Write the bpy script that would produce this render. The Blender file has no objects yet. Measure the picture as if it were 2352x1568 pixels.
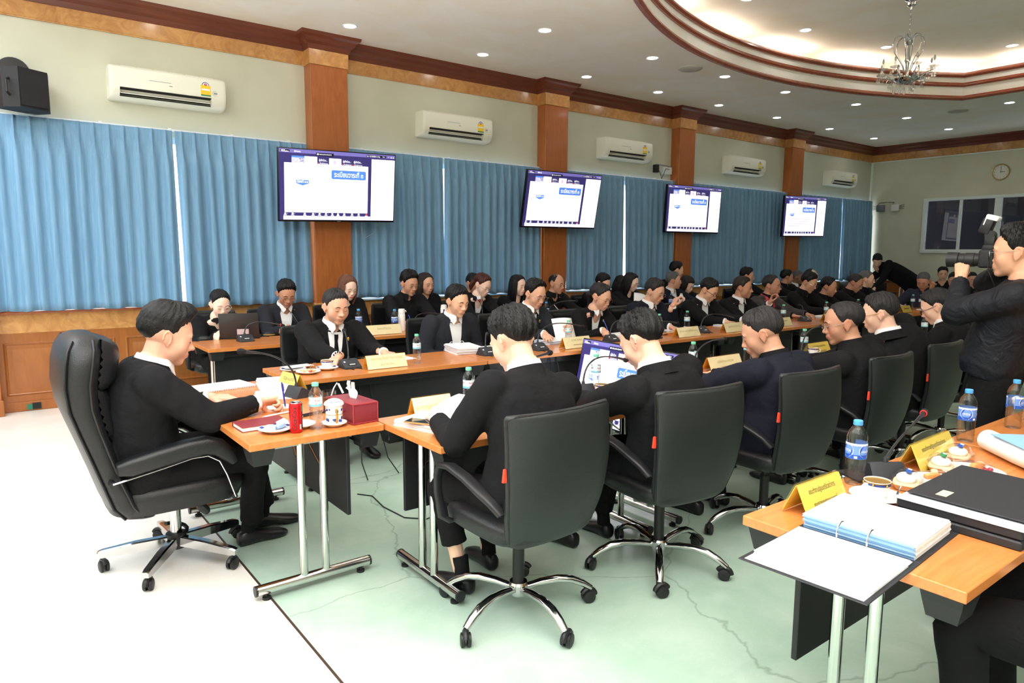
import bpy, bmesh, math, random
import numpy as np
from mathutils import Vector, Matrix, Euler
from mathutils.bvhtree import BVHTree

PI = math.pi
SC = bpy.context.scene
COL = SC.collection

# ---------------------------------------------------------------- camera
def cam_matrix(yaw, pitch, roll):
    f = np.array([math.cos(yaw)*math.cos(pitch), math.sin(yaw)*math.cos(pitch), math.sin(pitch)])
    r = np.array([math.sin(yaw), -math.cos(yaw), 0.0]); d = np.cross(f, r)
    r2 = math.cos(roll)*r + math.sin(roll)*d; d2 = -math.sin(roll)*r + math.cos(roll)*d
    m = Matrix.Identity(4)
    for i in range(3):
        m[i][0] = r2[i]; m[i][1] = -d2[i]; m[i][2] = -f[i]
    return m
cam_data = bpy.data.cameras.new('camera')
cam = bpy.data.objects.new('camera', cam_data); COL.objects.link(cam)
cm = cam_matrix(math.radians(52.712), math.radians(-7.263), math.radians(-0.299))
cm.translation = (0, 0, 1.53)
cam.matrix_world = cm
cam_data.sensor_width = 36.0
cam_data.lens = 1593.26*36/2352
cam_data.clip_start = 0.05; cam_data.clip_end = 200
SC.camera = cam

# ---------------------------------------------------------------- exposure, daylight outside
SC.view_settings.view_transform = 'Standard'
SC.view_settings.look = 'None'
SC.view_settings.gamma = 1.0
SC.view_settings.exposure = 1.0
SC.view_settings.use_curve_mapping = False
world = bpy.data.worlds.new('daylight'); SC.world = world
world.use_nodes = True
bg = world.node_tree.nodes['Background']
bg.inputs[0].default_value = (0.93, 0.97, 1.0, 1); bg.inputs[1].default_value = 3.0
SC.cycles.max_bounces = 8
SC.cycles.diffuse_bounces = 5
SC.cycles.glossy_bounces = 4
SC.cycles.transmission_bounces = 8
SC.cycles.transparent_max_bounces = 12
SC.cycles.sample_clamp_indirect = 6.0
SC.cycles.caustics_reflective = False
SC.cycles.caustics_refractive = False
SC.cycles.use_denoising = True
LAMP_E = 22.0         # what the ceiling downlights give off
LAMP_C = (1.0, 0.985, 0.965)
COVE_E = 7.0
COVE_C = (1.0, 0.90, 0.78)
FLASH_W = 1250.0       # the photographer's flash, turned up to the ceiling

# ---------------------------------------------------------------- colours and materials
def s2l(c):
    c = c/255.0
    return c/12.92 if c <= 0.04045 else ((c+0.055)/1.055)**2.4
def rgb(r, g, b): return (s2l(r), s2l(g), s2l(b), 1.0)
MATS = {}
def mat(name, col, rough=0.5, metal=0.0, spec=0.5, emit=0.0, trans=0.0, coat=0.0, sheen=0.0, ior=1.45):
    if name in MATS: return MATS[name]
    m = bpy.data.materials.new(name); m.use_nodes = True
    b = m.node_tree.nodes['Principled BSDF']
    b.inputs['Base Color'].default_value = col
    b.inputs['Roughness'].default_value = rough
    b.inputs['Metallic'].default_value = metal
    b.inputs['Specular IOR Level'].default_value = spec
    b.inputs['IOR'].default_value = ior
    if trans: b.inputs['Transmission Weight'].default_value = trans
    if coat: b.inputs['Coat Weight'].default_value = coat; b.inputs['Coat Roughness'].default_value = 0.12
    if sheen: b.inputs['Sheen Weight'].default_value = sheen; b.inputs['Sheen Roughness'].default_value = 0.4
    if emit:
        b.inputs['Emission Color'].default_value = col
        b.inputs['Emission Strength'].default_value = emit
    m.diffuse_color = col
    MATS[name] = m
    return m
def nodes(m): return m.node_tree.nodes, m.node_tree.links, m.node_tree.nodes['Principled BSDF']
def coords(m, scale=(1, 1, 1), kind='Object'):
    N, L, B = nodes(m)
    tc = N.new('ShaderNodeTexCoord'); mp = N.new('ShaderNodeMapping')
    mp.inputs['Scale'].default_value = scale
    L.new(tc.outputs[kind], mp.inputs[0])
    return mp.outputs[0]
def noise_col(m, c1, c2, scale=(1, 1, 1), nscale=5.0, detail=4.0, dist=0.0, lo=0.35, hi=0.65, kind='Object', rough=0.6):
    N, L, B = nodes(m)
    v = coords(m, scale, kind)
    n = N.new('ShaderNodeTexNoise'); n.inputs['Scale'].default_value = nscale
    n.inputs['Detail'].default_value = detail; n.inputs['Distortion'].default_value = dist; n.inputs['Roughness'].default_value = rough
    L.new(v, n.inputs['Vector'])
    r = N.new('ShaderNodeValToRGB')
    r.color_ramp.elements[0].position = lo; r.color_ramp.elements[0].color = c1
    r.color_ramp.elements[1].position = hi; r.color_ramp.elements[1].color = c2
    L.new(n.outputs['Fac'], r.inputs[0]); L.new(r.outputs[0], B.inputs['Base Color'])
    return n, r
def bump(m, scale=(1, 1, 1), nscale=60.0, strength=0.2, detail=3.0, dist=0.01, kind='Object', tex='noise'):
    N, L, B = nodes(m)
    v = coords(m, scale, kind)
    if tex == 'noise':
        n = N.new('ShaderNodeTexNoise'); n.inputs['Scale'].default_value = nscale; n.inputs['Detail'].default_value = detail
        o = n.outputs['Fac']
    else:
        n = N.new('ShaderNodeTexVoronoi'); n.inputs['Scale'].default_value = nscale; o = n.outputs['Distance']
    L.new(v, n.inputs['Vector'])
    bp = N.new('ShaderNodeBump'); bp.inputs['Strength'].default_value = strength; bp.inputs['Distance'].default_value = dist
    L.new(o, bp.inputs['Height']); L.new(bp.outputs[0], B.inputs['Normal'])
    return m

def clear(name, col=(0.98, 0.99, 1.0, 1), ior=1.45, rough=0.02, edge=0.0):
    """thin clear plastic or glass: lets light through, shines at grazing angles"""
    m = bpy.data.materials.new(name); m.use_nodes = True
    N, L = m.node_tree.nodes, m.node_tree.links; N.remove(N['Principled BSDF']); out = N['Material Output']
    t = N.new('ShaderNodeBsdfTransparent'); t.inputs[0].default_value = col
    g = N.new('ShaderNodeBsdfGlossy'); g.inputs['Roughness'].default_value = rough
    lw = N.new('ShaderNodeLayerWeight'); lw.inputs[0].default_value = 0.5
    pw = N.new('ShaderNodeMath'); pw.operation = 'POWER'; pw.inputs[1].default_value = 5.0; L.new(lw.outputs['Facing'], pw.inputs[0])
    r0 = ((ior-1)/(ior+1))**2
    f = N.new('ShaderNodeMath'); f.operation = 'MULTIPLY_ADD'; f.inputs[1].default_value = 0.8; f.inputs[2].default_value = r0; L.new(pw.outputs[0], f.inputs[0])
    x = N.new('ShaderNodeMixShader'); L.new(f.outputs[0], x.inputs[0]); L.new(t.outputs[0], x.inputs[1]); L.new(g.outputs[0], x.inputs[2])
    last = x.outputs[0]
    if edge:
        r = N.new('ShaderNodeBsdfGlass'); r.inputs['IOR'].default_value = 1.33; r.inputs['Roughness'].default_value = 0.0
        y = N.new('ShaderNodeMixShader'); y.inputs[0].default_value = edge; L.new(last, y.inputs[1]); L.new(r.outputs[0], y.inputs[2]); last = y.outputs[0]
    L.new(last, out.inputs['Surface']); MATS[name] = m
    return m

# ---------------------------------------------------------------- mesh building
class MB:
    """collects shapes and links them as one mesh object"""
    def __init__(s): s.v = []; s.f = []; s.m = []
    def add(s, vs, fs, mi=0):
        o = len(s.v); s.v.extend([tuple(p) for p in vs])
        for f in fs: s.f.append(tuple(i+o for i in f)); s.m.append(mi)
        return s
    def box(s, c, d, rz=0.0, mi=0, R=None):
        x, y, z = d[0]/2, d[1]/2, d[2]/2
        vs = [Vector(p) for p in ((-x,-y,-z),(x,-y,-z),(x,y,-z),(-x,y,-z),(-x,-y,z),(x,-y,z),(x,y,z),(-x,y,z))]
        if R is None: R = Matrix.Rotation(rz, 3, 'Z')
        c = Vector(c)
        return s.add([R@p + c for p in vs], [(0,3,2,1),(4,5,6,7),(0,1,5,4),(1,2,6,5),(2,3,7,6),(3,0,4,7)], mi)
    def rbox(s, c, d, bev=0.005, seg=2, rz=0.0, mi=0, R=None):
        bm = bmesh.new(); bmesh.ops.create_cube(bm, size=1.0)
        bmesh.ops.scale(bm, vec=d, verts=bm.verts)
        b = min(bev, min(d)*0.49)
        bmesh.ops.bevel(bm, geom=bm.edges[:], offset=b, segments=seg, affect='EDGES', profile=0.5)
        if R is None: R = Matrix.Rotation(rz, 3, 'Z')
        c = Vector(c)
        bm.verts.index_update()
        s.add([R@v.co + c for v in bm.verts], [[v.index for v in f.verts] for f in bm.faces], mi)
        bm.free(); return s
    def rings(s, rings, cap0=True, cap1=True, mi=0, closed=False):
        n = len(rings[0]); vs = [p for r in rings for p in r]; fs = []
        k = len(rings)
        for i in range(k if closed else k-1):
            a = i*n; b = ((i+1) % k)*n
            for j in range(n):
                j2 = (j+1) % n
                fs.append((a+j, a+j2, b+j2, b+j))
        if cap0 and not closed: fs.append(tuple(range(n))[::-1])
        if cap1 and not closed: fs.append(tuple((k-1)*n+j for j in range(n)))
        return s.add(vs, fs, mi)
    def tube(s, path, r, seg=10, caps=True, mi=0, closed=False, flat=1.0, up=None):
        P = [Vector(p) for p in path]; n = len(P)
        rr = r if isinstance(r, (list, tuple)) else [r]*n
        rings = []; last = None
        for i in range(n):
            if closed: t = P[(i+1) % n]-P[i-1]
            else: t = P[min(i+1, n-1)]-P[max(i-1, 0)]
            if t.length < 1e-9: t = Vector((0, 0, 1))
            t.normalize()
            if last is None:
                ref = Vector(up) if up is not None else (Vector((0, 0, 1)) if abs(t.z) < 0.9 else Vector((0, 1, 0)))
                a = ref - t*ref.dot(t)
            else: a = last - t*last.dot(t)
            if a.length < 1e-6: a = t.orthogonal()
            a.normalize(); last = a; b = t.cross(a)
            rings.append([P[i] + (a*math.cos(2*PI*j/seg)*flat + b*math.sin(2*PI*j/seg))*rr[i] for j in range(seg)])
        return s.rings(rings, caps, caps, mi, closed)
    def lathe(s, prof, c=(0, 0, 0), seg=24, mi=0, R=None, sx=1.0, sy=1.0):
        c = Vector(c); rings = []
        for (r, z) in prof:
            ring = [Vector((max(r, 1e-5)*math.cos(2*PI*j/seg)*sx, max(r, 1e-5)*math.sin(2*PI*j/seg)*sy, z)) for j in range(seg)]
            rings.append([(R@p if R is not None else p)+c for p in ring])
        return s.rings(rings, True, True, mi)
    def ell(s, c, r, R=None, u=14, v=9, mi=0):
        c = Vector(c); prof = []
        rings = []
        for i in range(1, v):
            a = PI*i/v
            ring = [Vector((r[0]*math.sin(a)*math.cos(2*PI*j/u), r[1]*math.sin(a)*math.sin(2*PI*j/u), -r[2]*math.cos(a))) for j in range(u)]
            rings.append([(R@p if R is not None else p)+c for p in ring])
        n = len(rings); vs = [p for g in rings for p in g]
        lo = Vector((0, 0, -r[2])); hi = Vector((0, 0, r[2]))
        if R is not None: lo = R@lo; hi = R@hi
        vs += [lo+c, hi+c]; fs = []
        for i in range(n-1):
            for j in range(u):
                j2 = (j+1) % u; fs.append((i*u+j, i*u+j2, (i+1)*u+j2, (i+1)*u+j))
        for j in range(u):
            j2 = (j+1) % u; fs.append((n*u, j2, j)); fs.append((n*u+1, (n-1)*u+j, (n-1)*u+j2))
        return s.add(vs, fs, mi)
    def capsule(s, p, q, r1, r2=None, seg=12, mi=0):
        p, q = Vector(p), Vector(q); r2 = r1 if r2 is None else r2
        t = (q-p); L = t.length; t = t.normalized() if L > 1e-9 else Vector((0, 0, 1))
        path = []; rad = []
        for k in range(4):
            a = PI/2*(k/4.0); path.append(p - t*r1*math.cos(a)); rad.append(max(r1*math.sin(a), 1e-4))
        path += [p, q]; rad += [r1, r2]
        for k in range(1, 5):
            a = PI/2*(k/4.0); path.append(q + t*r2*math.sin(a)); rad.append(max(r2*math.cos(a), 1e-4))
        # ring frames use a constant axis
        a = t.orthogonal().normalized(); b = t.cross(a); rings = []
        for c, r in zip(path, rad):
            rings.append([c + (a*math.cos(2*PI*j/seg)+b*math.sin(2*PI*j/seg))*r for j in range(seg)])
        return s.rings(rings, True, True, mi)
    def prism(s, poly, z0, z1, mi=0, M4=None):
        n = len(poly)
        vs = [Vector((p[0], p[1], z0)) for p in poly] + [Vector((p[0], p[1], z1)) for p in poly]
        if M4 is not None: vs = [M4@p for p in vs]
        fs = [tuple(range(n))[::-1], tuple(range(n, 2*n))] + [(i, (i+1) % n, n+(i+1) % n, n+i) for i in range(n)]
        return s.add(vs, fs, mi)
    def grid(s, pts, mi=0, closed_u=False):
        nv = len(pts); nu = len(pts[0]); fs = []
        for i in range(nv-1):
            for j in range(nu if closed_u else nu-1):
                j2 = (j+1) % nu
                fs.append((i*nu+j, i*nu+j2, (i+1)*nu+j2, (i+1)*nu+j))
        return s.add([p for r in pts for p in r], fs, mi)
    def xf(s, M4, start=0):
        for i in range(start, len(s.v)): s.v[i] = tuple(M4@Vector(s.v[i]))
        return s
    def mesh(s, name, mats, smooth=35.0):
        me = bpy.data.meshes.new(name)
        me.from_pydata(s.v, [], s.f)
        for m in (mats if isinstance(mats, (list, tuple)) else [mats]): me.materials.append(m)
        if len(me.materials) > 1: me.polygons.foreach_set('material_index', s.m)
        me.update()
        bm = bmesh.new(); bm.from_mesh(me); bmesh.ops.recalc_face_normals(bm, faces=bm.faces); bm.to_mesh(me); bm.free()
        if smooth:
            me.polygons.foreach_set('use_smooth', [True]*len(me.polygons))
            if smooth < 179: me.set_sharp_from_angle(angle=math.radians(smooth))
        return me
    def build(s, name, mats, parent=None, smooth=35.0, loc=None, label=None):
        o = bpy.data.objects.new(name, s.mesh(name, mats, smooth)); COL.objects.link(o)
        if parent is not None: o.parent = parent
        if loc is not None: o.location = loc
        if label: o['label'] = label
        return o

def tag(o, label=None, cat=None, group=None, kind=None):
    if label: o['label'] = label
    if cat: o['category'] = cat
    if group: o['group'] = group
    if kind: o['kind'] = kind
    return o
def thing(name, label, cat, loc=(0, 0, 0), rz=0.0, group=None):
    o = bpy.data.objects.new(name, None); COL.objects.link(o)
    o.empty_display_size = 0.1
    o.location = loc; o.rotation_euler = (0, 0, rz)
    return tag(o, label, cat, group)
KIDS = {}
def children(o): return [c for c in bpy.data.objects if c.parent is o]
def dup(root, loc, rz=None, label=None, group=None):
    """a copy of a thing with copies of its parts and sub-parts"""
    def cp(o, par):
        c = o.copy(); COL.objects.link(c)
        if par is not None: c.parent = par
        for ch in o.children: cp(ch, c)
        return c
    r = cp(root, None); r.location = loc
    if rz is not None: r.rotation_euler = (0, 0, rz)
    if label: r['label'] = label
    if group: r['group'] = group
    return r
def struct(o): o['kind'] = 'structure'; return o

def text_mesh(body, size=1.0, depth=0.0, spacing=1.0, bold=0.0):
    """letters as flat mesh data, centred on the origin: (verts, faces, width, height)"""
    cu = bpy.data.curves.new('lettering', 'FONT'); cu.body = body; cu.size = size
    cu.align_x = 'CENTER'; cu.align_y = 'CENTER'; cu.space_character = spacing; cu.resolution_u = 3
    cu.offset = bold
    ob = bpy.data.objects.new('lettering', cu); COL.objects.link(ob)
    dg = bpy.context.evaluated_depsgraph_get()
    me = bpy.data.meshes.new_from_object(ob.evaluated_get(dg))
    vs = [v.co.copy() for v in me.vertices]; fs = [tuple(p.vertices) for p in me.polygons]
    bpy.data.objects.remove(ob); bpy.data.curves.remove(cu); bpy.data.meshes.remove(me)
    return vs, fs
_TXT = {}
def put_text(mb, body, M4, size, mi=0, width=None, bold=0.0):
    """lettering laid on the XY plane of M4, scaled to a given width if one is given"""
    k = (body, bold)
    if k not in _TXT: _TXT[k] = text_mesh(body, 1.0, bold=bold)
    vs, fs = _TXT[k]
    if not vs: return
    s = size
    x0 = min(v.x for v in vs); x1 = max(v.x for v in vs)
    sx = width/(x1-x0) if width else s
    cx = (x0+x1)/2
    mb.add([M4@Vector(((v.x-cx)*sx, v.y*s, 0)) for v in vs], fs, mi)
def frame4(o, x, y):
    """4x4 matrix with origin o, x axis x, y axis y"""
    x = Vector(x).normalized(); y = Vector(y); y = (y-x*y.dot(x)).normalized(); z = x.cross(y)
    m = Matrix.Identity(4)
    for i in range(3): m[i][0] = x[i]; m[i][1] = y[i]; m[i][2] = z[i]; m[i][3] = o[i]
    return m
# ================================================================= THE ROOM
YW = 8.05      # window wall
XB = 16.58     # end wall
XL = -3.2      # wall behind the head table
YR = -4.2      # wall behind the camera
ZC = 3.97      # ceiling
GX = 0.92      # seam between white and green floor

# --- floor: white terrazzo, and the green terrazzo of the meeting area, a dark joint between
def terrazzo(name, c1, c2, crack=True):
    m = mat(name, c1, 0.22, 0, 0.5)
    N, L, B = nodes(m)
    n, r = noise_col(m, c1, c2, (1, 1, 1), 2.2, 6, 0.3, 0.3, 0.7)
    v = coords(m)
    vo = N.new('ShaderNodeTexVoronoi'); vo.inputs['Scale'].default_value = 70.0; L.new(v, vo.inputs['Vector'])
    cr = N.new('ShaderNodeValToRGB'); cr.color_ramp.elements[0].position = 0.10; cr.color_ramp.elements[1].position = 0.2
    cr.color_ramp.elements[0].color = (1.18, 1.18, 1.16, 1); cr.color_ramp.elements[1].color = (1, 1, 1, 1)
    L.new(vo.outputs['Distance'], cr.inputs[0])
    mx = N.new('ShaderNodeMix'); mx.data_type = 'RGBA'; mx.blend_type = 'MULTIPLY'; mx.inputs[0].default_value = 0.6
    L.new(r.outputs[0], mx.inputs[6]); L.new(cr.outputs[0], mx.inputs[7])
    last = mx.outputs[2]
    if crack:
        # hairline cracks
        wv = coords(m, (0.55, 0.8, 1))
        nz = N.new('ShaderNodeTexNoise'); nz.inputs['Scale'].default_value = 3.0; nz.inputs['Detail'].default_value = 5; L.new(wv, nz.inputs['Vector'])
        ad = N.new('ShaderNodeVectorMath'); ad.operation = 'MULTIPLY_ADD'
        ad.inputs[1].default_value = (0.25, 0.25, 0.25); L.new(nz.outputs['Color'], ad.inputs[0]); L.new(wv, ad.inputs[2])
        v2 = N.new('ShaderNodeTexVoronoi'); v2.feature = 'DISTANCE_TO_EDGE'; v2.inputs['Scale'].default_value = 0.75; L.new(ad.outputs[0], v2.inputs['Vector'])
        c2r = N.new('ShaderNodeValToRGB'); c2r.color_ramp.elements[0].position = 0.0; c2r.color_ramp.elements[1].position = 0.0016
        c2r.color_ramp.elements[0].color = (0.6, 0.62, 0.6, 1); c2r.color_ramp.elements[1].color = (1, 1, 1, 1)
        L.new(v2.outputs['Distance'], c2r.inputs[0])
        m2 = N.new('ShaderNodeMix'); m2.data_type = 'RGBA'; m2.blend_type = 'MULTIPLY'; m2.inputs[0].default_value = 0.8
        L.new(last, m2.inputs[6]); L.new(c2r.outputs[0], m2.inputs[7]); last = m2.outputs[2]
    L.new(last, B.inputs['Base Color'])
    return m
M_WHITEFLOOR = terrazzo('white_terrazzo', rgb(226, 220, 212), rgb(238, 234, 228), False)
M_GREENFLOOR = terrazzo('green_terrazzo', rgb(158, 186, 168), rgb(186, 206, 192))
M_JOINT = mat('floor_joint', rgb(62, 44, 34), 0.6)
mb = MB()
mb.box(((XL+GX)/2-0.15, (YR+YW)/2, -0.05), (GX-XL+0.3, YW-YR+0.6, 0.1), mi=0)
mb.box(((GX+XB)/2+0.15, (YR+YW)/2, -0.05), (XB-GX+0.3, YW-YR+0.6, 0.1), mi=1)
mb.box((GX, (YR+YW)/2, -0.0485), (0.011, YW-YR+0.6, 0.098), mi=2)
struct(mb.build('floor', [M_WHITEFLOOR, M_GREENFLOOR, M_JOINT], smooth=0))

# --- materials of walls and wood
M_WALL = mat('wall_paint', rgb(205, 205, 186), 0.75, 0, 0.3)
noise_col(M_WALL, rgb(202, 202, 182), rgb(209, 209, 191), (1, 1, 1), 1.2, 3)
M_CEIL = mat('ceiling_paint', rgb(242, 238, 230), 0.8, 0, 0.2)
noise_col(M_CEIL, rgb(246, 240, 228), rgb(249, 246, 241), (1, 1, 1), 1.6, 6, 0.6, 0.38, 0.6)
def wood(name, c1, c2, scale, rough=0.35, ns=4.0, dist=1.5, coat=0.2, lo=0.3, hi=0.7):
    m = mat(name, c1, rough, 0, 0.5, coat=coat)
    noise_col(m, c1, c2, scale, ns, 6, dist, lo, hi)
    return m
M_WOOD = wood('column_wood', rgb(158, 88, 42), rgb(180, 106, 54), (3, 3, 0.5), 0.3)
M_BURL = wood('burl_veneer', rgb(178, 120, 66), rgb(214, 162, 100), (1.6, 1.6, 1.6), 0.28, 3.2, 2.6)
M_CORN = wood('cornice_wood', rgb(98, 48, 34), rgb(118, 60, 42), (0.4, 4, 4), 0.3)
M_SILL = wood('sill_wood', rgb(150, 70, 34), rgb(186, 96, 52), (0.5, 4, 4), 0.22)
M_PANEL = wood('panel_wood', rgb(146, 86, 38), rgb(164, 98, 46), (4, 4, 0.7), 0.3)
M_TRIMW = mat('white_trim', rgb(232, 236, 234), 0.35)
M_ALU = mat('white_aluminium', rgb(222, 230, 228), 0.3)
M_DARKGLASS = mat('dark_glass', rgb(14, 16, 22), 0.03, 0, 0.6)
M_SKYGLASS = clear('window_glass')

# columns (x range) of the window wall
COLS = [(-0.40, 0.06), (3.11, 3.56), (6.575, 7.01), (9.53, 9.94), (12.96, 13.385)]
YCF = 7.87     # column face
BAYS = [(-3.2, -0.40), (0.06, 3.11), (3.56, 6.575), (7.01, 9.53), (9.94, 12.96), (13.385, XB)]
ZS, ZH = 0.935, 2.70
# wall on the window side: below the windows, above them and between them
mb = MB()
th = 0.16
mb.box(((XL+XB)/2, YW+th/2, ZS/2), (XB-XL+0.4, th, ZS))
mb.box(((XL+XB)/2, YW+th/2, (ZH+ZC+0.7)/2), (XB-XL+0.4, th, ZC+0.7-ZH))
ed = [XL-0.2] + [e for a, b in BAYS[1:] for e in (a+0.12, b-0.12)] + [XB+0.2]
for i in range(0, len(ed), 2):
    mb.box(((ed[i]+ed[i+1])/2, YW+th/2, (ZS+ZH)/2), (ed[i+1]-ed[i], th, ZH-ZS))
struct(mb.build('wall_windows', M_WALL, smooth=0))
mb = MB(); mb.box((XB+0.1, (YR+YW)/2, 0.45), (0.2, YW-YR+0.4, 0.9))
mb.box((XB+0.1, (YR+YW)/2, (2.755+ZC+0.7)/2), (0.2, YW-YR+0.4, ZC+0.7-2.755))
mb.box((XB+0.1, (6.85+YW+0.2)/2, 1.8275), (0.2, YW+0.2-6.85, 1.855)); mb.box((XB+0.1, (YR-0.2+2.6)/2, 1.8275), (0.2, 2.8-YR, 1.855))
mb.box((XB+0.1, 4.725, 1.2375), (0.2, 4.25, 0.675))
struct(mb.build('wall_end', M_WALL, smooth=0))
mb = MB(); mb.box((XL-0.1, (YR+YW)/2, 2.3), (0.2, YW-YR+0.4, 4.7)); struct(mb.build('wall_head', M_WALL, smooth=0))
mb = MB(); mb.box(((XL+XB)/2, YR-0.1, 2.3), (XB-XL+0.4, 0.2, 4.7)); struct(mb.build('wall_entrance', M_WALL, smooth=0))
# panel behind the end wall's inner window; its dark colour stands for an unlit room
mb = MB(); mb.box((XB+1.3, 4.7, 2.15), (0.1, 5.2, 2.4)); struct(mb.build('wall_beyond', mat('unlit_room_shade', rgb(30, 30, 36), 0.9), smooth=0))

# windows behind the curtains
for k, (a, b) in enumerate(BAYS[1:]):
    w0, w1 = a+0.12, b-0.12
    o = bpy.data.objects.new('window_%d' % (k+1), None); COL.objects.link(o); o['kind'] = 'structure'; o.location = ((w0+w1)/2, YW+0.08, 0)
    mb = MB(); W = w1-w0
    for zz in (ZS+0.03, ZH-0.03): mb.box((0, 0, zz), (W, 0.07, 0.06))
    for j in range(4): mb.box((-W/2+0.025+(W-0.05)*j/3, 0, (ZS+ZH)/2), (0.05, 0.06, ZH-ZS))
    mb.build('window_frame', M_ALU, o, 0)
    mb = MB(); mb.box((0, 0.0, (ZS+ZH)/2), (W, 0.006, ZH-ZS)); mb.build('window_pane', M_SKYGLASS, o, 0)

# columns: shaft, plinth, capital band, each column one thing of the setting
M_CORNP = [(-0.02, 0.0), (0.012, 0.0), (0.02, 0.05), (0.05, 0.075), (0.07, 0.12), (0.11, 0.145), (0.125, 0.17), (0.125, 0.19)]
for k, (a, b) in enumerate(COLS):
    c = (a+b)/2; w = b-a; o = bpy.data.objects.new('column', None); COL.objects.link(o); o['kind'] = 'structure'; o.location = (c, (YCF+YW)/2, 0)
    d = YW-YCF
    mb = MB(); mb.rbox((0, 0.01, 1.83), (w, d+0.02, 3.62), 0.004, 1); mb.build('shaft', M_WOOD, o)
    mb = MB(); mb.rbox((0, -0.004, 3.645+0.085), (w+0.022, d+0.02, 0.185), 0.004, 1); mb.build('capital_band', M_BURL, o)
    mb = MB(); mb.rbox((0, -0.004, 0.84), (w+0.016, d+0.016, 0.19), 0.004, 1); mb.build('burl_block', M_BURL, o)
    mb = MB(); mb.rbox((0, -0.006, 0.075), (w+0.03, d+0.03, 0.15), 0.006, 1); mb.build('plinth', M_PANEL, o)

# wainscot of raised panels under the windows
def wainscot(name, x0, x1, y, rot, n):
    o = bpy.data.objects.new(name, None); COL.objects.link(o); o['kind'] = 'structure'
    o.location = (x0, y, 0); o.rotation_euler = (0, 0, rot)
    L = x1-x0
    mb = MB(); mb.box((L/2, -0.012, 0.375), (L, 0.024, 0.75)); mb.build('backing', M_PANEL, o, 0)
    mb = MB(); mb.rbox((L/2, -0.02, 0.045), (L, 0.04, 0.09), 0.006, 1); mb.build('baseboard', M_PANEL, o)
    mb = MB(); mb.rbox((L/2, -0.014, 0.843), (L, 0.028, 0.185), 0.003, 1); mb.build('burl_strip', M_BURL, o)
    pw = L/n
    for i in range(n):
        cx = pw*(i+0.5); hw = pw/2-0.045
        mb = MB()
        z0, z1 = 0.155, 0.665; hh = (z1-z0)/2; zc = (z0+z1)/2
        # sunk frame and raised field
        rings = []
        for (ins, yy) in ((0, -0.024), (0.012, -0.034), (0.022, -0.03), (0.03, -0.016), (0.045, -0.017), (0.085, -0.031)):
            rings.append([Vector((cx+sx*(hw-ins), yy, zc+sz*(hh-ins))) for sx, sz in ((-1, -1), (1, -1), (1, 1), (-1, 1))])
        mb.rings(rings, False, True)
        mb.build('raised_panel', M_PANEL, o, 20)
    return o
NP = [3, 3, 3, 3, 3, 3]
for (a, b), n in zip(BAYS, NP): wainscot('wainscot', a, b, YW, 0, n)
# sills
for k, (a, b) in enumerate(BAYS):
    mb = MB(); mb.rbox(((a+b)/2, YW-0.03+0.05, ZS+0.013), (b-a, 0.20, 0.026), 0.008, 2)
    struct(mb.build('window_sill', M_SILL if k < 2 else M_TRIMW))
# end wall wainscot
o = bpy.data.objects.new('wainscot', None); COL.objects.link(o); o['kind'] = 'structure'
mb = MB(); mb.box((XB-0.012, (YR+YW)/2, 0.46), (0.024, YW-YR, 0.92)); mb.build('backing', M_PANEL, o, 0)
mb = MB(); mb.rbox((XB-0.02, (YR+YW)/2, 0.94), (0.05, YW-YR, 0.03), 0.006); mb.build('rail', M_SILL, o)
# burl band and cornice round the room
def run(name, prof, mat_, pts, closed=False):
    """profile (offset from wall, z) swept along a plan polyline; the room lies to the right of travel"""
    mb = MB(); n = len(pts); rings = []
    for i in range(n):
        p = Vector(pts[i]); d0 = (p-Vector(pts[i-1])) if (i > 0 or closed) else None
        d1 = (Vector(pts[(i+1) % n])-p) if (i < n-1 or closed) else None
        if d0 is None: d0 = d1
        if d1 is None: d1 = d0
        d0 = d0.normalized(); d1 = d1.normalized()
        n0 = Vector((d0.y, -d0.x)); n1 = Vector((d1.y, -d1.x)); nn = (n0+n1)
        nn = nn/(1+n0.dot(n1)) if (1+n0.dot(n1)) > 1e-3 else n0
        rings.append([Vector((p.x+nn.x*a, p.y+nn.y*a, z)) for a, z in prof])
    nu = len(prof)
    # sweep open profile as a surface with a closed back
    mb.rings(rings, True, True, 0, closed)
    return struct(mb.build(name, mat_, smooth=30))
plan = [(XL, YW)]
for (a, b) in COLS: plan += [(a, YW), (a, YCF), (b, YCF), (b, YW)]
plan += [(XB, YW), (XB, YR), (XL, YR)]
# Blender profile: from wall outwards
run('trim_1', [(0.0, 3.80), (0.018, 3.80), (0.03, 3.83), (0.034, 3.85), (0.07, 3.875), (0.085, 3.915), (0.12, 3.935), (0.13, 3.972), (0.0, 3.972)], M_CORN, plan, True)
flat = [(XL, YW), (XB, YW), (XB, YR), (XL, YR)]
run('trim_2', [(0.0, 3.645), (0.016, 3.645), (0.018, 3.655), (0.012, 3.66), (0.012, 3.81), (0.0, 3.81)], M_BURL, flat, True)
# white bead under the band and in the corner of the end wall
mb = MB(); mb.box((XB-0.012, (YR+YW)/2, 3.63), (0.024, YW-YR, 0.022)); mb.box((XB-0.015, YW-0.02, 2.3), (0.03, 0.045, 2.66))
struct(mb.build('trim_3', M_TRIMW, smooth=0))

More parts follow.
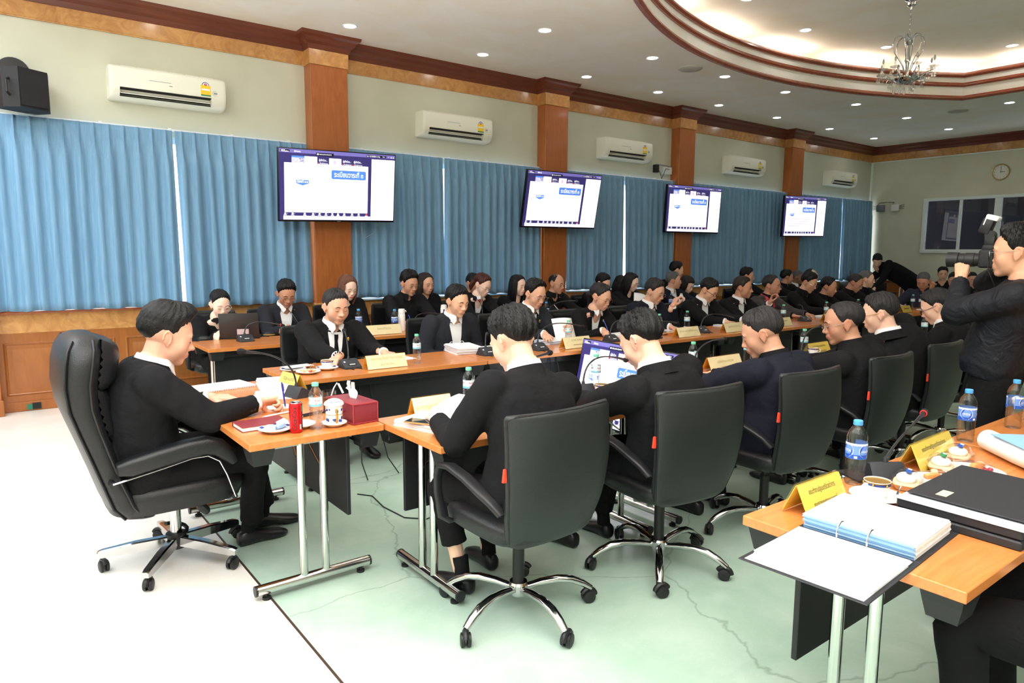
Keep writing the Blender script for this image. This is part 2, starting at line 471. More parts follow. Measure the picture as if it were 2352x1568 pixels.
# --- ceiling with the arched tray
CXR, CYR = 8.62, 2.0
HW, HS, SAG = 3.75, 2.68, 1.14
RA = (HW*HW+SAG*SAG)/(2*SAG)
def tray(off=0.0, n=40):
    """plan outline of the tray, offset outwards, clockwise seen from above"""
    pts = []
    hw = HW+off; top = CYR+HS
    R = RA+off; cy = top+SAG-RA
    a1 = math.asin(hw/R)
    for i in range(n+1):
        a = -a1+2*a1*i/n; pts.append((CXR+R*math.sin(a), cy+R*math.cos(a)))
    cy2 = CYR-HS-SAG+RA
    for i in range(n+1):
        a = a1-2*a1*i/n; pts.append((CXR+R*math.sin(a), cy2-R*math.cos(a)))
    return pts
# flat ceiling with a hole: strips between the tray outline and the rectangle
def ring_fill(mb, inner, x0, x1, y0, y1, z, z2=None):
    n = len(inner); outer = []
    for (x, y) in inner:
        dx, dy = x-CXR, y-CYR
        tx = ((x1 if dx > 0 else x0)-CXR)/dx if abs(dx) > 1e-6 else 1e9
        ty = ((y1 if dy > 0 else y0)-CYR)/dy if abs(dy) > 1e-6 else 1e9
        t = min(tx, ty); outer.append((CXR+dx*t, CYR+dy*t))
    vs = [(x, y, z) for x, y in inner]+[(x, y, z) for x, y in outer]; fs = []
    for i in range(n):
        j = (i+1) % n; fs.append((i, j, n+j, n+i))
    mb.add(vs, fs)
    for (cx, cy) in ((x0, y0), (x1, y0), (x1, y1), (x0, y1)):
        # close the rectangle's corners
        best = None
        for i in range(n):
            j = (i+1) % n
            a, b = outer[i], outer[j]
            if (abs(a[0]-cx) < 1e-6 or abs(a[1]-cy) < 1e-6) and (abs(b[0]-cx) < 1e-6 or abs(b[1]-cy) < 1e-6) and \
               not (abs(a[0]-b[0]) < 1e-6 or abs(a[1]-b[1]) < 1e-6): best = (a, b)
        if best: mb.add([(best[0][0], best[0][1], z), (cx, cy, z), (best[1][0], best[1][1], z)], [(0, 1, 2)])
mb = MB()
T0 = tray(0.0); T1 = tray(0.32)
ring_fill(mb, T0, XL-0.1, XB+0.1, YR-0.1, YW+0.1, ZC)
n = len(T0)
def band(mb, A, za, B, zb):
    mb.add([(x, y, za) for x, y in A]+[(x, y, zb) for x, y in B], [(i, (i+1) % len(A), len(A)+(i+1) % len(A), len(A)+i) for i in range(len(A))])
band(mb, T0, ZC, T0, 4.30)           # white face of the tray
band(mb, T0, 4.30, T1, 4.30)         # ledge that hides the cove lights
band(mb, T1, 4.30, T1, 4.52)
ZU = 4.52
cen = [(CXR, CYR, ZU)]; mb.add([(x, y, ZU) for x, y in T1]+cen, [(i, (i+1) % n, n) for i in range(n)])
struct(mb.build('ceiling', M_CEIL, smooth=20))
# tray mouldings
T0r = T0[::-1]
M_TRAY = wood('tray_wood', rgb(140, 72, 52), rgb(160, 88, 64), (2, 2, 2), 0.25)
def tray_trim(name, zlo, zhi, dep):
    prof = [(-0.01, zlo), (dep*0.55, zlo), (dep, zlo+(zhi-zlo)*0.3), (dep, zlo+(zhi-zlo)*0.55), (dep*0.7, zhi-(zhi-zlo)*0.2), (dep*0.5, zhi), (-0.01, zhi)]
    run(name, prof, M_TRAY, T0, True)
tray_trim('trim_4', ZC-0.045, ZC+0.02, 0.06)
tray_trim('trim_5', 4.125, 4.185, 0.05)
tray_trim('trim_6', 4.265, 4.335, 0.055)
# cove light tubes on the ledge
M_COVE = mat('cove_tube', COVE_C+(1,), 0.5, emit=COVE_E)
Tm = tray(0.17, 40)
def cove_tube(p, q, i):
    mb = MB(); mb.tube([p, q], 0.016, 8)
    o = mb.build('cove_light_tube', M_COVE)
    return o
cand = []
for i in range(0, n):
    cand.append(i)
k = 0; cum = 0; seglen = [((Tm[(i+1) % n][0]-Tm[i][0])**2+(Tm[(i+1) % n][1]-Tm[i][1])**2)**.5 for i in range(n)]
perim = sum(seglen)
def at_len(s):
    s %= perim
    for i in range(n):
        if s <= seglen[i]:
            t = s/seglen[i]; a, b = Tm[i], Tm[(i+1) % n]
            return Vector((a[0]+(b[0]-a[0])*t, a[1]+(b[1]-a[1])*t, 4.335))
        s -= seglen[i]
nt = int(perim/1.42)
for i in range(nt):
    s = perim*i/nt+0.1
    o = cove_tube(at_len(s), at_len(s+1.0), i)
    tag(o, 'fluorescent tube hidden on the ledge of the ceiling tray', 'light tube', 'cove light tubes round the ceiling tray')

# --- downlights
M_LAMP = mat('downlight_lens', LAMP_C+(1,), 0.4, emit=LAMP_E)
M_RING = mat('downlight_ring', rgb(235, 235, 235), 0.4)
def make_downlight():
    t = thing('recessed_downlight', 'round white recessed ceiling downlight', 'ceiling light', (0, 0, 0))
    mb = MB(); mb.lathe([(0.062, 0.0), (0.08, -0.006), (0.083, 0.0)], seg=20); mb.build('ring', M_RING, t)
    mb = MB(); mb.lathe([(0.064, -0.0035), (0.0001, -0.004)], seg=10); mb.build('lens', M_LAMP, t, 0)
    return t
dl = None
XS = [-1.9, -0.1, 1.65, 3.38, 5.14, 6.9, 8.39, 9.89, 11.58, 13.4, 15.2]
spots = []
for x in XS:
    spots.append((x, 7.38, ZC)); spots.append((x, -3.35, ZC))
    spots.append((x, 6.18 if x < 11 else 5.95, ZC)); spots.append((x, -2.2, ZC))
for y in (4.36, 2.6, 0.9, -0.7):
    for x in (-1.9, -0.1, 1.65, 3.38, 13.35, 15.2): spots.append((x, y, ZC))
inner = [(6.2, 4.1), (7.42, 5.2), (9.04, 5.4), (10.68, 5.1), (12.0, 3.95), (12.0, 2.2), (12.0, 0.4), (10.7, -1.1), (8.6, -1.4), (6.6, -1.1), (5.4, 0.4), (5.4, 2.2)]
for x, y in inner: spots.append((x, y, ZU))
from math import hypot
names = []
for i, (x, y, z) in enumerate(spots):
    t = make_downlight() if dl is None else dup(dl, (x, y, z))
    if dl is None: dl = t; t.location = (x, y, z)
    row = 'row along the window wall' if y > 7 else ('second row from the window wall' if y > 5.5 and z < 4.2 else ('inside the raised tray' if z > 4.2 else 'rows beside the tray'))
    t['label'] = 'round white recessed downlight in the ceiling, ' + row
    t['group'] = 'downlights ' + row
# perforated loudspeaker discs in the ceiling
M_GRILLE = bump(mat('speaker_grille', rgb(206, 204, 196), 0.6), nscale=260, strength=0.5, tex='v')
for x, y, lab in ((7.66, 6.19, 'round ceiling speaker grille between the second row of downlights'), (13.4, 5.12, 'round ceiling speaker grille beyond the corner of the ceiling tray')):
    mb = MB(); mb.lathe([(0.155, 0.0), (0.155, -0.012), (0.14, -0.022), (0.0001, -0.026)], seg=32)
    tag(mb.build('ceiling_speaker', M_GRILLE, loc=(x, y, ZC)), lab, 'speaker')
# the flash of the camera, turned up to the ceiling
fl = bpy.data.lights.new('camera_flash', 'SPOT'); fl.color = (1.0, 0.98, 0.97); fl.energy = FLASH_W; fl.spot_size = math.radians(120); fl.spot_blend = 0.6; fl.shadow_soft_size = 0.04
fo = bpy.data.objects.new('camera_flash', fl); COL.objects.link(fo); fo.location = (-0.05, -0.06, 1.72)
fo.rotation_euler = Vector((0.25, 0.35, 1.0)).to_track_quat('-Z', 'Y').to_euler()
# ================================================================= FITTINGS ON WALLS AND CEILING
rnd = random.Random(7)
# --- curtains: pinch-pleated blue panels
M_CURT = mat('blue_curtain', rgb(112, 154, 186), 0.55, 0, 0.4, sheen=0.3)
noise_col(M_CURT, rgb(104, 146, 180), rgb(120, 160, 192), (30, 30, 1.2), 3, 4)
M_RAIL = mat('white_rail', rgb(230, 232, 232), 0.4)
def curtain(x0, x1, label, z0=0.965, z1=2.755, y=7.950, lean0=0.0, lean1=0.0, seed=0, sag=0.0):
    """lean: how far the free edge swings sideways at the bottom"""
    r = random.Random(seed); W = x1-x0
    npl = max(3, int(W/0.125)); nu = npl*14; nv = 26
    ph = [r.uniform(-0.35, 0.35) for _ in range(npl+2)]; am = [r.uniform(0.65, 1.25) for _ in range(npl+2)]
    pts = []
    for i in range(nv+1):
        t = i/nv; row = []
        if i < 5: t = [0, 0.03, 0.06, 0.085, 0.11][i]
        else: t = 0.11+(i-4)/(nv-4)*0.89
        z = z1-(z1-z0)*t
        for j in range(nu+1):
            u = j/nu; k = u*npl; ki = min(int(k), npl-1); f = k-ki
            wob = 0.25*math.sin(2.1*t+ki*1.7)*t
            a0 = am[ki]*(1-f)+am[ki+1]*f; p0 = ph[ki]*(1-f)+ph[ki+1]*f
            if t < 0.085:        # heading: flat with three pinched ridges at each pleat
                d = abs(f-0.5); yy = -0.008-0.02*math.exp(-(d/0.05)**2)-0.012*math.exp(-((d-0.09)/0.035)**2)
            else:
                g = min(1, (t-0.085)/0.10)
                fold = math.cos(2*PI*(f-0.5)+p0*t*2.2+wob)
                fold = math.copysign(abs(fold)**0.75, fold)
                yy = -0.012-0.046*a0*g*(0.75+0.25*t)*(fold*0.5+0.5)-(1-g)*0.026*math.exp(-((f-0.5)/0.09)**2)
                q = u*W; big = math.sin(2*PI*q/0.31+seed+0.8*math.sin(q*2.3+seed)); yy += g*t**0.6*(0.020*big+0.014*math.sin(2*PI*q/0.53+2*seed))-0.02*g*t
            xx = x0+W*u+(lean0*(1-u)+lean1*u)*math.sin(min(1, t*1.1)*PI/2)*(1 if t > 0 else 0)
            xx += 0.010*math.sin(2*PI*k+1.3)*t
            row.append(Vector((xx, y+yy, z+0.006*math.sin(2*PI*k*0.5+seed)*t*t)))
        pts.append(row)
    mb = MB(); mb.grid(pts)
    o = mb.build('curtain', M_CURT, smooth=60)
    md = o.modifiers.new('cloth', 'SOLIDIFY'); md.thickness = 0.004; md.offset = 1.0
    return tag(o, label, 'curtain')
slits = {0: 1.66, 1: 4.90, 2: 8.29, 4: 15.14}
ends = [(-2.9, 3.07), (3.575, 6.56), (7.02, 9.52), (9.95, 12.95), (13.39, 16.5)]
nm = ['in the bay left of the first column', 'between the first and second columns', 'between the second and third columns', 'between the third and fourth columns', 'in the last bay beside the end wall']
for k, (a, b) in enumerate(ends):
    s = slits.get(k, (a+b)/2+0.2)
    g = 0.02 if k != 3 else -0.03
    ex = [0.012, 0.018, 0.015, 0.0, 0.02][k]
    curtain(a, s-g*0.35, 'pleated blue curtain ' + nm[k] + ', left panel of the pair', lean1=(-0.01 if k == 1 else -0.006), seed=k*2+1, z0=0.975 if k else 0.965)
    curtain(s+ex+g*0.2, b, 'pleated blue curtain ' + nm[k] + ', right panel of the pair', lean0=(-0.03 if k == 1 else 0.012), seed=k*2+2, z0=0.965 if k else 0.945)
    mb = MB(); mb.box(((a+b)/2, 7.99, 2.765), (b-a, 0.022, 0.018))
    for j in range(int((b-a)/0.62)+1): mb.box((a+0.2+j*0.62, 8.015, 2.775), (0.03, 0.06, 0.022))
    tag(mb.build('curtain_rail', M_RAIL, smooth=0), 'white curtain rail above the blue curtains ' + nm[k], 'curtain rail')

# --- air conditioners
M_AC = mat('ac_plastic', rgb(236, 236, 222), 0.3)
M_ACD = mat('ac_slot_shade', rgb(22, 24, 26), 0.6)
M_YEL = mat('sticker_yellow', rgb(246, 206, 52), 0.5)
M_WHT = mat('print_white', rgb(245, 245, 245), 0.5)
M_RED = mat('print_red', rgb(206, 40, 34), 0.5)
M_GRN = mat('print_green', rgb(40, 130, 76), 0.5)
M_GRYT = mat('print_grey', rgb(150, 152, 156), 0.5)
M_BLK = mat('print_black', rgb(22, 22, 24), 0.5)
M_BLU = mat('print_blue', rgb(36, 74, 160), 0.5)
def make_ac():
    t = thing('air_conditioner', 'white wall-mounted air conditioner', 'air conditioner')
    W, Hh = 1.07, 0.315
    full = [(0, 0.315), (-0.165, 0.315), (-0.195, 0.305), (-0.212, 0.28), (-0.216, 0.14), (-0.213, 0.10), (-0.200, 0.055), (-0.165, 0.020), (-0.11, 0.004), (-0.02, 0.0), (0, 0.0)]
    cut = [(0, 0.315), (-0.165, 0.315), (-0.195, 0.305), (-0.212, 0.28), (-0.216, 0.14), (-0.214, 0.108), (-0.15, 0.098), (-0.13, 0.045), (-0.175, 0.026), (-0.11, 0.004), (0, 0.0)]
    mb = MB()
    def ring(p, x, sc=1.0): return [Vector((x, a*sc, 0.1575+(b-0.1575)*sc)) for a, b in p]
    x = W/2
    mb.rings([ring(full, -x, 0.955), ring(full, -x+0.012, 0.99), ring(full, -x+0.03), ring(full, -x+0.085)], True, False)
    mb.rings([ring(full, -x+0.085), ring(cut, -x+0.086), ring(cut, x-0.146), ring(full, x-0.145)], False, False)
    mb.rings([ring(full, x-0.145), ring(full, x-0.03), ring(full, x-0.012, 0.99), ring(full, x, 0.955)], False, True)
    mb.build('casing', M_AC, t, 40)
    mb = MB(); mb.box((-0.03, -0.142, 0.071), (W-0.235, 0.004, 0.05), R=Matrix.Rotation(-0.35, 3, 'X')); mb.box((-0.03, -0.180, 0.0995), (W-0.235, 0.062, 0.003), R=Matrix.Rotation(-0.155, 3, 'X')); mb.box((-0.03, -0.152, 0.0345), (W-0.235, 0.046, 0.003), R=Matrix.Rotation(0.40, 3, 'X')); mb.build('outlet_shade_plates', M_ACD, t, 0)  # near-black plates line the outlet recess; their colour puts shade into it
    mb = MB(); mb.rbox((-0.03, -0.176, 0.062), (W-0.24, 0.036, 0.007), 0.002, 1, R=Matrix.Rotation(0.5, 3, 'X')); mb.build('louvre', M_AC, t)
    mb = MB(); mb.box((0.335, -0.2158, 0.175), (0.096, 0.003, 0.105), mi=0)
    mb.box((0.335, -0.2163, 0.185), (0.082, 0.0032, 0.018), mi=1); mb.box((0.335, -0.2161, 0.128), (0.096, 0.003, 0.012), mi=3)
    fr = frame4((0.335, -0.2155, 0.225), (1, 0, 0), (0, 0, 1))
    for rr, mi in ((0.041, 1), (0.036, 4), (0.029, 1)):
        poly = [(rr*math.cos(PI*i/12), rr*math.sin(PI*i/12)) for i in range(13)]
        d = {0.041: 0.0, 0.036: 0.0006, 0.029: 0.0012}[rr]
        mb.add([fr@Vector((p[0], p[1], d)) for p in poly]+[fr@Vector((0, -0.004, d))], [(i, i+1, 13) for i in range(12)], mi)
    poly = [(0.014*math.cos(2*PI*i/12), 0.010+0.014*math.sin(2*PI*i/12)) for i in range(12)]
    mb.add([fr@Vector((p[0], p[1], 0.002)) for p in poly], [tuple(range(12))], 2)
    put_text(mb, '5', frame4((0.335, -0.2185, 0.235), (1, 0, 0), (0, 0, 1)), 0.022, 1)
    mb.build('energy_label', [M_YEL, M_WHT, M_RED, M_GRN, M_BLU], t, 0)
    mb = MB(); pts = [Vector((0.425+0.024*math.cos(a), -0.2165, 0.158+0.024*math.sin(a))) for a in [PI*(0.35+1.3*i/12) for i in range(13)]]
    mb.tube(pts, 0.0016, 5); mb.rbox((0.43, -0.2165, 0.158), (0.034, 0.003, 0.02), 0.003, 1); mb.build('display_mark', M_GRYT, t)
    mb = MB(); put_text(mb, 'air conditioner 36', frame4((-0.09, -0.2165, 0.2), (1, 0, 0), (0, 0, 1)), 0.016, 0) if False else mb.box((-0.09, -0.2160, 0.2), (0.2, 0.001, 0.004))
    mb.box((0.005, -0.2160, 0.17), (0.03, 0.001, 0.008)); mb.build('maker_mark', M_GRYT, t, 0)
    mb = MB()
    for i in range(6): mb.rbox((-0.36+0.145*i, -0.12, 0.3185), (0.13, 0.07, 0.008), 0.003, 1)
    mb.build('top_grille', M_AC, t)
    return t
acs = [(1.64, 'nearest, above the curtain left of the first column'), (5.09, 'between the first and second columns'), (8.30, 'between the second and third columns'), (11.49, 'between the third and fourth columns'), (15.00, 'farthest, between the last column and the end wall')]
ac0 = None
for x, lab in acs:
    L = 'white wall-mounted air conditioner ' + lab
    if ac0 is None: ac0 = make_ac(); ac0.location = (x, YW, 3.0); ac0['label'] = L; ac0['group'] = 'air conditioners on the window wall'
    else: dup(ac0, (x, YW, 3.0), None, L)

# --- wall loudspeaker
M_SPK = bump(mat('speaker_black', rgb(30, 30, 34), 0.6), nscale=220, strength=0.3)
t = thing('wall_speaker', 'black box loudspeaker on a round bracket at the top left of the window wall', 'loudspeaker', (0.41, 7.78, 2.775), 0.5)
mb = MB()
plan_s = [(-0.15, 0.12), (0.17, 0.13), (0.20, -0.05), (0.13, -0.15), (-0.13, -0.16), (-0.19, -0.02)]
mb.prism(plan_s, 0.0, 0.34); bm = None
mb.build('cabinet', M_SPK, t, 0)
mb = MB(); mb.box((0.0, -0.163, 0.17), (0.24, 0.008, 0.30)); mb.build('grille', M_SPK, t, 0)
mb = MB(); mb.lathe([(0.0001, 0.012), (0.125, 0.01), (0.13, 0.0), (0.0001, 0.0)], seg=28, R=Matrix.Rotation(PI/2, 3, 'X')@Matrix.Identity(3))
o = mb.build('bracket_disc', mat('bracket_black', rgb(24, 24, 26), 0.35), t); o.location = (0.05, 0.20, 0.365); o.rotation_euler = (0, 0, -0.5)
mb = MB(); mb.tube([(0.05, 0.2, 0.36), (0.0, 0.02, 0.36), (0.0, 0.0, 0.33)], 0.018, 8); mb.build('bracket_arm', MATS['bracket_black'], t)
mb = MB(); mb.tube([(-0.165, -0.08, 0.1), (-0.2, -0.1, 0.12), (-0.2, -0.1, 0.22), (-0.165, -0.08, 0.24)], 0.01, 6); mb.build('handle', MATS['bracket_black'], t)

# --- televisions
def em(name, c, s): return mat(name, c, 0.3, 0, 0.5, emit=s)
M_TVB = mat('tv_black', rgb(14, 14, 17), 0.25)
E_WHITE = em('screen_white', (0.95, 0.94, 1.0, 1), 0.62)
E_DARK = em('screen_navy', rgb(52, 46, 104), 0.42)
E_BAR = em('screen_violet', rgb(112, 104, 176), 0.42)
E_BLUE = em('screen_blue', rgb(74, 118, 206), 0.6)
E_BLACK = em('screen_black', rgb(20, 16, 44), 0.4)
E_PINK = em('screen_pink', rgb(236, 176, 206), 0.5)
E_LAV = em('screen_lavender', rgb(178, 176, 214), 0.5)
E_RED = em('screen_red', rgb(226, 70, 90), 0.5)
SCREEN = [E_WHITE, E_DARK, E_BAR, E_BLUE, E_BLACK, E_PINK, E_LAV, E_RED]
def tv_screen(W, H, page=False, y0=-0.0125):
    mb = MB()
    fr = frame4((-W/2, y0, H/2), (1, 0, 0), (0, 0, 1))
    def rect(u0, v0, u1, v1, mi, lay=1):
        d = 0.0004*lay
        mb.add([fr@Vector((u*W, -v*H, d)) for u, v in ((u0, v1), (u1, v1), (u1, v0), (u0, v0))], [(0, 1, 2, 3)], mi)
    def rrect(u0, v0, u1, v1, r, mi, lay):
        pts = []
        for cx, cy, a0 in ((u1*W-r, -v0*H-r, 0), (u0*W+r, -v0*H-r, PI/2), (u0*W+r, -v1*H+r, PI), (u1*W-r, -v1*H+r, 1.5*PI)):
            for i in range(5): a = a0+PI/2*i/4; pts.append(fr@Vector((cx+r*math.cos(a), cy+r*math.sin(a), 0.0004*lay)))
        mb.add(pts, [tuple(range(len(pts)))], mi)
    def txt(s, u, v, size, mi=0, lay=5, width=None, bold=0.0):
        put_text(mb, s, fr@Matrix.Translation((u*W, -v*H, 0.0004*lay)), size, mi, width, bold)
    rect(0, 0, 1, 1, 1, 0)
    rect(0, 0, 1, 0.052, 2, 1); rect(0.03, 0.94, 1.0, 0.995, 0, 2)
    rect(0.012, 0.012, 0.085, 0.04, 4, 2); rect(0.30, 0.03, 0.45, 0.075, 4, 2)
    txt('Workplace', 0.047, 0.035, 0.019, 0, 5, 0.06*W, 0.01); txt('zoom', 0.033, 0.018, 0.015, 0, 5, 0.03*W, 0.01); txt('Meeting', 0.155, 0.03, 0.02, 0, 5, 0.035*W, 0.01)
    rrect(0.122, 0.018, 0.133, 0.04, 0.006, 0, 3)
    rect(0.735, 0.016, 0.92, 0.047, 4, 2); txt('Sign in', 0.752, 0.032, 0.018, 0, 5, 0.025*W); txt('Recording', 0.835, 0.032, 0.018, 0, 5, 0.05*W); txt('View', 0.895, 0.032, 0.018, 0, 5, 0.022*W)
    for u in (0.777, 0.795, 0.81): rrect(u-0.005, 0.024, u+0.005, 0.042, 0.004, 0, 3)
    for u in (0.94, 0.965, 0.985): rect(u-0.005, 0.03, u+0.005, 0.034 if u < 0.95 else 0.042, 0, 3)
    txt('การประชุมคณะกรรมการ', 0.375, 0.052, 0.02, 0, 5, 0.11*W)
    rrect(0.308, 0.04, 0.32, 0.064, 0.006, 0, 3)
    # little pictures of the participants
    rect(0.10, 0.09, 0.205, 0.195, 6, 2); rect(0.10, 0.09, 0.205, 0.115, 3, 3)
    r = random.Random(3)
    for i in range(16):
        u = 0.105+0.09*r.random(); v = 0.12+0.065*r.random(); rect(u, v, u+0.012, v+0.006, r.choice([1, 4, 0, 0, 2]), 4)
    rect(0.205, 0.09, 0.31, 0.195, 0, 2); rect(0.245, 0.1, 0.25, 0.14, 5, 3)
    rect(0.41, 0.10, 0.515, 0.195, 0, 2)
    pts = [fr@Vector((0.458*W+0.014*W*math.cos(a), -0.155*H+0.038*H*math.sin(a), 0.0014)) for a in [2*PI*i/14 for i in range(14)]]
    mb.add(pts, [tuple(range(14))], 5)
    for u in (0.36, 0.565, 0.66): txt('ผู้เข้าร่วม...', u, 0.135, 0.03, 0, 3, 0.07*W, 0.01); txt('สำนักงาน', u+0.004, 0.178, 0.02, 0, 3, 0.07*W); rect(u-0.045, 0.168, u-0.038, 0.188, 7, 3)
    # shared page
    rect(0.04, 0.19, 0.755, 0.89, 0, 3)
    rect(0.785, 0.075, 1.0, 0.94, 0, 2)
    rrect(0.43, 0.265, 0.735, 0.395, 0.016, 3, 4)
    txt('ระเบียบวาระที่ ๓', 0.582, 0.332, 0.075, 0, 6, 0.255*W, 0.012)
    mb.add([fr@Vector((u*W, -v*H, 0.0016)) for u, v in ((0.135, 0.475), (0.1875, 0.505), (0.24, 0.475), (0.24, 0.425), (0.135, 0.425))], [(0, 1, 2, 3, 4)], 3)
    txt('เรื่องที่ ๓.๑', 0.1875, 0.45, 0.04, 0, 6, 0.09*W, 0.01)
    if page:
        for i, v in enumerate((0.56, 0.62, 0.68, 0.74)): rect(0.10+0.02*(i % 2), v, 0.64-0.05*i, v+0.012, 5, 4)
    mb.tube([fr@Vector((0.085*W+0.022*math.cos(a), -0.83*H+0.03*math.sin(a), 0.0016)) for a in [-1.2+0.2*i for i in range(12)]], 0.0012, 4, mi=6)
    for i, u in enumerate((0.045, 0.105, 0.205, 0.275, 0.33, 0.385, 0.44, 0.49, 0.545, 0.615, 0.675, 0.745)):
        rrect(u-0.008, 0.897, u+0.008, 0.92, 0.005, 0 if i < 11 else 7, 4)
        rect(u-0.013, 0.926, u+0.013, 0.933, 0, 4)
        if i in (0, 1, 3, 5): rect(u+0.016, 0.906, u+0.02, 0.911, 0, 4)
    return mb.mesh('screen', SCREEN, 0)
def make_tv(W=1.37, page=False, stand=False, H=None):
    H = H or W*0.574
    t = thing('television', 'wall television', 'television')
    mb = MB(); mb.rbox((0, 0.02, 0), (W, 0.045, H), 0.006, 2)
    mb.rbox((0, 0.055, -0.06), (W*0.7, 0.05, H*0.6), 0.012, 2); mb.build('casing', M_TVB, t)
    me = tv_screen(W-0.024, H-0.03, page, -0.0032); o = bpy.data.objects.new('screen', me); COL.objects.link(o); o.parent = t; o.location = (0, 0, 0.004)
    mb = MB(); mb.box((0, -0.0035, -H/2+0.006), (0.04, 0.001, 0.005)); mb.build('badge', M_GRYT, t, 0)
    return t
tvs = [((3.288, 7.56, 2.262), -0.04, 0.15, 0.021, 'large wall television on the first column, nearest of the four'),
       ((6.64, 7.55, 2.272), -0.017, 0.20, 0.006, 'wall television leaning forward on the second column'),
       ((9.75, 7.70, 2.279), -0.038, 0.058, 0.004, 'wall television on the third column'),
       ((13.05, 7.59, 2.272), -0.062, 0.048, 0.014, 'wall television with lines of text on the farthest column')]
for i, (p, yaw, tilt, roll, lab) in enumerate(tvs):
    t = make_tv(page=(i == 3)); t['label'] = lab; t['group'] = 'televisions on the columns'; t.location = p
    t.rotation_mode = 'QUATERNION'
    t.rotation_quaternion = (Matrix.Rotation(yaw, 3, 'Z')@Matrix.Rotation(tilt, 3, 'X')@Matrix.Rotation(-roll, 3, 'Y')).to_quaternion()
    # wall bracket behind it, in the television's own frame
    dist = YCF-p[1]
    mb = MB(); mb.box((0, 0.095, -0.02), (0.44, 0.03, 0.36)); mb.tube([(0, 0.10, 0), (0, dist-0.01, 0.0)], 0.03, 8); mb.box((0, dist-0.02, 0), (0.2, 0.02, 0.2), R=Matrix.Rotation(-tilt, 3, 'X'))
    if i == 0:
        mc = MB(); iv = (Matrix.Translation(p)@t.rotation_quaternion.to_matrix().to_4x4()).inverted(); mc.tube([iv@Vector(q) for q in ((3.60, 7.63, 2.0), (3.61, 7.68, 1.86), (3.63, 7.72, 1.74), (3.68, 7.74, 1.70), (3.78, 7.72, 1.76), (3.84, 7.66, 1.92))], 0.004, 6); mc.build('cable', mat('grey_cable', rgb(140, 150, 160), 0.5), t)
    mb.build('wall_bracket', mat('bracket_steel', rgb(40, 40, 44), 0.4, 0.6), t)
# cable hanging under the first television

# --- chandelier
M_CHR = mat('chrome', rgb(218, 220, 224), 0.09, 1.0)
M_CRY = clear('crystal', (0.92, 0.93, 0.95, 1), 1.6, 0.0, 0.35)
noise = None
t = thing('chandelier', 'crystal candle chandelier hanging in the ceiling tray', 'chandelier', (8.97, 4.02, 3.45))
mb = MB(); mb.lathe([(0.0001, 0.0), (0.018, 0.0), (0.022, 0.03), (0.05, 0.05), (0.055, 0.075), (0.02, 0.085), (0.06, 0.10), (0.075, 0.11)], (0, 0, 0.955), 20); mb.build('canopy', M_CHR, t)
mb = MB()
for i in range(11):
    z = 0.66+0.0285*i; ring = [(0.009*math.cos(a)*(1 if i % 2 else 0), 0.009*math.cos(a)*(0 if i % 2 else 1), z+0.0205*math.sin(a)) for a in [2*PI*k/10 for k in range(10)]]
    mb.tube(ring, 0.0026, 5, closed=True)
mb.build('chain', M_CHR, t)
mb = MB(); mb.lathe([(0.0001, 0.0), (0.03, 0.01), (0.045, 0.03), (0.02, 0.05), (0.018, 0.2), (0.034, 0.25), (0.02, 0.31), (0.016, 0.42), (0.038, 0.44), (0.05, 0.47), (0.03, 0.50), (0.012, 0.52), (0.012, 0.54), (0.0001, 0.54)], (0, 0, 0.13), 18); mb.build('stem', M_CHR, t)
for k in range(6):
    a = 2*PI*k/6+0.2; ca, sa = math.cos(a), math.sin(a)
    prof = [(0.03, 0.57), (0.05, 0.64), (0.10, 0.668), (0.155, 0.64), (0.175, 0.56), (0.15, 0.47), (0.10, 0.40), (0.06, 0.33), (0.035, 0.26)]
    mb = MB(); mb.tube([(r*ca, r*sa, z) for r, z in prof], 0.0055, 6); mb.build('scroll', M_CHR, t)
def drop(mb, c, s=1.0):
    x, y, z = c
    mb.lathe([(0.0001, 0.0), (0.010*s, -0.006*s), (0.016*s, -0.035*s), (0.010*s, -0.046*s), (0.0001, -0.056*s)], c, 6)
    mb.ell((x, y, z+0.010), (0.006, 0.006, 0.006), u=6, v=4)
for k in range(8):
    a = 2*PI*k/8; ca, sa = math.cos(a), math.sin(a)
    r0 = 0.27 if k % 2 else 0.30; dz = 0.02 if k % 2 else 0.0
    mb = MB(); mb.tube([(0.03*ca, 0.03*sa, 0.20), (0.10*ca, 0.10*sa, 0.155), (0.17*ca, 0.17*sa, 0.165), (0.22*ca, 0.22*sa, 0.21), (r0*ca, r0*sa, 0.225+dz), (r0*ca, r0*sa, 0.25+dz)], 0.0065, 7)
    mb.tube([(0.2*ca+0.03*math.cos(b)*ca, 0.2*sa+0.03*math.cos(b)*sa, 0.165+0.03*math.sin(b)) for b in [2*PI*i/12*0.8 for i in range(12)]], 0.004, 5)
    arm = mb.build('arm', M_CHR, t)
    mb = MB(); mb.lathe([(0.008, 0.0), (0.05, 0.012), (0.056, 0.022), (0.045, 0.02), (0.01, 0.01)], (r0*ca, r0*sa, 0.245+dz), 14); mb.build('drip_dish', M_CRY, arm)
    mb = MB(); mb.lathe([(0.0115, 0.0), (0.0115, 0.07), (0.0001, 0.07)], (r0*ca, r0*sa, 0.257+dz), 10); mb.build('candle', M_CRY, arm)
    mb = MB(); mb.lathe([(0.006, 0.0), (0.014, 0.02), (0.011, 0.04), (0.003, 0.06), (0.0001, 0.065)], (r0*ca, r0*sa, 0.327+dz), 10); mb.build('bulb', mat('frosted_bulb', rgb(238, 232, 224), 0.2, trans=0.5), arm)
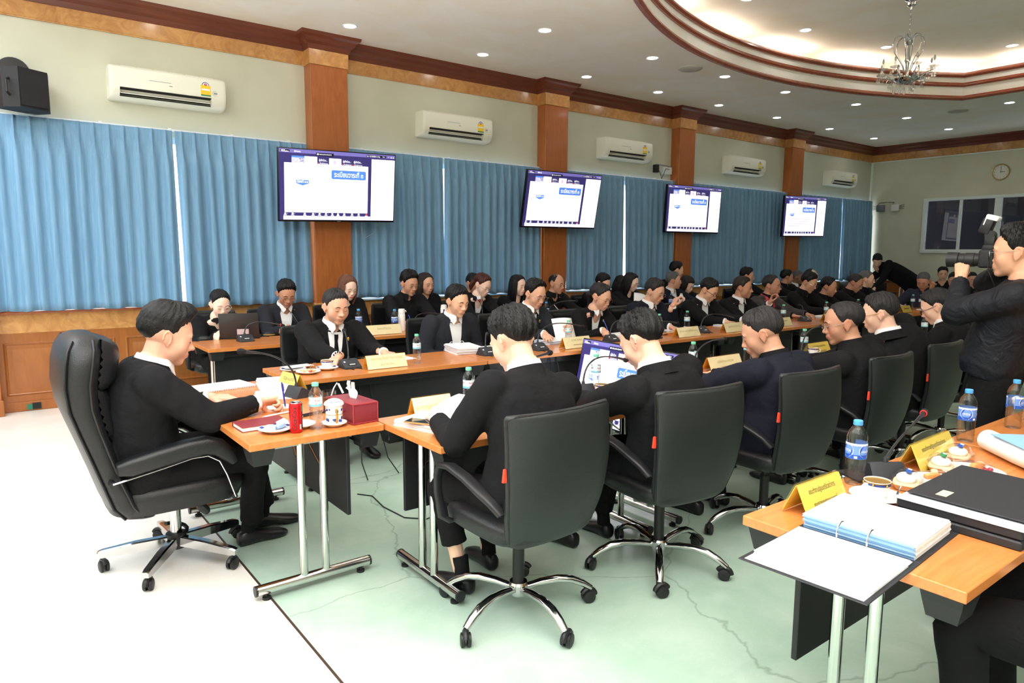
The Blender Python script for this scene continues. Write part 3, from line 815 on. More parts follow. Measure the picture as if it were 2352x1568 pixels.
for k in range(8):
    a = 2*PI*k/8; r0 = 0.27 if k % 2 else 0.30
    for da, dr, z in ((-0.16, 0.0, 0.225), (0.16, 0.0, 0.225), (0.0, 0.045, 0.235), (0, -0.10, 0.13)):
        mb = MB(); drop(mb, ((r0+dr)*math.cos(a+da), (r0+dr)*math.sin(a+da), z)); mb.build('crystal_drop', M_CRY, t, 0)
for k in range(10):
    a = 2*PI*k/10; rr = 0.10 if k % 2 else 0.17
    for j, z in enumerate((0.10, 0.06) if k % 2 else (0.085,)):
        mb = MB(); c = (rr*math.cos(a)*(1-0.35*j), rr*math.sin(a)*(1-0.35*j), z); drop(mb, c, 1.15)
        for q in range(4): mb.ell((c[0], c[1], z+0.024+0.016*q), (0.006, 0.006, 0.006), u=6, v=4)
        mb.build('crystal_drop', M_CRY, t, 0)
mb = MB(); mb.lathe([(0.02, 0.0), (0.12, 0.03), (0.15, 0.055), (0.05, 0.05)], (0, 0, 0.115), 20); mb.build('bobeche', M_CHR, t)

# --- end wall: window, clock, network boxes
o = bpy.data.objects.new('window_6', None); COL.objects.link(o); o['kind'] = 'structure'
y0, y1, z0, z1 = 2.6, 6.85, 1.575, 2.755
mb = MB(); x = XB-0.02
for zz, h in ((z0+0.04, 0.08), (z1-0.03, 0.06)): mb.rbox((x, (y0+y1)/2, zz), (0.10, y1-y0, h), 0.006, 1)
for yy, w in ((y1-0.035, 0.07), (5.43, 0.12), (y0+0.035, 0.07)): mb.rbox((x, yy, (z0+z1)/2), (0.09, w, z1-z0), 0.006, 1)
for yy, w in ((6.12, 0.05), (4.02, 0.05)): mb.rbox((x+0.01, yy, (z0+z1)/2), (0.06, w, z1-z0-0.1), 0.005, 1)
mb.build('window_frame', M_ALU, o)
M_PANE = clear('room_glass', (0.5, 0.5, 0.54, 1), 1.5, 0.01)
mb = MB(); mb.box((x+0.02, (y0+y1)/2, (z0+z1)/2), (0.008, y1-y0-0.06, z1-z0-0.06)); mb.build('window_pane', M_PANE, o, 0)
t = thing('wall_clock', 'round white wall clock with a gold rim, showing three o\'clock', 'clock', (XB, 5.45, 3.21), -PI/2)
Rf = Matrix.Rotation(PI/2, 3, 'X')
mb = MB(); mb.lathe([(0.0001, 0.012), (0.135, 0.012), (0.145, 0.03), (0.156, 0.034), (0.162, 0.02), (0.162, 0.0), (0.0001, 0.0)], seg=36, R=Rf)
mb.build('rim', mat('gold_rim', rgb(196, 172, 110), 0.3, 0.8), t)
mb = MB(); mb.lathe([(0.0001, 0.0135), (0.137, 0.0135), (0.137, 0.012), (0.0001, 0.012)], seg=36, R=Rf); mb.build('dial', mat('clock_dial', rgb(226, 226, 216), 0.4), t)
mb = MB()
for i in range(12):
    a = 2*PI*i/12
    put_text(mb, str(12 if i == 0 else i), frame4((0.115*math.sin(a), -0.0145, 0.115*math.cos(a)), (1, 0, 0), (0, 0, 1)), 0.032)
mb.build('numeral_lettering', M_BLK, t, 0)
for nm_, a, L, w in (('minute_hand', 0.0, 0.105, 0.007), ('hour_hand', PI/2, 0.072, 0.009)):
    mb = MB(); mb.box((math.sin(a)*L*0.42, -0.0165, math.cos(a)*L*0.42), (w if a == 0 else L*1.16, 0.002, L*1.16 if a == 0 else w)); mb.build(nm_, M_BLK, t, 0)
for y, nm_, c, lab in ((7.77, 'network_box', rgb(120, 128, 136), 'grey network box with short aerials beside the last curtain'), (7.44, 'network_box', rgb(226, 226, 224), 'white network box with black aerials on the end wall')):
    t = thing(nm_, lab, 'network box', (XB, y, 2.52), -PI/2)
    mb = MB(); mb.rbox((0, -0.04, 0.07), (0.17, 0.08, 0.15), 0.012, 2); mb.build('casing', mat('box_'+nm_+str(y), c, 0.4), t)
    for i in range(3):
        mb = MB(); s = 1 if y < 7.6 else -1; mb.tube([(0.08*s, -0.05, 0.05+0.03*i), (s*(0.20), -0.06, 0.045+0.045*i)], [0.006, 0.004], 6); mb.build('aerial', M_BLK, t)
    mb = MB(); mb.tube([(-0.06, -0.05, 0.15), (-0.02, -0.06, 0.19), (-0.16*s, -0.06, 0.20)], 0.006, 6); mb.build('aerial', M_BLK, t)
# camera arm beside the third column
t = thing('camera_arm', 'small black camera on a white wall arm left of the third column', 'camera', (9.40, YW, 2.93))
mb = MB(); mb.rbox((0.0, -0.04, 0.0), (0.16, 0.08, 0.12), 0.01, 2); mb.build('wall_box', M_TRIMW, t)
mb = MB(); mb.tube([(0.05, -0.06, 0.06), (-0.1, -0.1, 0.07), (-0.36, -0.12, 0.07)], 0.012, 8); mb.build('arm', M_GRYT, t)
mb = MB(); mb.rbox((-0.38, -0.12, 0.0), (0.09, 0.07, 0.13), 0.01, 2); mb.build('camera_body', M_BLK, t)
mb = MB(); mb.tube([(-0.34, -0.11, 0.05), (-0.25, -0.12, -0.1), (-0.22, -0.11, -0.15), (-0.12, -0.11, 0.02), (0, -0.08, 0.02)], 0.005, 6); mb.build('cable', M_BLK, t)
# wall sockets
for x in (2.92,):
    t = thing('wall_socket', 'white wall socket with a black plug below the curtain by the first column', 'socket', (x, YW-0.03, 0.80))
    mb = MB(); mb.rbox((0, -0.006, 0.0), (0.15, 0.012, 0.10), 0.004, 2); mb.build('plate', M_TRIMW, t)
    mb = MB(); mb.rbox((0.0, -0.035, 0.0), (0.07, 0.05, 0.03), 0.008, 2); mb.tube([(0.0, -0.055, 0), (0.02, -0.06, -0.05), (0.01, -0.05, -0.3), (0.03, -0.04, -0.7)], 0.006, 6); mb.build('plug', M_BLK, t)
# small tape pieces on the baseboard
mb = MB(); mb.box((0.33, YW-0.045, 0.045), (0.07, 0.01, 0.06)); tag(mb.build('black_tape', M_BLK, smooth=0), 'black square of tape on the baseboard behind the tall chair', 'tape')
mb = MB(); mb.box((0.275, YW-0.044, 0.04), (0.045, 0.008, 0.05)); tag(mb.build('green_tape', mat('green_tape', rgb(40, 120, 90), 0.5), smooth=0), 'green piece of tape beside the black tape on the baseboard', 'tape')
# ================================================================= TABLES AND CHAIRS
ZT = 0.74
M_TOP = mat('orange_veneer', rgb(216, 136, 66), 0.26, 0, 0.5, coat=0.15)
noise_col(M_TOP, rgb(190, 112, 54), rgb(208, 134, 74), (0.7, 9, 9), 2.6, 6, 1.2, 0.3, 0.7)
M_TEDGE = mat('orange_edge', rgb(190, 112, 52), 0.35)
M_MOD = mat('black_board', rgb(26, 26, 30), 0.45)
M_PLB = mat('black_plastic', rgb(26, 26, 29), 0.42)
M_TUBE = mat('chrome_tube', rgb(206, 206, 204), 0.14, 1.0)
def make_table(L, D=0.61):
    """local: length along x, people on -y, modesty board towards +y"""
    t = thing('conference_table', 'table', 'table')
    mb = MB(); mb.rbox((0, 0, ZT-0.015), (L, D, 0.030), 0.002, 1)
    mb.build('tabletop', M_TOP, t)
    mb = MB(); mb.rbox((0, D/2-0.145, 0.51), (L-0.16, 0.018, 0.40), 0.002, 1); mb.build('modesty_board', M_MOD, t)
    mb = MB(); mb.rbox((0, D/2-0.09, ZT-0.06), (L-0.05, 0.03, 0.055), 0.003, 1); mb.build('apron', M_MOD, t)
    for s in (-1, 1):
        x = s*(L/2-0.115)
        mb = MB(); mb.tube([(x, -D/2+0.02, 0.69), (x, D/2-0.02, 0.69)], 0.017, 10); fr = mb.build('leg', M_TUBE, t)
        for y in (-0.052, 0.052):
            mb = MB(); mb.tube([(x, y, 0.045), (x, y, 0.69)], 0.0185, 12); mb.build('post', M_TUBE, fr)
        mb = MB(); mb.tube([(x, -D/2+0.035, 0.047), (x, D/2-0.035, 0.047)], 0.024, 14); mb.build('foot_rail', M_TUBE, fr)
        for q in (-1, 1):
            y = q*(D/2-0.035)
            mb = MB(); mb.lathe([(0.0001, -0.004), (0.0245, -0.004), (0.0245, 0.006), (0.0001, 0.006)], (x, y, 0.047), 14, R=Matrix.Rotation(PI/2, 3, 'X')); mb.build('end_cap', M_PLB, fr)
            mb = MB(); mb.lathe([(0.0001, 0.0), (0.019, 0.0), (0.019, 0.012), (0.008, 0.016), (0.008, 0.026), (0.0001, 0.026)], (x, y-q*0.045, 0.0), 12); mb.build('glide', M_PLB, fr)
        for q in (-1, 1):
            mb = MB(); xx = s*(L/2-0.075); yy = q*(D/2-0.06)
            mb.rings([[Vector((xx+a*wx, yy+b*wy, z)) for a, b in ((-1, -1), (1, -1), (1, 1), (-1, 1))] for z, wx, wy in ((ZT-0.105, 0.045, 0.036), (ZT-0.06, 0.052, 0.046), (ZT-0.031, 0.06, 0.05))])
            mb.build('corner_bracket', M_PLB, t, 0)
        for q in (-1, 1):
            mb = MB(); mb.tube([(x-s*0.02, q*0.045, 0.56), (x-s*0.22, q*0.03, 0.705)], 0.005, 6); mb.build('brace', M_TUBE, t)
    return t
T_L = 1.45
tab = make_table(T_L)
tables = {}
def place_table(key, x, y, rz, lab, grp):
    global tab
    if tab is not None: t = tab; tab = None; t.location = (x, y, 0); t.rotation_euler = (0, 0, rz); t['label'] = lab; t['group'] = grp
    else: t = dup(next(iter(tables.values())), (x, y, 0), rz, lab, grp)
    tables[key] = t
    return t
ordn = ['nearest the head table', 'second from the head table', 'third from the head table', 'fourth from the head table', 'fifth from the head table', 'sixth from the head table']
YN, YF, YS, YB = 2.675, 4.455, 6.25, 0.885
for i in range(4):
    place_table(('n', i), 1.44+T_L*(i+0.5)+0.012*i, YN, 0, 'orange conference table in the row of men seen from behind, ' + ordn[i], 'tables of the row seen from behind')
for i in range(6):
    place_table(('f', i), 1.48+T_L*(i+0.5)+0.012*i, YF, PI, 'orange conference table in the front row facing the camera, ' + ordn[i], 'tables of the front row facing the camera')
for i in range(6):
    place_table(('s', i), 1.42+T_L*(i+0.5)+0.012*i, YS, PI, 'orange conference table in the second row by the curtains, ' + ordn[i].replace('the head table', 'the laptop end'), 'tables of the second row by the curtains')
for i in range(2):
    place_table(('b', i), 1.795+T_L*(i+0.5)+0.012*i, YB, 0, 'orange conference table in the right foreground ' + ('under the open ring binder' if i == 0 else 'running out of the picture beyond the bottles'), 'tables in the right foreground')
ht = dup(tables[('n', 0)], (1.128, 3.585, 0), -PI/2, 'orange head table in front of the man in the tall chair', 'head table'); del ht['group']
et = dup(tables[('n', 0)], (10.95, 4.2, 0), PI/2, 'orange conference table closing the far end of the meeting square', 'x'); del et['group']

# --- black leather swivel chairs
M_LEA = bump(mat('black_leather', rgb(22, 23, 26), 0.38, 0, 0.5), nscale=230, strength=0.18)
M_LEAB = bump(mat('chair_back_vinyl', rgb(34, 38, 39), 0.42, 0, 0.5), nscale=260, strength=0.15)
M_PIPE = mat('leather_piping', rgb(20, 20, 22), 0.4)
M_CHAIRCHR = mat('chair_chrome', rgb(200, 200, 202), 0.1, 1.0)
M_TAG = mat('red_tag', rgb(226, 66, 44), 0.5)
def srect(n, w, h, e=4.0):
    """superellipse outline"""
    out = []
    for j in range(n):
        a = 2*PI*j/n; c, s = math.cos(a), math.sin(a)
        out.append((math.copysign(abs(c)**(2/e), c)*w, math.copysign(abs(s)**(2/e), s)*h))
    return out
def make_caster(mb, x, y, ang):
    R = Matrix.Rotation(ang, 3, 'Z')
    for s in (-1, 1):
        Rw = R@Matrix.Rotation(PI/2, 3, 'Y')
        c = Vector((x, y, 0.027))+R@Vector((s*0.012, -0.012, 0))
        mb.lathe([(0.0001, -0.009), (0.020, -0.009), (0.027, -0.006), (0.027, 0.006), (0.020, 0.009), (0.0001, 0.009)], c, 16, R=Rw)
    c = Vector((x, y, 0))
    arc = [Vector((0, -0.012+0.031*math.cos(a), 0.027+0.031*math.sin(a))) for a in [0.1+2.6*i/8 for i in range(9)]]
    mb.tube([c+R@p for p in arc], 0.012, 8, flat=1.0)
    mb.tube([c+Vector((0, 0, 0.045)), c+Vector((0, 0, 0.072))], 0.006, 8)
def star_base(t, kind='tube', r=0.30):
    mb = MB(); mb.lathe([(0.0001, 0.075), (0.03, 0.075), (0.036, 0.09), (0.042, 0.125), (0.036, 0.135), (0.0001, 0.135)], seg=20)
    base = mb.build('star_base', M_CHAIRCHR if kind == 'tube' else M_PLB, t)
    for k in range(5):
        a = 2*PI*k/5; ca, sa = math.cos(a), math.sin(a)
        mb = MB()
        if kind == 'tube':
            prof = [(0.025, 0.105), (0.09, 0.118), (0.16, 0.122), (0.215, 0.112), (0.262, 0.088), (0.296, 0.062)]
            mb.tube([(x*ca*1.08, x*sa*1.08, z) for x, z in prof], [0.016, 0.0185, 0.020, 0.0205, 0.019, 0.0155], 12, flat=0.78)
        else:
            R = Matrix.Rotation(a, 3, 'Z')
            for q in range(1):
                rings = []
                for x, z0, z1, w in ((0.03, 0.085, 0.135, 0.021), (0.18, 0.077, 0.125, 0.0205), (0.325, 0.068, 0.105, 0.018), (0.345, 0.072, 0.098, 0.016)):
                    rings.append([R@Vector((x, yy, zz)) for yy, zz in ((-w, z0), (w, z0), (w, z1-0.006), (w-0.006, z1), (-w+0.006, z1), (-w, z1-0.006))])
                mb.rings(rings)
        mb.build('base_leg', M_CHAIRCHR, base, 40)
        rr = 0.322 if kind == 'tube' else 0.325
        mb = MB(); make_caster(mb, rr*ca, rr*sa, a+1.2*k); mb.build('caster', M_PLB, base)
    return base
def make_chair():
    t = thing('swivel_chair', 'chair', 'chair')
    # backrest: padded shell, concave towards the sitter, flaring to the top
    NZ = 22; n = 40; rings = []
    def prof(k):
        u = k
        z = 0.405+0.49*u
        y = -0.225-0.055*u-0.02*math.sin(u*PI)+0.025*(1-u)**3
        w = 0.228+0.028*min(1, u*1.6)-0.02*max(0, 0.25-u)*4*0.9
        th = 0.036-0.012*u
        return z, y, w, th
    def ringat(u, sc=1.0, dz=0.0, thf=1.0):
        z, y, w, th = prof(u); out = []
        for (a, b) in srect(n, w*sc, th*thf, 3.2):
            q = a/(w)
            out.append(Vector((a, y+b+0.050*q*q*(0.35+0.65*u), z+dz+0.012*(1-q*q)*(1 if u > 0.9 else 0)*0)))
        return out
    mb = MB()
    R_ = [ringat(0.0, 0.80, -0.022, 0.5), ringat(0.0, 0.92, -0.010, 0.85)]
    for k in range(NZ+1): R_.append(ringat(k/NZ))
    R_ += [ringat(1.0, 0.99, 0.010, 0.9), ringat(1.0, 0.97, 0.018, 0.55)]
    mb.rings(R_); back = mb.build('backrest', M_LEAB, t, 60)
    # front cushion with seams, a part of the backrest
    mb = MB(); rows = []
    for k in range(25):
        u = 0.05+0.93*k/24; z, y, w, th = prof(u); row = []
        seam = min(abs(u-0.36), abs(u-0.48))
        for j in range(17):
            q = -1+2*j/16; a = q*w*0.93
            bulge = 0.016*(1-abs(q)**6)*(1-math.exp(-(seam/0.022)**2)*0.8)*(1 if 0 < k < 24 else 0)
            row.append(Vector((a, y+th*(1-0.10*abs(q)**4)+0.050*(a/w)**2*(0.35+0.65*u)+bulge-0.002, z)))
        rows.append(row)
    mb.grid(rows); mb.build('back_cushion', M_LEA, back, 60)
    mb = MB(); path = []
    for u in [0.02+0.98*i/14 for i in range(15)]:
        z, y, w, th = prof(u); path.append(Vector((-w*0.985, y+0.050*(0.35+0.65*u)-th*0.35, z)))
    zt, yt, wt, tt = prof(1.0)
    for j in range(1, 12):
        q = -1+2*j/12; path.append(Vector((q*wt, yt-tt*0.45+0.05*q*q, zt+0.014)))
    for u in [1-0.98*i/14 for i in range(15)]:
        z, y, w, th = prof(u); path.append(Vector((w*0.985, y+0.050*(0.35+0.65*u)-th*0.35, z)))
    mb.tube(path, 0.0055, 6); mb.build('piping', M_PIPE, back)
    mb = MB(); z, y, w, th = prof(0.60); mb.rbox((-w*0.99-0.008, y+0.034, z), (0.018, 0.01, 0.05), 0.002, 1, R=Matrix.Rotation(0.12, 3, 'Y')); mb.build('red_tag', M_TAG, back)
    # seat
    mb = MB(); rings = []
    for z, sx, sy, yo in ((0.375, 0.17, 0.15, -0.01), (0.388, 0.215, 0.20, 0), (0.41, 0.24, 0.235, 0), (0.45, 0.245, 0.24, 0), (0.472, 0.235, 0.228, 0), (0.482, 0.19, 0.18, 0), (0.484, 0.1, 0.1, 0)):
        rings.append([Vector((a, b+yo+0.0, z-0.012*(1 if b > 0.8*sy else 0))) for a, b in srect(32, sx, sy, 4.5)])
    mb.rings(rings); mb.build('seat', M_LEA, t, 60)
    for s in (-1, 1):
        mb = MB(); x = s*0.272
        path = [(s*0.235, 0.13, 0.405), (x, 0.15, 0.43), (x+s*0.004, 0.175, 0.53), (x+s*0.004, 0.175, 0.60), (x+s*0.004, 0.15, 0.645), (x, 0.09, 0.655), (x, -0.02, 0.635), (x, -0.11, 0.605), (x-s*0.01, -0.17, 0.575), (x-s*0.03, -0.205, 0.535)]
        P = [Vector(p) for p in path]
        # widen as a flat strap
        rings = []
        for i, p in enumerate(P):
            tg = (P[min(i+1, len(P)-1)]-P[max(i-1, 0)]).normalized(); side = Vector((1, 0, 0)); up = tg.cross(side).normalized()
            wd = (0.017, 0.018, 0.017, 0.018, 0.022, 0.026, 0.027, 0.026, 0.023, 0.02)[i]; tk = (0.012, 0.012, 0.011, 0.011, 0.012, 0.012, 0.012, 0.012, 0.012, 0.012)[i]
            rings.append([p+side*a+up*b for a, b in srect(14, wd, tk, 3)])
        mb.rings(rings); mb.build('armrest', M_PLB, t, 50)
    mb = MB(); mb.lathe([(0.0001, 0.13), (0.024, 0.13), (0.024, 0.30), (0.019, 0.30), (0.019, 0.385), (0.0001, 0.385)], seg=18); mb.build('gas_column', M_PLB, t)
    mb = MB(); mb.rbox((0, 0, 0.372), (0.16, 0.22, 0.03), 0.008, 1); mb.build('mechanism', M_PLB, t)
    star_base(t)
    t.scale = (1.04, 1.04, 1.03)
    return t
chair0 = None
def chair(x, y, rz, who, base=0.0, grp=None):
    global chair0
    lab = 'black leather swivel chair ' + who
    if chair0 is None:
        chair0 = make_chair(); c = chair0; c.location = (x, y, 0); c.rotation_euler = (0, 0, rz); c['label'] = lab
        if grp: c['group'] = grp
    else: c = dup(chair0, (x, y, 0), rz, lab, grp)
    for ch in c.children:
        if ch.name.startswith('star_base'): ch.rotation_euler = (0, 0, base-rz)
    return c
R_ = math.radians
near_chairs = [(1.735, 2.225, 0.02, 'nearest, of the man seen squarely from behind', R_(50)), (2.565, 2.165, -0.13, 'of the second man from behind, before the slanted screen', R_(6)),
               (3.405, 2.13, -0.05, 'of the third man seen from behind', R_(14)), (4.31, 2.14, 0.0, 'of the fourth man from behind, with thinning hair', R_(30)),
               (5.24, 2.20, 0.0, 'of the fifth man from behind, in gold glasses', R_(50)), (6.14, 2.28, 0.0, 'of the sixth man from behind, beside the photographer', R_(20))]
for x, y, rz, who, b in near_chairs: chair(x, y, rz, who, b, 'chairs of the row seen from behind')

# --- the tall executive chair
def make_exec():
    t = thing('executive_chair', 'tall black leather executive chair with padded arms and flat chrome base', 'chair', (0.675, 3.635, 0), -PI/2+0.02)
    # local forward +y ; side outline (y, z) of the shell
    def shell_ring(y0, z, w, th, e=3.4, n=36): return [Vector((a, y0+b, z)) for a, b in srect(n, w, th, e)]
    lev = [(0.30, -0.15, 0.15, 0.05), (0.335, -0.20, 0.225, 0.065), (0.40, -0.245, 0.255, 0.068), (0.52, -0.285, 0.268, 0.062), (0.64, -0.320, 0.272, 0.064), (0.76, -0.355, 0.272, 0.068), (0.86, -0.380, 0.276, 0.074), (0.96, -0.385, 0.276, 0.080), (1.05, -0.372, 0.27, 0.086), (1.11, -0.360, 0.25, 0.084), (1.15, -0.350, 0.21, 0.066), (1.168, -0.346, 0.14, 0.04), (1.174, -0.344, 0.05, 0.012)]
    mb = MB(); mb.rings([shell_ring(y, z, w, th) for z, y, w, th in lev]); shell = mb.build('back_shell', M_LEA, t, 70)
    # inner cushions in the shell: lumbar, shoulder and head roll, with gathered seams
    def cushion(name, z0, z1, yb, w, dep, puck):
        mb = MB(); rows = []
        for k in range(15):
            u = k/14; z = z0+(z1-z0)*u; row = []
            for j in range(33):
                q = -1+2*j/32
                f = (1-abs(q)**5)*(1-abs(2*u-1)**4)
                wr = 0.006*puck*math.sin(j*2.4+k*0.3)*abs(2*u-1)**3+0.006*puck*math.sin(k*2.9)*abs(q)**6
                row.append(Vector((q*w*(1-0.05*abs(2*u-1)**4), yb(z)+dep*max(f, 0)**0.6+wr, z)))
            rows.append(row)
        mb.grid(rows); mb.build(name, M_LEA, shell, 70)
    yb = lambda z: np.interp(z, [0.44, 0.52, 0.64, 0.76, 0.86, 0.96, 1.05, 1.15], [-0.225, -0.240, -0.27, -0.300, -0.318, -0.318, -0.30, -0.29])
    cushion('lumbar_cushion', 0.45, 0.70, yb, 0.225, 0.060, 1.0)
    cushion('shoulder_cushion', 0.70, 0.94, yb, 0.235, 0.055, 1.0)
    cushion('head_cushion', 0.92, 1.15, yb, 0.23, 0.085, 1.0)
    for s in (-1, 1):
        mb = MB(); mb.tube([(s*w*0.995, y+0.4*th, z) for z, y, w, th in lev[1:11]], 0.007, 6); mb.build('piping', M_PIPE, shell)
        mb = MB(); mb.tube([(s*w*0.93, y-0.72*th, z) for z, y, w, th in lev[1:11]], 0.006, 6); mb.build('piping', M_PIPE, shell)
    # wrap-round side of the seat and the seat cushion
    mb = MB(); mb.rings([[Vector((a, b+yo, z)) for a, b in srect(36, sx, sy, 4)] for z, sx, sy, yo in ((0.325, 0.16, 0.2, -0.02), (0.345, 0.255, 0.285, -0.01), (0.40, 0.265, 0.30, 0.0), (0.445, 0.262, 0.297, 0.0), (0.465, 0.24, 0.28, 0.0), (0.472, 0.15, 0.2, 0))]); mb.build('seat', M_LEA, t, 60)
    for s in (-1, 1):
        x = s*0.305
        path = [(x, -0.28, 0.595), (x, -0.23, 0.600), (x, -0.12, 0.620), (x, 0.0, 0.640), (x, 0.08, 0.645), (x, 0.14, 0.625), (x, 0.185, 0.58), (x, 0.205, 0.545)]
        P = [Vector(p) for p in path]; rings = []
        for i, p in enumerate(P):
            tg = (P[min(i+1, len(P)-1)]-P[max(i-1, 0)]).normalized(); side = Vector((1, 0, 0)); up = side.cross(tg).normalized()
            wd = (0.03, 0.042, 0.045, 0.045, 0.045, 0.044, 0.04, 0.028)[i]; tk = (0.026, 0.040, 0.043, 0.043, 0.042, 0.040, 0.034, 0.018)[i]
            rings.append([p+side*a+up*b for a, b in srect(18, wd, tk, 3.2)])
        mb = MB(); mb.rings(rings); arm = mb.build('armrest', M_LEA, t, 55)
        mb = MB(); mb.tube([(x, -0.30, 0.535), (x, -0.1, 0.570), (x, 0.02, 0.594), (x, 0.09, 0.594), (x, 0.14, 0.56), (x, 0.17, 0.49), (x, 0.205, 0.375), (x-s*0.03, 0.21, 0.36)], 0.009, 8, flat=0.6); mb.build('chrome_strip', M_CHAIRCHR, arm)
        mb = MB(); mb.lathe([(0.0001, -0.02), (0.014, -0.02), (0.014, 0.02), (0.0001, 0.02)], (x-s*0.02, -0.30, 0.53), 12, R=Matrix.Rotation(PI/2, 3, 'Y')); mb.lathe([(0.0001, -0.02), (0.014, -0.02), (0.014, 0.02), (0.0001, 0.02)], (x-s*0.03, 0.205, 0.37), 12, R=Matrix.Rotation(PI/2, 3, 'Y')); mb.build('arm_bolt', M_PLB, arm)
    mb = MB(); mb.lathe([(0.0001, 0.13), (0.026, 0.13), (0.026, 0.34), (0.0001, 0.34)], seg=18); mb.build('gas_column', M_CHAIRCHR, t)
    mb = MB(); mb.tube([(0.05*math.cos(a), 0.05*math.sin(a), 0.14+0.012*a) for a in [0.5*i for i in range(9)]], 0.010, 8); mb.lathe([(0.0001, 0.07), (0.04, 0.07), (0.046, 0.13), (0.048, 0.145), (0.0001, 0.15)], seg=18); mb.build('column_boot', M_PLB, t)
    mb = MB(); mb.capsule((0.18, 0.08, 0.315), (0.18, 0.10, 0.29), 0.022, 0.02, 10); mb.rbox((0, 0, 0.325), (0.2, 0.24, 0.03), 0.008, 1); mb.build('mechanism', M_PLB, t)
    b = star_base(t, 'flat'); b.rotation_euler = (0, 0, R_(-53)+PI/2)
    return t
make_exec()
# ================================================================= PEOPLE
def smin(a, b, k):
    h = np.clip(0.5+0.5*(b-a)/k, 0, 1); return b*(1-h)+a*h-k*h*(1-h)
def smax(a, b, k): return -smin(-a, -b, k)
def sd_ell(P, c, r):
    q = (P-np.array(c)); r = np.array(r)
    k0 = np.linalg.norm(q/r, axis=-1); k1 = np.linalg.norm(q/(r*r), axis=-1)
    return k0*(k0-1.0)/np.maximum(k1, 1e-9)
def sd_cap(P, a, b, ra, rb):
    a = np.array(a); b = np.array(b); ba = b-a
    h = np.clip(((P-a)@ba)/(ba@ba), 0, 1)
    return np.linalg.norm(P-a-h[..., None]*ba, axis=-1)-(ra+(rb-ra)*h)
HEADS = {
    'man':   dict(jw=1.0, ch=1.0, ck=1.0, nose=1.0, w=1.0, lip=1.0),
    'broad': dict(jw=1.16, ch=0.98, ck=1.18, nose=1.08, w=1.05, lip=1.0),
    'lean':  dict(jw=0.92, ch=1.05, ck=0.86, nose=1.05, w=0.97, lip=0.95),
    'woman': dict(jw=0.90, ch=0.92, ck=1.05, nose=0.84, w=0.96, lip=1.1),
}
def head_sdf(P, v):
    X = P.copy(); X[..., 0] = np.abs(X[..., 0])
    w = v['w']
    d = sd_ell(X, (0, -0.014, 0.036), (0.076*w, 0.097, 0.083))
    d = smin(d, sd_ell(X, (0, 0.030, -0.005), (0.064*w, 0.060, 0.084)), 0.03)
    d = smin(d, sd_ell(X, (0, 0.026, -0.060), (0.055*v['jw'], 0.056, 0.050)), 0.025)
    d = smin(d, sd_ell(X, (0, 0.066, -0.098*v['ch']), (0.024*v['jw'], 0.019, 0.017)), 0.022)
    d = smin(d, sd_ell(X, (0.040*w, 0.050, -0.028), (0.026, 0.025, 0.030*v['ck'])*np.array([v['ck'], 1, 1])), 0.022)
    d = smin(d, sd_ell(X, (0.026, 0.080, 0.021), (0.026, 0.010, 0.008)), 0.014)
    d = smax(d, -sd_ell(X, (0.031, 0.101, 0.002), (0.018, 0.014, 0.011)), 0.012)
    d = smin(d, sd_ell(X, (0.0315, 0.073, 0.001), (0.0165, 0.0165, 0.0125)), 0.004)
    n = v['nose']
    d = smin(d, sd_cap(X, (0, 0.084, 0.012), (0, 0.1005+0.005*(n-1), -0.027), 0.0075*n, 0.0105*n), 0.010)
    d = smin(d, sd_ell(X, (0, 0.104*(0.5+0.5*n), -0.030), (0.0115*n, 0.011, 0.0105)), 0.006)
    d = smin(d, sd_ell(X, (0.0135*n, 0.094, -0.035), (0.0085*n, 0.010, 0.0085)), 0.006)
    l = v['lip']
    d = smin(d, sd_ell(X, (0, 0.082, -0.062), (0.028, 0.014, 0.018)), 0.012)
    d = smin(d, sd_ell(X, (0, 0.0925, -0.0575), (0.021, 0.0075, 0.0048*l)), 0.004)
    d = smin(d, sd_ell(X, (0, 0.0915, -0.0675), (0.018, 0.0080, 0.0058*l)), 0.004)
    d = smax(d, -sd_ell(X, (0, 0.102, -0.0622), (0.024, 0.0075, 0.0012)), 0.003)
    return d
def dirs_grid(nu, nv):
    az = np.linspace(-PI, PI, nu, endpoint=False); el = np.linspace(-PI/2, PI/2, nv+1)[1:-1]
    A, E = np.meshgrid(az, el)
    return A, E, np.stack([np.sin(A)*np.cos(E), np.cos(A)*np.cos(E), np.sin(E)], -1)
def trace(c, D, v, t0=0.24):
    t = np.full(D.shape[:-1], t0); c = np.array(c)
    for i in range(46):
        t = t-0.75*head_sdf(c+D*t[..., None], v)
    return t
_HG = {}
def head_grid(kind):
    if kind in _HG: return _HG[kind]
    v = HEADS[kind]; nu, nv = 104, 84
    A, E, D = dirs_grid(nu, nv)
    # crowd the rows towards the face
    t = trace((0, 0.01, -0.01), D, v)
    V = np.array([0, 0.01, -0.01])+D*t[..., None]
    t0 = trace((0, 0.01, -0.01), np.array([[0, 0, -1.0], [0, 0, 1.0]]), v)
    V = V.reshape(-1, 3); n = V.shape[0]
    V = np.vstack([V, [[0, 0.01, -0.01-t0[0]], [0, 0.01, -0.01+t0[1]]]])
    F = []; rows = nv-1
    for i in range(rows-1):
        for j in range(nu):
            j2 = (j+1) % nu; F.append((i*nu+j, i*nu+j2, (i+1)*nu+j2, (i+1)*nu+j))
    for j in range(nu):
        j2 = (j+1) % nu; F.append((n, j2, j)); F.append((n+1, (rows-1)*nu+j, (rows-1)*nu+j2))
    _HG[kind] = (V, F); return _HG[kind]
def front_y(x, z, v):
    y = 0.2
    for i in range(60): y -= 0.7*float(head_sdf(np.array([[x, y, z]]), v)[0])
    return y
_FY = {}
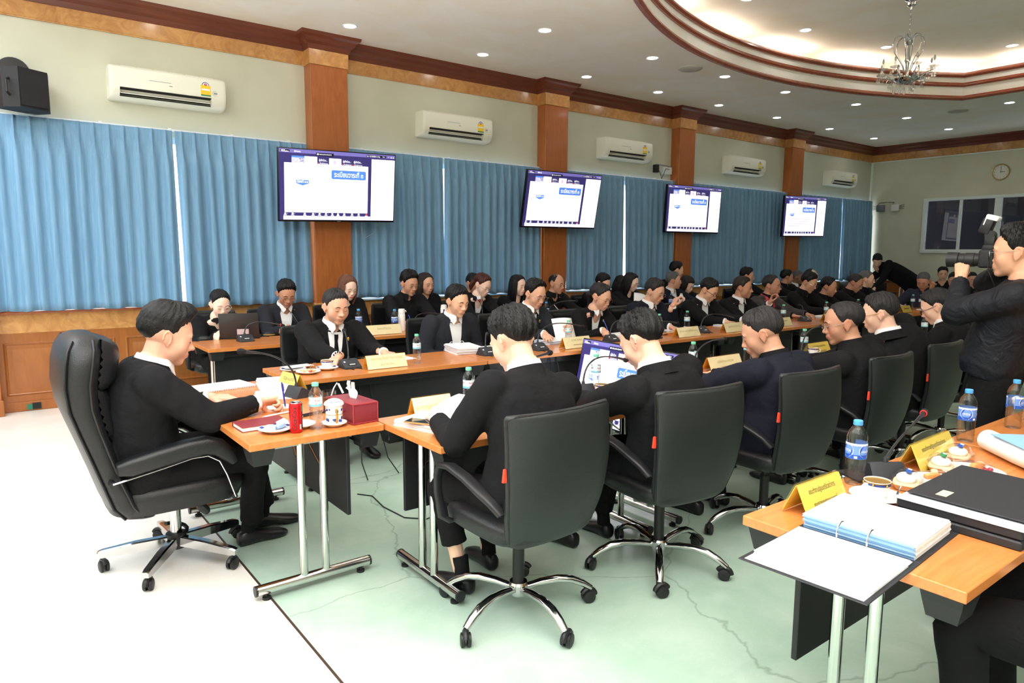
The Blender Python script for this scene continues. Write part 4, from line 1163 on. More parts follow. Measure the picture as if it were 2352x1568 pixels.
def fy(x, z, kind):
    k = (round(x, 4), round(z, 4), kind)
    if k not in _FY: _FY[k] = front_y(x, z, HEADS[kind])
    return _FY[k]
def interp_deg(tab, a): return np.interp(a, [p[0] for p in tab], [p[1] for p in tab])
HAIRLINE = {  # azimuth from the face (deg) -> elevation of the hair's edge (deg)
    'short': [(0, 40), (25, 39), (45, 30), (58, 20), (66, 4), (78, -8), (84, -2), (92, 6), (108, 4), (122, -16), (140, -32), (180, -36)],
    'fade':  [(0, 38), (25, 37), (45, 30), (58, 24), (66, 10), (78, -2), (84, -2), (92, 7), (108, 5), (124, -12), (140, -28), (180, -32)],
    'recede': [(0, 50), (22, 52), (40, 44), (55, 26), (64, 6), (78, -6), (84, -2), (92, 6), (108, 4), (122, -16), (140, -32), (180, -36)],
    'bald':  [(0, 88), (40, 80), (60, 48), (70, 16), (80, 4), (92, 18), (108, 17), (124, -4), (140, -24), (180, -28)],
    'fringe': [(0, 24), (30, 26), (48, 20), (60, 6), (70, -14), (84, -10), (92, 12), (108, 8), (122, -12), (140, -30), (180, -36)],
    'woman': [(0, 46), (20, 44), (40, 33), (56, 14), (66, -6), (78, -16), (90, -16), (110, -28), (140, -40), (180, -44)],
    'tied':  [(0, 46), (20, 43), (40, 32), (56, 16), (66, 2), (78, -2), (88, 12), (108, 12), (124, -8), (150, -26), (180, -32)],
}
def hair_mesh(mb, kind, style, top=0.02, side=0.008, back=0.012, front=0.0, part=0.0, rough=0.0035, seed=0, sweep=0.0, res=1.0):
    v = HEADS[kind]; nu, nv = int(132*res), int(78*res)
    A, E, D = dirs_grid(nu, nv)
    c = np.array([0, -0.012, 0.020])
    t = trace(c, D, v)
    a = np.degrees(np.abs(A)); e = np.degrees(E)
    hl = interp_deg(HAIRLINE[style], a)
    rg = np.random.RandomState(seed)
    ph = rg.rand(8)*6.28
    jag = 1.8*np.sin(A*23+ph[0])+1.3*np.sin(A*41+ph[1])
    sd = np.clip((a-55)/25, 0, 1); g = np.clip((e+jag*(1-0.6*sd)-hl)/(13.0+17.0*sd), -1, 1)
    topw = np.clip((e-20)/45, 0, 1); backw = np.clip((a-100)/50, 0, 1)*(1-topw)
    T = side*(1-topw)*(1-backw)+back*backw+top*topw
    fw = np.clip((D[..., 1]+0.05)/0.75, 0, 1); T = T+front*fw*fw*(3-2*fw)*np.clip((e-24)/18, 0, 1)
    if part:   # a parting on one side
        x = np.sin(A)*np.cos(E); T = T-0.007*np.exp(-(((x-part)/0.05)**2))*topw
    pole = np.clip(np.cos(E)/0.35, 0, 1)
    strands = np.sin(A*(17+sweep)+E*5+ph[2])*0.5+np.sin(A*37+E*(9+sweep*3)+ph[3])*0.35+np.sin(A*61-E*13+ph[4])*0.25
    clump = np.sin(A*7+ph[5])*np.sin(E*11+ph[6])
    T = T+rough*strands*np.clip(T/0.012, 0.2, 1.3)*pole+rough*0.8*clump*topw*pole
    s = np.clip(g, 0, 1); s = s*s*(3-2*s)
    off = np.where(g > 0, 0.0008+T*s, g*0.006)
    R = t+off
    V = (c+D*R[..., None]); keep = g > -0.6
    rows = nv-1
    idx = np.arange(rows*nu).reshape(rows, nu); F = []
    for i in range(rows-1):
        for j in range(nu):
            j2 = (j+1) % nu
            if keep[i, j] or keep[i, j2] or keep[i+1, j] or keep[i+1, j2]: F.append((idx[i, j], idx[i, j2], idx[i+1, j2], idx[i+1, j]))
    V = V.reshape(-1, 3)
    topi = V.shape[0]; tt = trace(c, np.array([[0, 0, 1.0]]), v)[0]
    V = np.vstack([V, [[0, c[1], c[2]+tt+(top if style != 'bald' else -0.004)]]])
    if style != 'bald':
        for j in range(nu): F.append((topi, idx[rows-1, j], idx[rows-1, (j+1) % nu]))
    used = sorted(set(k for f in F for k in f)); mp = {k: i for i, k in enumerate(used)}
    mb.add([Vector(V[k]) for k in used], [tuple(mp[k] for k in f) for f in F])
def hair_fall(mb, z0, z1, az0=58.0, r=(0.089, 0.108), flare=0.006, taper=0.8, seed=0, fwd=0.0):
    """hair hanging round the back and sides of the head from z0 down to z1"""
    rg = random.Random(seed); nr, nc = 16, 44; ph = [rg.random()*6 for _ in range(4)]
    out, inn = [], []
    for i in range(nr+1):
        k = i/nr; z = z0+(z1-z0)*k; ro, ri = [], []
        for j in range(nc+1):
            a = math.radians(az0+(360-2*az0)*j/nc)
            w = 1.0+0.05*math.sin(k*PI)-(1-taper)*k**2.2
            st = 0.0035*math.sin(a*19+ph[0])+0.002*math.sin(a*41+ph[1]+k*4)
            zz = z+(0.012*math.sin(a*11+ph[2])+0.006*math.sin(a*29))*k**3
            ex = flare*math.sin(k*PI)
            x = (r[0]*w+st+ex)*math.sin(a); y = (r[1]*w+st+ex)*math.cos(a)-0.014+fwd*k*max(0, math.cos(a))
            ro.append(Vector((x, y, zz))); q = 0.80+0.04*k
            ri.append(Vector((x*q, (y+0.014)*q-0.014, zz+0.002)))
        out.append(ro); inn.append(ri)
    n0 = len(mb.v); mb.grid(out); mb.grid([r_[::-1] for r_ in inn])
    # close the rim
    a0 = n0; b0 = n0+(nr+1)*(nc+1); W = nc+1
    for i in range(nr):
        mb.f.append((a0+i*W, a0+(i+1)*W, b0+(i+1)*W+nc, b0+i*W+nc)); mb.m.append(0)
        mb.f.append((a0+i*W+nc, b0+i*W, b0+(i+1)*W, a0+(i+1)*W+nc)); mb.m.append(0)
    for j in range(nc):
        mb.f.append((a0+nr*W+j, a0+nr*W+j+1, b0+nr*W+nc-j-1, b0+nr*W+nc-j)); mb.m.append(0)
        mb.f.append((a0+j, b0+nc-j, b0+nc-j-1, a0+j+1)); mb.m.append(0)

HANDPOSE = {   # bends of the three joints per finger: index, middle, ring, little; thumb points
    'flat':  ([(10, 14, 8), (12, 16, 10), (14, 18, 10), (18, 20, 12)], [(-0.020, 0.022, -0.006), (-0.044, 0.052, -0.012), (-0.055, 0.082, -0.016), (-0.055, 0.104, -0.020)], [3, 0, -3, -7]),
    'rest':  ([(26, 30, 18), (30, 34, 20), (34, 38, 22), (40, 40, 22)], [(-0.018, 0.022, -0.008), (-0.040, 0.050, -0.022), (-0.044, 0.080, -0.032), (-0.036, 0.102, -0.040)], [3, 0, -2, -5]),
    'pen':   ([(48, 46, 18), (56, 58, 26), (66, 74, 36), (74, 76, 40)], [(-0.018, 0.020, -0.010), (-0.040, 0.046, -0.028), (-0.036, 0.078, -0.046), (-0.020, 0.100, -0.056)], [4, 0, -1, -2]),
    'hold':  ([(40, 52, 30), (44, 56, 32), (48, 58, 34), (52, 58, 34)], [(-0.016, 0.020, -0.012), (-0.032, 0.046, -0.034), (-0.022, 0.078, -0.052), (-0.006, 0.100, -0.058)], [3, 0, -1, -3]),
    'wrap':  ([(30, 58, 40), (30, 62, 42), (32, 62, 42), (36, 60, 40)], [(-0.014, 0.018, -0.014), (-0.028, 0.040, -0.040), (-0.014, 0.066, -0.066), (0.006, 0.084, -0.076)], [7, 2, -3, -8]),
}
def hand_caps(mb, M4, right=True, pose='rest', s=1.0, seg=8):
    bends, th, fan = HANDPOSE[pose]
    kx = [-0.028, -0.0095, 0.0095, 0.0265]; ky = [0.086, 0.090, 0.085, 0.076]
    ln = [(0.040, 0.025, 0.020), (0.044, 0.028, 0.021), (0.041, 0.026, 0.020), (0.032, 0.020, 0.018)]
    sg = 1.0 if right else -1.0
    T = lambda p: M4@Vector((p[0]*sg*s, p[1]*s, p[2]*s))
    cap = lambda a, b, r1, r2: mb.capsule(T(a), T(b), r1*s, r2*s, seg)
    cap((0, -0.05, 0.0), (0, 0.01, 0.0), 0.028, 0.025); cap((-0.008, 0.0, 0), (0.008, 0.0, 0), 0.023, 0.023)
    for i in range(4):
        cap((kx[i]*0.55, 0.012, -0.002), (kx[i], ky[i], 0.002), 0.0155, 0.0108)
        if i < 3: cap((kx[i]*0.7+0.006, 0.04, -0.004), (kx[i+1]*0.8, ky[i+1]-0.012, -0.003), 0.012, 0.0105)
        a = 0.0; p = np.array([kx[i], ky[i], 0.002]); f = math.radians(fan[i])
        r = [0.0092, 0.0084, 0.0074, 0.0064]
        if i == 3: r = [q*0.87 for q in r]
        for q in range(3):
            a += math.radians(bends[i][q])
            d = np.array([-math.sin(f)*math.cos(a), math.cos(f)*math.cos(a), -math.sin(a)])
            e = p+d*ln[i][q]; cap(p, e, r[q], r[q+1]); p = e
    for (a, b, r1, r2) in ((th[0], th[1], 0.0155, 0.0118), (th[1], th[2], 0.0112, 0.0096), (th[2], th[3], 0.0096, 0.0076)): cap(a, b, r1, r2)

def remesh(mb, vox, smooth=0, mats=(), name='x', clouds=None, sfac=0.5):
    me = bpy.data.meshes.new(name); me.from_pydata(mb.v, [], mb.f); me.update()
    ob = bpy.data.objects.new(name, me); COL.objects.link(ob)
    m = ob.modifiers.new('r', 'REMESH'); m.mode = 'VOXEL'; m.voxel_size = vox; m.use_smooth_shade = True
    if smooth:
        m = ob.modifiers.new('s', 'SMOOTH'); m.iterations = smooth; m.factor = sfac
    if clouds:
        for sc_, st in clouds:
            tx = bpy.data.textures.new('folds', 'CLOUDS'); tx.noise_scale = sc_; tx.noise_depth = 2
            m = ob.modifiers.new('d', 'DISPLACE'); m.texture = tx; m.strength = st; m.mid_level = 0.5; m.texture_coords = 'LOCAL'
    dg = bpy.context.evaluated_depsgraph_get()
    out = bpy.data.meshes.new_from_object(ob.evaluated_get(dg))
    bpy.data.objects.remove(ob); bpy.data.meshes.remove(me)
    out.materials.clear()
    for m in mats: out.materials.append(m)
    out.polygons.foreach_set('use_smooth', [True]*len(out.polygons))
    return out
def lump(name, me, parent, label=None):
    o = bpy.data.objects.new(name, me); COL.objects.link(o)
    if parent is not None: o.parent = parent
    if label: o['label'] = label
    return o

# skin: pigment stored per vertex (skin tone, lips, beard line), softened by subsurface
M_SKIN = mat('skin', rgb(222, 172, 140), 0.48, 0, 0.45)
_N, _L, _B = nodes(M_SKIN)
_at = _N.new('ShaderNodeAttribute'); _at.attribute_name = 'pigment'; _L.new(_at.outputs['Color'], _B.inputs['Base Color'])
_B.inputs['Subsurface Weight'].default_value = 0.12; _B.inputs['Subsurface Radius'].default_value = (0.010, 0.004, 0.002); _B.inputs['Subsurface Scale'].default_value = 0.6
def cloth(name, c, rough=0.85, fold=0.38):
    m = mat(name, c, rough, 0, 0.25)
    N, L, B = nodes(m)
    v = coords(m)
    n1 = N.new('ShaderNodeTexNoise'); n1.inputs['Scale'].default_value = 9.0; n1.inputs['Detail'].default_value = 3; n1.inputs['Distortion'].default_value = 1.6; L.new(v, n1.inputs['Vector'])
    n2 = N.new('ShaderNodeTexNoise'); n2.inputs['Scale'].default_value = 900.0; L.new(v, n2.inputs['Vector'])
    ad = N.new('ShaderNodeMath'); ad.operation = 'MULTIPLY_ADD'; ad.inputs[1].default_value = 0.04; L.new(n2.outputs['Fac'], ad.inputs[0]); L.new(n1.outputs['Fac'], ad.inputs[2])
    b = N.new('ShaderNodeBump'); b.inputs['Strength'].default_value = fold; b.inputs['Distance'].default_value = 0.02; L.new(ad.outputs[0], b.inputs['Height']); L.new(b.outputs[0], B.inputs['Normal'])
    return m
SUIT = {'black': cloth('black_suiting', rgb(19, 19, 22)), 'navy': cloth('navy_suiting', rgb(23, 25, 38)), 'grey': cloth('charcoal_suiting', rgb(38, 40, 47)),
        'shirtblack': cloth('black_cotton', rgb(17, 17, 21)), 'shell': cloth('black_shell_fabric', rgb(22, 24, 31), 0.5, 0.8), 'jacketgrey': cloth('grey_windbreaker', rgb(66, 62, 64), 0.6), 'blue': cloth('dark_blue_shirt', rgb(44, 46, 66)),
        'white': cloth('white_shirt', rgb(240, 240, 244), 0.7, 0.3), 'trouser': cloth('black_trousers', rgb(14, 14, 17)), 'red': cloth('red_collar', rgb(200, 64, 84), 0.6), 'tie': cloth('black_tie', rgb(14, 14, 17), 0.5, 0.1)}
def hairmat(name, c, rough=0.42):
    m = mat(name, c, rough, 0, 0.35)
    N, L, B = nodes(m)
    v = coords(m, (120, 28, 28)); n = N.new('ShaderNodeTexNoise'); n.inputs['Scale'].default_value = 3.0; n.inputs['Detail'].default_value = 4; L.new(v, n.inputs['Vector'])
    b = N.new('ShaderNodeBump'); b.inputs['Strength'].default_value = 0.75; b.inputs['Distance'].default_value = 0.006; L.new(n.outputs['Fac'], b.inputs['Height']); L.new(b.outputs[0], B.inputs['Normal'])
    return m
HAIR = {'black': hairmat('black_hair', rgb(17, 16, 18)), 'brown': hairmat('brown_hair', rgb(112, 74, 58)), 'auburn': hairmat('auburn_hair', rgb(74, 38, 32)), 'grey': hairmat('grey_hair', rgb(92, 92, 94), 0.5), 'pepper': hairmat('greying_hair', rgb(40, 38, 40), 0.45), 'darkbrown': hairmat('dark_brown_hair', rgb(44, 34, 31))}
M_SHOE = mat('shoe_leather', rgb(22, 21, 26), 0.3)
M_SOCK = cloth('black_sock', rgb(18, 18, 20), 0.9, 0.1)
M_GLS = {'silver': mat('silver_frame', rgb(190, 186, 178), 0.2, 0.9), 'black': mat('black_frame', rgb(24, 24, 28), 0.3), 'gold': mat('gold_frame', rgb(186, 150, 90), 0.25, 0.9), 'clear': mat('pale_frame', rgb(232, 222, 216), 0.2)}
M_BROW = mat('brow_hair', rgb(34, 28, 28), 0.7)
M_LASH = mat('lash_line', rgb(30, 22, 22), 0.6)
M_MOUTH = mat('mouth_line', rgb(120, 62, 56), 0.6)
M_PIN = mat('gold_pin', rgb(226, 170, 80), 0.3, 0.7)

def two_bone(S, W, l1, l2, pole):
    d = W-S; L = d.length
    if L > (l1+l2)*0.985: k = L/((l1+l2)*0.985); l1 *= k; l2 *= k
    u = d.normalized(); a = (l1*l1-l2*l2+L*L)/(2*L); h = math.sqrt(max(l1*l1-a*a, 0))
    p = pole-u*pole.dot(u); p = p.normalized() if p.length > 1e-6 else u.orthogonal().normalized()
    return S+u*a+p*h
def rotd(yaw=0, pitch=0, roll=0):
    return (Matrix.Rotation(math.radians(yaw), 3, 'Z')@Matrix.Rotation(-math.radians(pitch), 3, 'X')@Matrix.Rotation(math.radians(roll), 3, 'Y'))
def m4(R, t):
    m = R.to_4x4(); m.translation = t; return m

def person(label, seat, rz, head, hpitch=15, hyaw=0, hroll=0, kind='man', skin=(214, 164, 132), hair=('short', 'black', {}), wear='black', shirt='white', vdepth=0.30, vwide=0.058,
           tie=False, glasses=None, hands=None, bulk=1.0, hipz=0.49, legs='sit', vox=0.0052, jvox=0.010, lod=0, long_=None, brows=True, pin=False, lapel=True, collar=True, knees=None, feet=None,
           back=-0.07, hs=1.07, group=None, cuffs=True, shoulder=0.0, lips=None, eyes='down', moustache=False, armpole=None, pony=None, twist=0.0, tunic=False, hem=0.035, shins=False):
    root = None
    M_l2w = Matrix.Translation((seat[0], seat[1], 0))@Matrix.Rotation(rz, 4, 'Z'); inv = M_l2w.inverted()
    Hc = inv@Vector(head)
    Rh = rotd(hyaw, hpitch, hroll)
    ntop = Hc+Rh@Vector((0, -0.028, -0.062))
    N = ntop+Vector((0, -0.020, -0.062))+(Rh@Vector((0, 0, -1)))*0.012
    P0 = Vector((0, -0.01, hipz-0.03)); Pm = Vector((N.x*0.35, min(N.y*0.35, 0)+back if legs != 'bend' else N.y*0.5, hipz+(N.z-hipz)*0.55+(0.06 if legs == 'bend' else 0)))
    def spine(k): return P0*(1-k)**2+Pm*2*k*(1-k)+N*k*k
    def tang(k): return (Pm-P0)*2*(1-k)+(N-Pm)*2*k
    Tw = Matrix.Rotation(math.radians(twist), 3, 'Z')
    def frame(k):
        t = tang(k).normalized(); x = (Tw@Vector((1, 0, 0)) if k > 0.5 else Vector((1, 0, 0))); x = (x-t*x.dot(t)).normalized(); return x, x.cross(t)*-1.0, t
    def ring(k, w, d, e=2.5, n=30, off=0.0):
        x, f, t = frame(k); c = spine(k)+f*off
        return [c+x*a+f*b for a, b in srect(n, w, d, e)]
    B = bulk
    sec = [(0.0, 0.178, 0.118, 0.02), (0.10, 0.192, 0.138, 0.02), (0.25, 0.184, 0.140, 0.02), (0.42, 0.180, 0.136, 0.015), (0.58, 0.190, 0.134, 0.01), (0.74, 0.200, 0.125, 0.004), (0.85, 0.180, 0.104, 0.0), (0.93, 0.118, 0.080, 0.0), (0.985, 0.074, 0.066, 0.0)]
    if kind == 'woman': sec = [(k, w*0.90, d*0.92, o) for k, w, d, o in sec]
    sw = (0.186 if kind != 'woman' else 0.162)*(0.6+0.4*B)
    x, f, t = frame(0.84)
    Sp = {s: spine(0.84)+x*(s*sw)+t*(0.012+shoulder) for s in (-1, 1)}
    # wrists
    if hands is None: hands = {}
    arms = {}
    for s, key in ((1, 'R'), (-1, 'L')):
        h = hands.get(key)
        if h is None:
            w = Vector((s*0.15, N.y+0.24, ZT+0.045)); h = (None, dict(yaw=s*22, pitch=4, pose='rest'))
        else: w = inv@Vector(h[0])
        hp = dict(yaw=0, pitch=5, roll=0, pose='rest'); hp.update(h[1])
        pole = Vector((s*0.5, -0.45, -0.9)) if armpole is None or key not in armpole else Vector(armpole[key])
        El = two_bone(Sp[s], w, 0.285, 0.255, pole)
        arms[s] = (El, w, hp)
    # ---- body: head, neck, slim core, arms and hands grown into one surface
    mb = MB()
    V, F = head_grid(kind); Mh = m4(Rh, Hc)@Matrix.Scale(hs, 4)
    mb.add([Mh@Vector(p) for p in V], F)
    for s in (-1, 1):
        Re = Rh@Matrix.Rotation(s*0.38, 3, 'Z')@Matrix.Rotation(0.15, 3, 'X')
        c = Mh@Vector((s*0.0775*HEADS[kind]['w'], -0.014, -0.008))
        mb.ell(c, (0.0072*hs, 0.0155*hs, 0.0265*hs), R=Re, u=12, v=9)
        rim = [c+Re@Vector((s*0.006*hs, (0.0175*math.cos(a)-0.001)*hs, (0.029*math.sin(a)+0.002)*hs)) for a in [(-1.9+4.3*i/14)+PI*0.5-0.6 for i in range(15)]]
        mb.tube(rim, 0.0040*hs, 6); mb.ell(c+Re@Vector((0, 0.006*hs, -0.027*hs)), (0.006*hs, 0.008*hs, 0.009*hs), R=Re, u=8, v=6)
    nr = 0.053*(1.0 if kind != 'woman' else 0.86)*(0.55+0.45*B)
    mb.capsule(Mh@Vector((0, -0.022, -0.03)), N+Vector((0, 0.004, 0.0)), nr*0.98, nr*1.1, 20)
    mb.capsule(N, spine(0.25), 0.075, 0.07, 14)
    for s in (-1, 1):
        El, w, hp = arms[s]
        mb.capsule(N+Vector((0, 0, -0.05)), Sp[s], 0.05, 0.042, 10); mb.capsule(Sp[s], El, 0.04, 0.036, 10)
        mb.capsule(El, w, 0.036, 0.026, 12)
        Rw = rotd(hp['yaw'], hp['pitch'], hp['roll'])
        hand_caps(mb, m4(Rw, w), s > 0, hp['pose'], 1.04 if kind != 'woman' else 0.92, 8 if lod else 10)
    if shins:
        for s in (-1, 1):
            kn = inv@Vector(knees[s]); an = inv@Vector(feet[s][0]); hp_ = Vector((s*0.085, -0.03, hipz+0.005))
            mb.capsule(spine(0.25), hp_, 0.06, 0.05, 10); mb.capsule(hp_, kn, 0.05, 0.045, 10); mb.capsule(kn, an+(kn-an).normalized()*0.1, 0.048, 0.036, 12); mb.capsule(an+(kn-an).normalized()*0.1, an, 0.035, 0.033, 12)
    me = remesh(mb, vox, 2 if lod else 3, (M_SKIN,), 'person', sfac=0.35)
    n = len(me.vertices); co = np.empty(n*3, np.float32); me.vertices.foreach_get('co', co); co = co.reshape(-1, 3)
    hi = np.array(Mh.inverted()); hl = co@hi[:3, :3].T+hi[:3, 3]
    base = np.array([s2l(c) for c in skin]); colr = np.tile(base, (n, 1))
    def mix(mask, c, k): colr[:] = colr*(1-(mask*k)[:, None])+np.array([s2l(q) for q in c])*(mask*k)[:, None]
    fr = np.clip((hl[:, 1]-0.05)/0.02, 0, 1)
    lipm = np.clip(1.15-((hl[:, 0]/0.026)**2+((hl[:, 2]+0.0625)/0.0105)**2), 0, 1)*fr
    mix(np.clip(lipm*2, 0, 1), lips or (max(skin[0]-24, 0), max(skin[1]-58, 0), max(skin[2]-52, 0)), 0.75)
    ckm = np.exp(-(((np.abs(hl[:, 0])-0.042)/0.02)**2+((hl[:, 2]+0.03)/0.024)**2))*fr
    mix(ckm, (min(skin[0]+8, 255), skin[1]-22, skin[2]-24), 0.35)
    em_ = np.clip(1-(np.abs(np.abs(hl[:, 0])-0.085)/0.02), 0, 1)*(np.abs(hl[:, 1]) < 0.04)*(np.abs(hl[:, 2]) < 0.05)
    mix(em_, (min(skin[0]+6, 255), skin[1]-26, skin[2]-26), 0.4)
    at = me.color_attributes.new('pigment', 'FLOAT_COLOR', 'POINT')
    at.data.foreach_set('color', np.hstack([colr, np.ones((n, 1))]).astype(np.float32).ravel())
    root = lump('person', me, None); root.location = (seat[0], seat[1], 0); root.rotation_euler = (0, 0, rz)
    tag(root, label, 'person', group)
    # ---- face
    def hp3(x, z, d=0.0): return Mh@Vector((x, fy(abs(x), z, kind)+d, z))
    for s in (-1, 1):
        if brows:
            m2 = MB(); m2.tube([hp3(s*q, z, 0.0005) for q, z in ((0.013, 0.0215), (0.021, 0.0255), (0.031, 0.0275), (0.041, 0.0255), (0.049, 0.0205))], [0.0024, 0.0040, 0.0042, 0.0034, 0.0014] if kind != 'woman' else [0.0012, 0.002, 0.0022, 0.0018, 0.001], 6, flat=0.7); m2.build('eyebrow', M_BROW, root)
            m2 = MB()
            if eyes == 'down': m2.tube([hp3(s*q, z, 0.0006) for q, z in ((0.019, -0.0035), (0.025, -0.0060), (0.032, -0.0068), (0.039, -0.0052), (0.045, -0.0015))], [0.0008, 0.0016, 0.0018, 0.0018, 0.001], 6)
            else:
                m2.tube([hp3(s*q, z, 0.0006) for q, z in ((0.019, 0.000), (0.025, 0.0042), (0.032, 0.0050), (0.039, 0.0035), (0.046, -0.0005))], [0.0010, 0.0018, 0.0020, 0.0018, 0.001], 6)
                m2.ell(hp3(s*0.032, 0.0008, -0.0024), (0.0058*hs, 0.0040*hs, 0.0046*hs), R=Rh, u=10, v=8)
            m2.build('eye', M_LASH, root)
    if brows:
        m2 = MB(); m2.tube([hp3(q, -0.0622+0.10*q*q/0.02*0.02, 0.0002) for q in (-0.022, -0.014, -0.006, 0, 0.006, 0.014, 0.022)], [0.0006, 0.0011, 0.0012, 0.001, 0.0012, 0.0011, 0.0006], 5); m2.build('mouth', M_MOUTH, root)
    if moustache:
        m2 = MB(); m2.tube([hp3(q, -0.0490-0.2*abs(q), 0.0005) for q in (-0.022, -0.014, -0.006, 0.0, 0.006, 0.014, 0.022)], [0.001, 0.0026, 0.003, 0.0022, 0.003, 0.0026, 0.001], 6, flat=0.7); m2.build('moustache', M_BROW, root)
    # ---- hair
    st, hc, kw = hair
    mh = MB(); hair_mesh(mh, kind, st, seed=hash(label) % 1000 if False else len(label)*7+int(seat[0]*100) % 97, res=0.72 if lod else 1.0, **kw)
    if long_: hair_fall(mh, **long_)
    if pony:
        mh.tube([(0, -0.10, pony[0]), (0, -0.135, pony[0]-0.02), (pony[2] if len(pony) > 2 else 0, -0.135, pony[0]-0.08), (pony[2] if len(pony) > 2 else 0, -0.12, pony[0]-pony[1])], [0.022, 0.032, 0.028, 0.008], 12)
    mh.xf(Mh); mh.build('hair', HAIR[hc], root, 80)
    # ---- glasses
    if glasses:
        m2 = MB()
        for s in (-1, 1):
            yy = fy(0.031, 0.0, kind)+0.013
            pts = [Mh@Vector((s*0.033+a, yy-abs(a+s*0.0)*0.05*0, -0.003+b)) for a, b in srect(20, 0.0235, 0.0165, 2.8)]
            m2.tube(pts, 0.0013 if glasses != 'black' else 0.0019, 6, closed=True)
            m2.tube([Mh@Vector(p) for p in ((s*0.056, yy, 0.004), (s*0.070, yy-0.016, 0.005), (s*0.0785*HEADS[kind]['w'], 0.03, 0.006), (s*0.081*HEADS[kind]['w'], -0.012, 0.008), (s*0.079, -0.03, -0.006))], 0.0015 if glasses != 'black' else 0.002, 6)
        m2.tube([Mh@Vector(p) for p in ((-0.0105, yy, 0.002), (0, yy+0.004, 0.005), (0.0105, yy, 0.002))], 0.0014, 6)
        m2.build('glasses', M_GLS[glasses], root)
    # ---- jacket
    mj = MB(); rg = [ring(k, w*B, d*B, 2.6, off=o*B) for k, w, d, o in sec]
    mj.rings(rg)
    for s in (-1, 1):
        El, w, hp = arms[s]
        fd = (w-El).normalized(); wend = w-fd*0.022
        mj.capsule(Sp[s], El, 0.078*B**0.6, 0.066*B**0.6, 16); mj.capsule(El, wend-fd*0.036, 0.064*B**0.6, 0.047, 16)
        mj.tube([wend-fd*0.07, wend-fd*0.03, wend], [0.0455, 0.046, 0.0465], 16)
        mj.capsule(spine(0.80)+f*0.01, Sp[s]-t*0.015, 0.085*B, 0.064*B**0.6, 14)
        mj.capsule(spine(0.95), Sp[s]+t*0.002, 0.052, 0.050, 12)
        mj.capsule(spine(0.66)+f*0.02+x*(s*0.10), Sp[s]-t*0.03, 0.08*B, 0.05, 12)
    if legs == 'sit' and not tunic:   # skirt of the coat over the lap
        for s in (-1, 1): mj.capsule(Vector((s*0.09, -0.02, hipz+0.01)), Vector((s*0.12, 0.15, hipz+0.012)), 0.115*B, 0.085, 12)
    mat_j = SUIT[wear]
    me = remesh(mj, jvox, 4 if lod else 7, (mat_j,), 'jacket', clouds=((0.16, 0.014), (0.055, 0.007)) if not lod else ((0.14, 0.014),))
    lump('jacket', me, root)
    bv = BVHTree.FromPolygons([v.co for v in me.vertices], [tuple(p.vertices) for p in me.polygons])
    def on_front(k, xo, off):
        X_, F_, T_ = frame(k); c = spine(k)+X_*xo
        loc, nor, i, dd = bv.ray_cast(c+F_*0.5, -F_, 0.7)
        return (loc if loc is not None else c+F_*0.12)+F_*off
    k0 = 0.965; k1 = max(0.12, k0-vdepth/max((N-P0).length, 0.2))
    if shirt:
        rows = []; nr_ = 14
        for i in range(nr_+1):
            u = i/nr_; k = k0+(k1-k0)*u; hw = vwide*(1-u**1.15)*(1 if u > 0.06 else 0.96)+0.003
            rows.append([on_front(k, hw*q, 0.0035) for q in (-1, -0.66, -0.33, 0, 0.33, 0.66, 1)])
        ms = MB(); ms.grid(rows); ms.build('shirt', SUIT[shirt], root, 50); ms = MB()
        # collar band and wings
        ax = (ntop-N).normalized(); ux = Vector((1, 0, 0)); ux = (ux-ax*ux.dot(ax)).normalized(); uy = ax.cross(ux)
        rc = nr+0.013
        if collar:
            def cring(r1, h, gap, m=34): return [N+ax*(h+0.010*math.sin(max(0, abs(a)-1.2)))+(ux*math.sin(a)*r1+uy*math.cos(a)*r1*1.04) for a in [PI-(PI-gap)+2*(PI-gap)*0+gap*0 for _ in range(0)]] or [N+ax*h+(ux*math.sin(a)+uy*math.cos(a)*1.06)*r1 for a in [gap+(2*PI-2*gap)*j/m for j in range(m+1)]]
            outer = [cring(rc+0.017, -0.030, 0.42), cring(rc+0.010, 0.004, 0.30), cring(rc+0.003, 0.034, 0.20), cring(rc-0.003, 0.035, 0.20), cring(rc-0.001, -0.02, 0.26)]
            ms.grid(outer)
            for s in (-1, 1):
                a = N+ax*0.030+(ux*math.sin(s*0.20)+uy*math.cos(0.2)*1.06)*(rc+0.003); b = N+ax*0.006+(ux*math.sin(s*0.95)+uy*math.cos(0.95)*1.06)*(rc+0.016)
                tip = N-ax*0.040+(ux*math.sin(s*0.42)+uy*math.cos(0.42)*1.06)*(rc+0.032); inn = N-ax*0.012+(ux*math.sin(s*0.16)+uy*math.cos(0.16)*1.06)*(rc+0.016)
                th = uy*0.006
                ms.add([a, b, tip, inn, a+th, b+th*0.5, tip+th, inn+th], [(0, 1, 2, 3), (7, 6, 5, 4), (0, 4, 5, 1), (1, 5, 6, 2), (2, 6, 7, 3), (3, 7, 4, 0)])
        if collar: ms.build('shirt_collar', SUIT[shirt], root, 50)
        if cuffs:
            for s in (-1, 1):
                El, w, hp = arms[s]; fd = (w-El).normalized(); ms = MB()
                ms.tube([w-fd*0.045, w-fd*0.012, w-fd*0.004], [0.0385, 0.039, 0.037], 16); ms.build('shirt_cuff', SUIT[shirt], root, 50)
    if tie:
        rows = []
        for i in range(16):
            u = i/15; k = (k0-0.012)+(k1-k0+0.012)*u; hw = (0.017-0.004*u*4 if u < 0.1 else 0.012+0.024*min(1, (u-0.1)*1.3)); hw = max(hw, 0.012)
            rows.append([on_front(k, hw*q, 0.010+0.004*(1-q*q)+(0.007 if u < 0.1 else 0)) for q in (-1, -0.5, 0, 0.5, 1)])
        mt = MB(); mt.grid(rows); mt.build('tie', SUIT['tie'], root, 60)
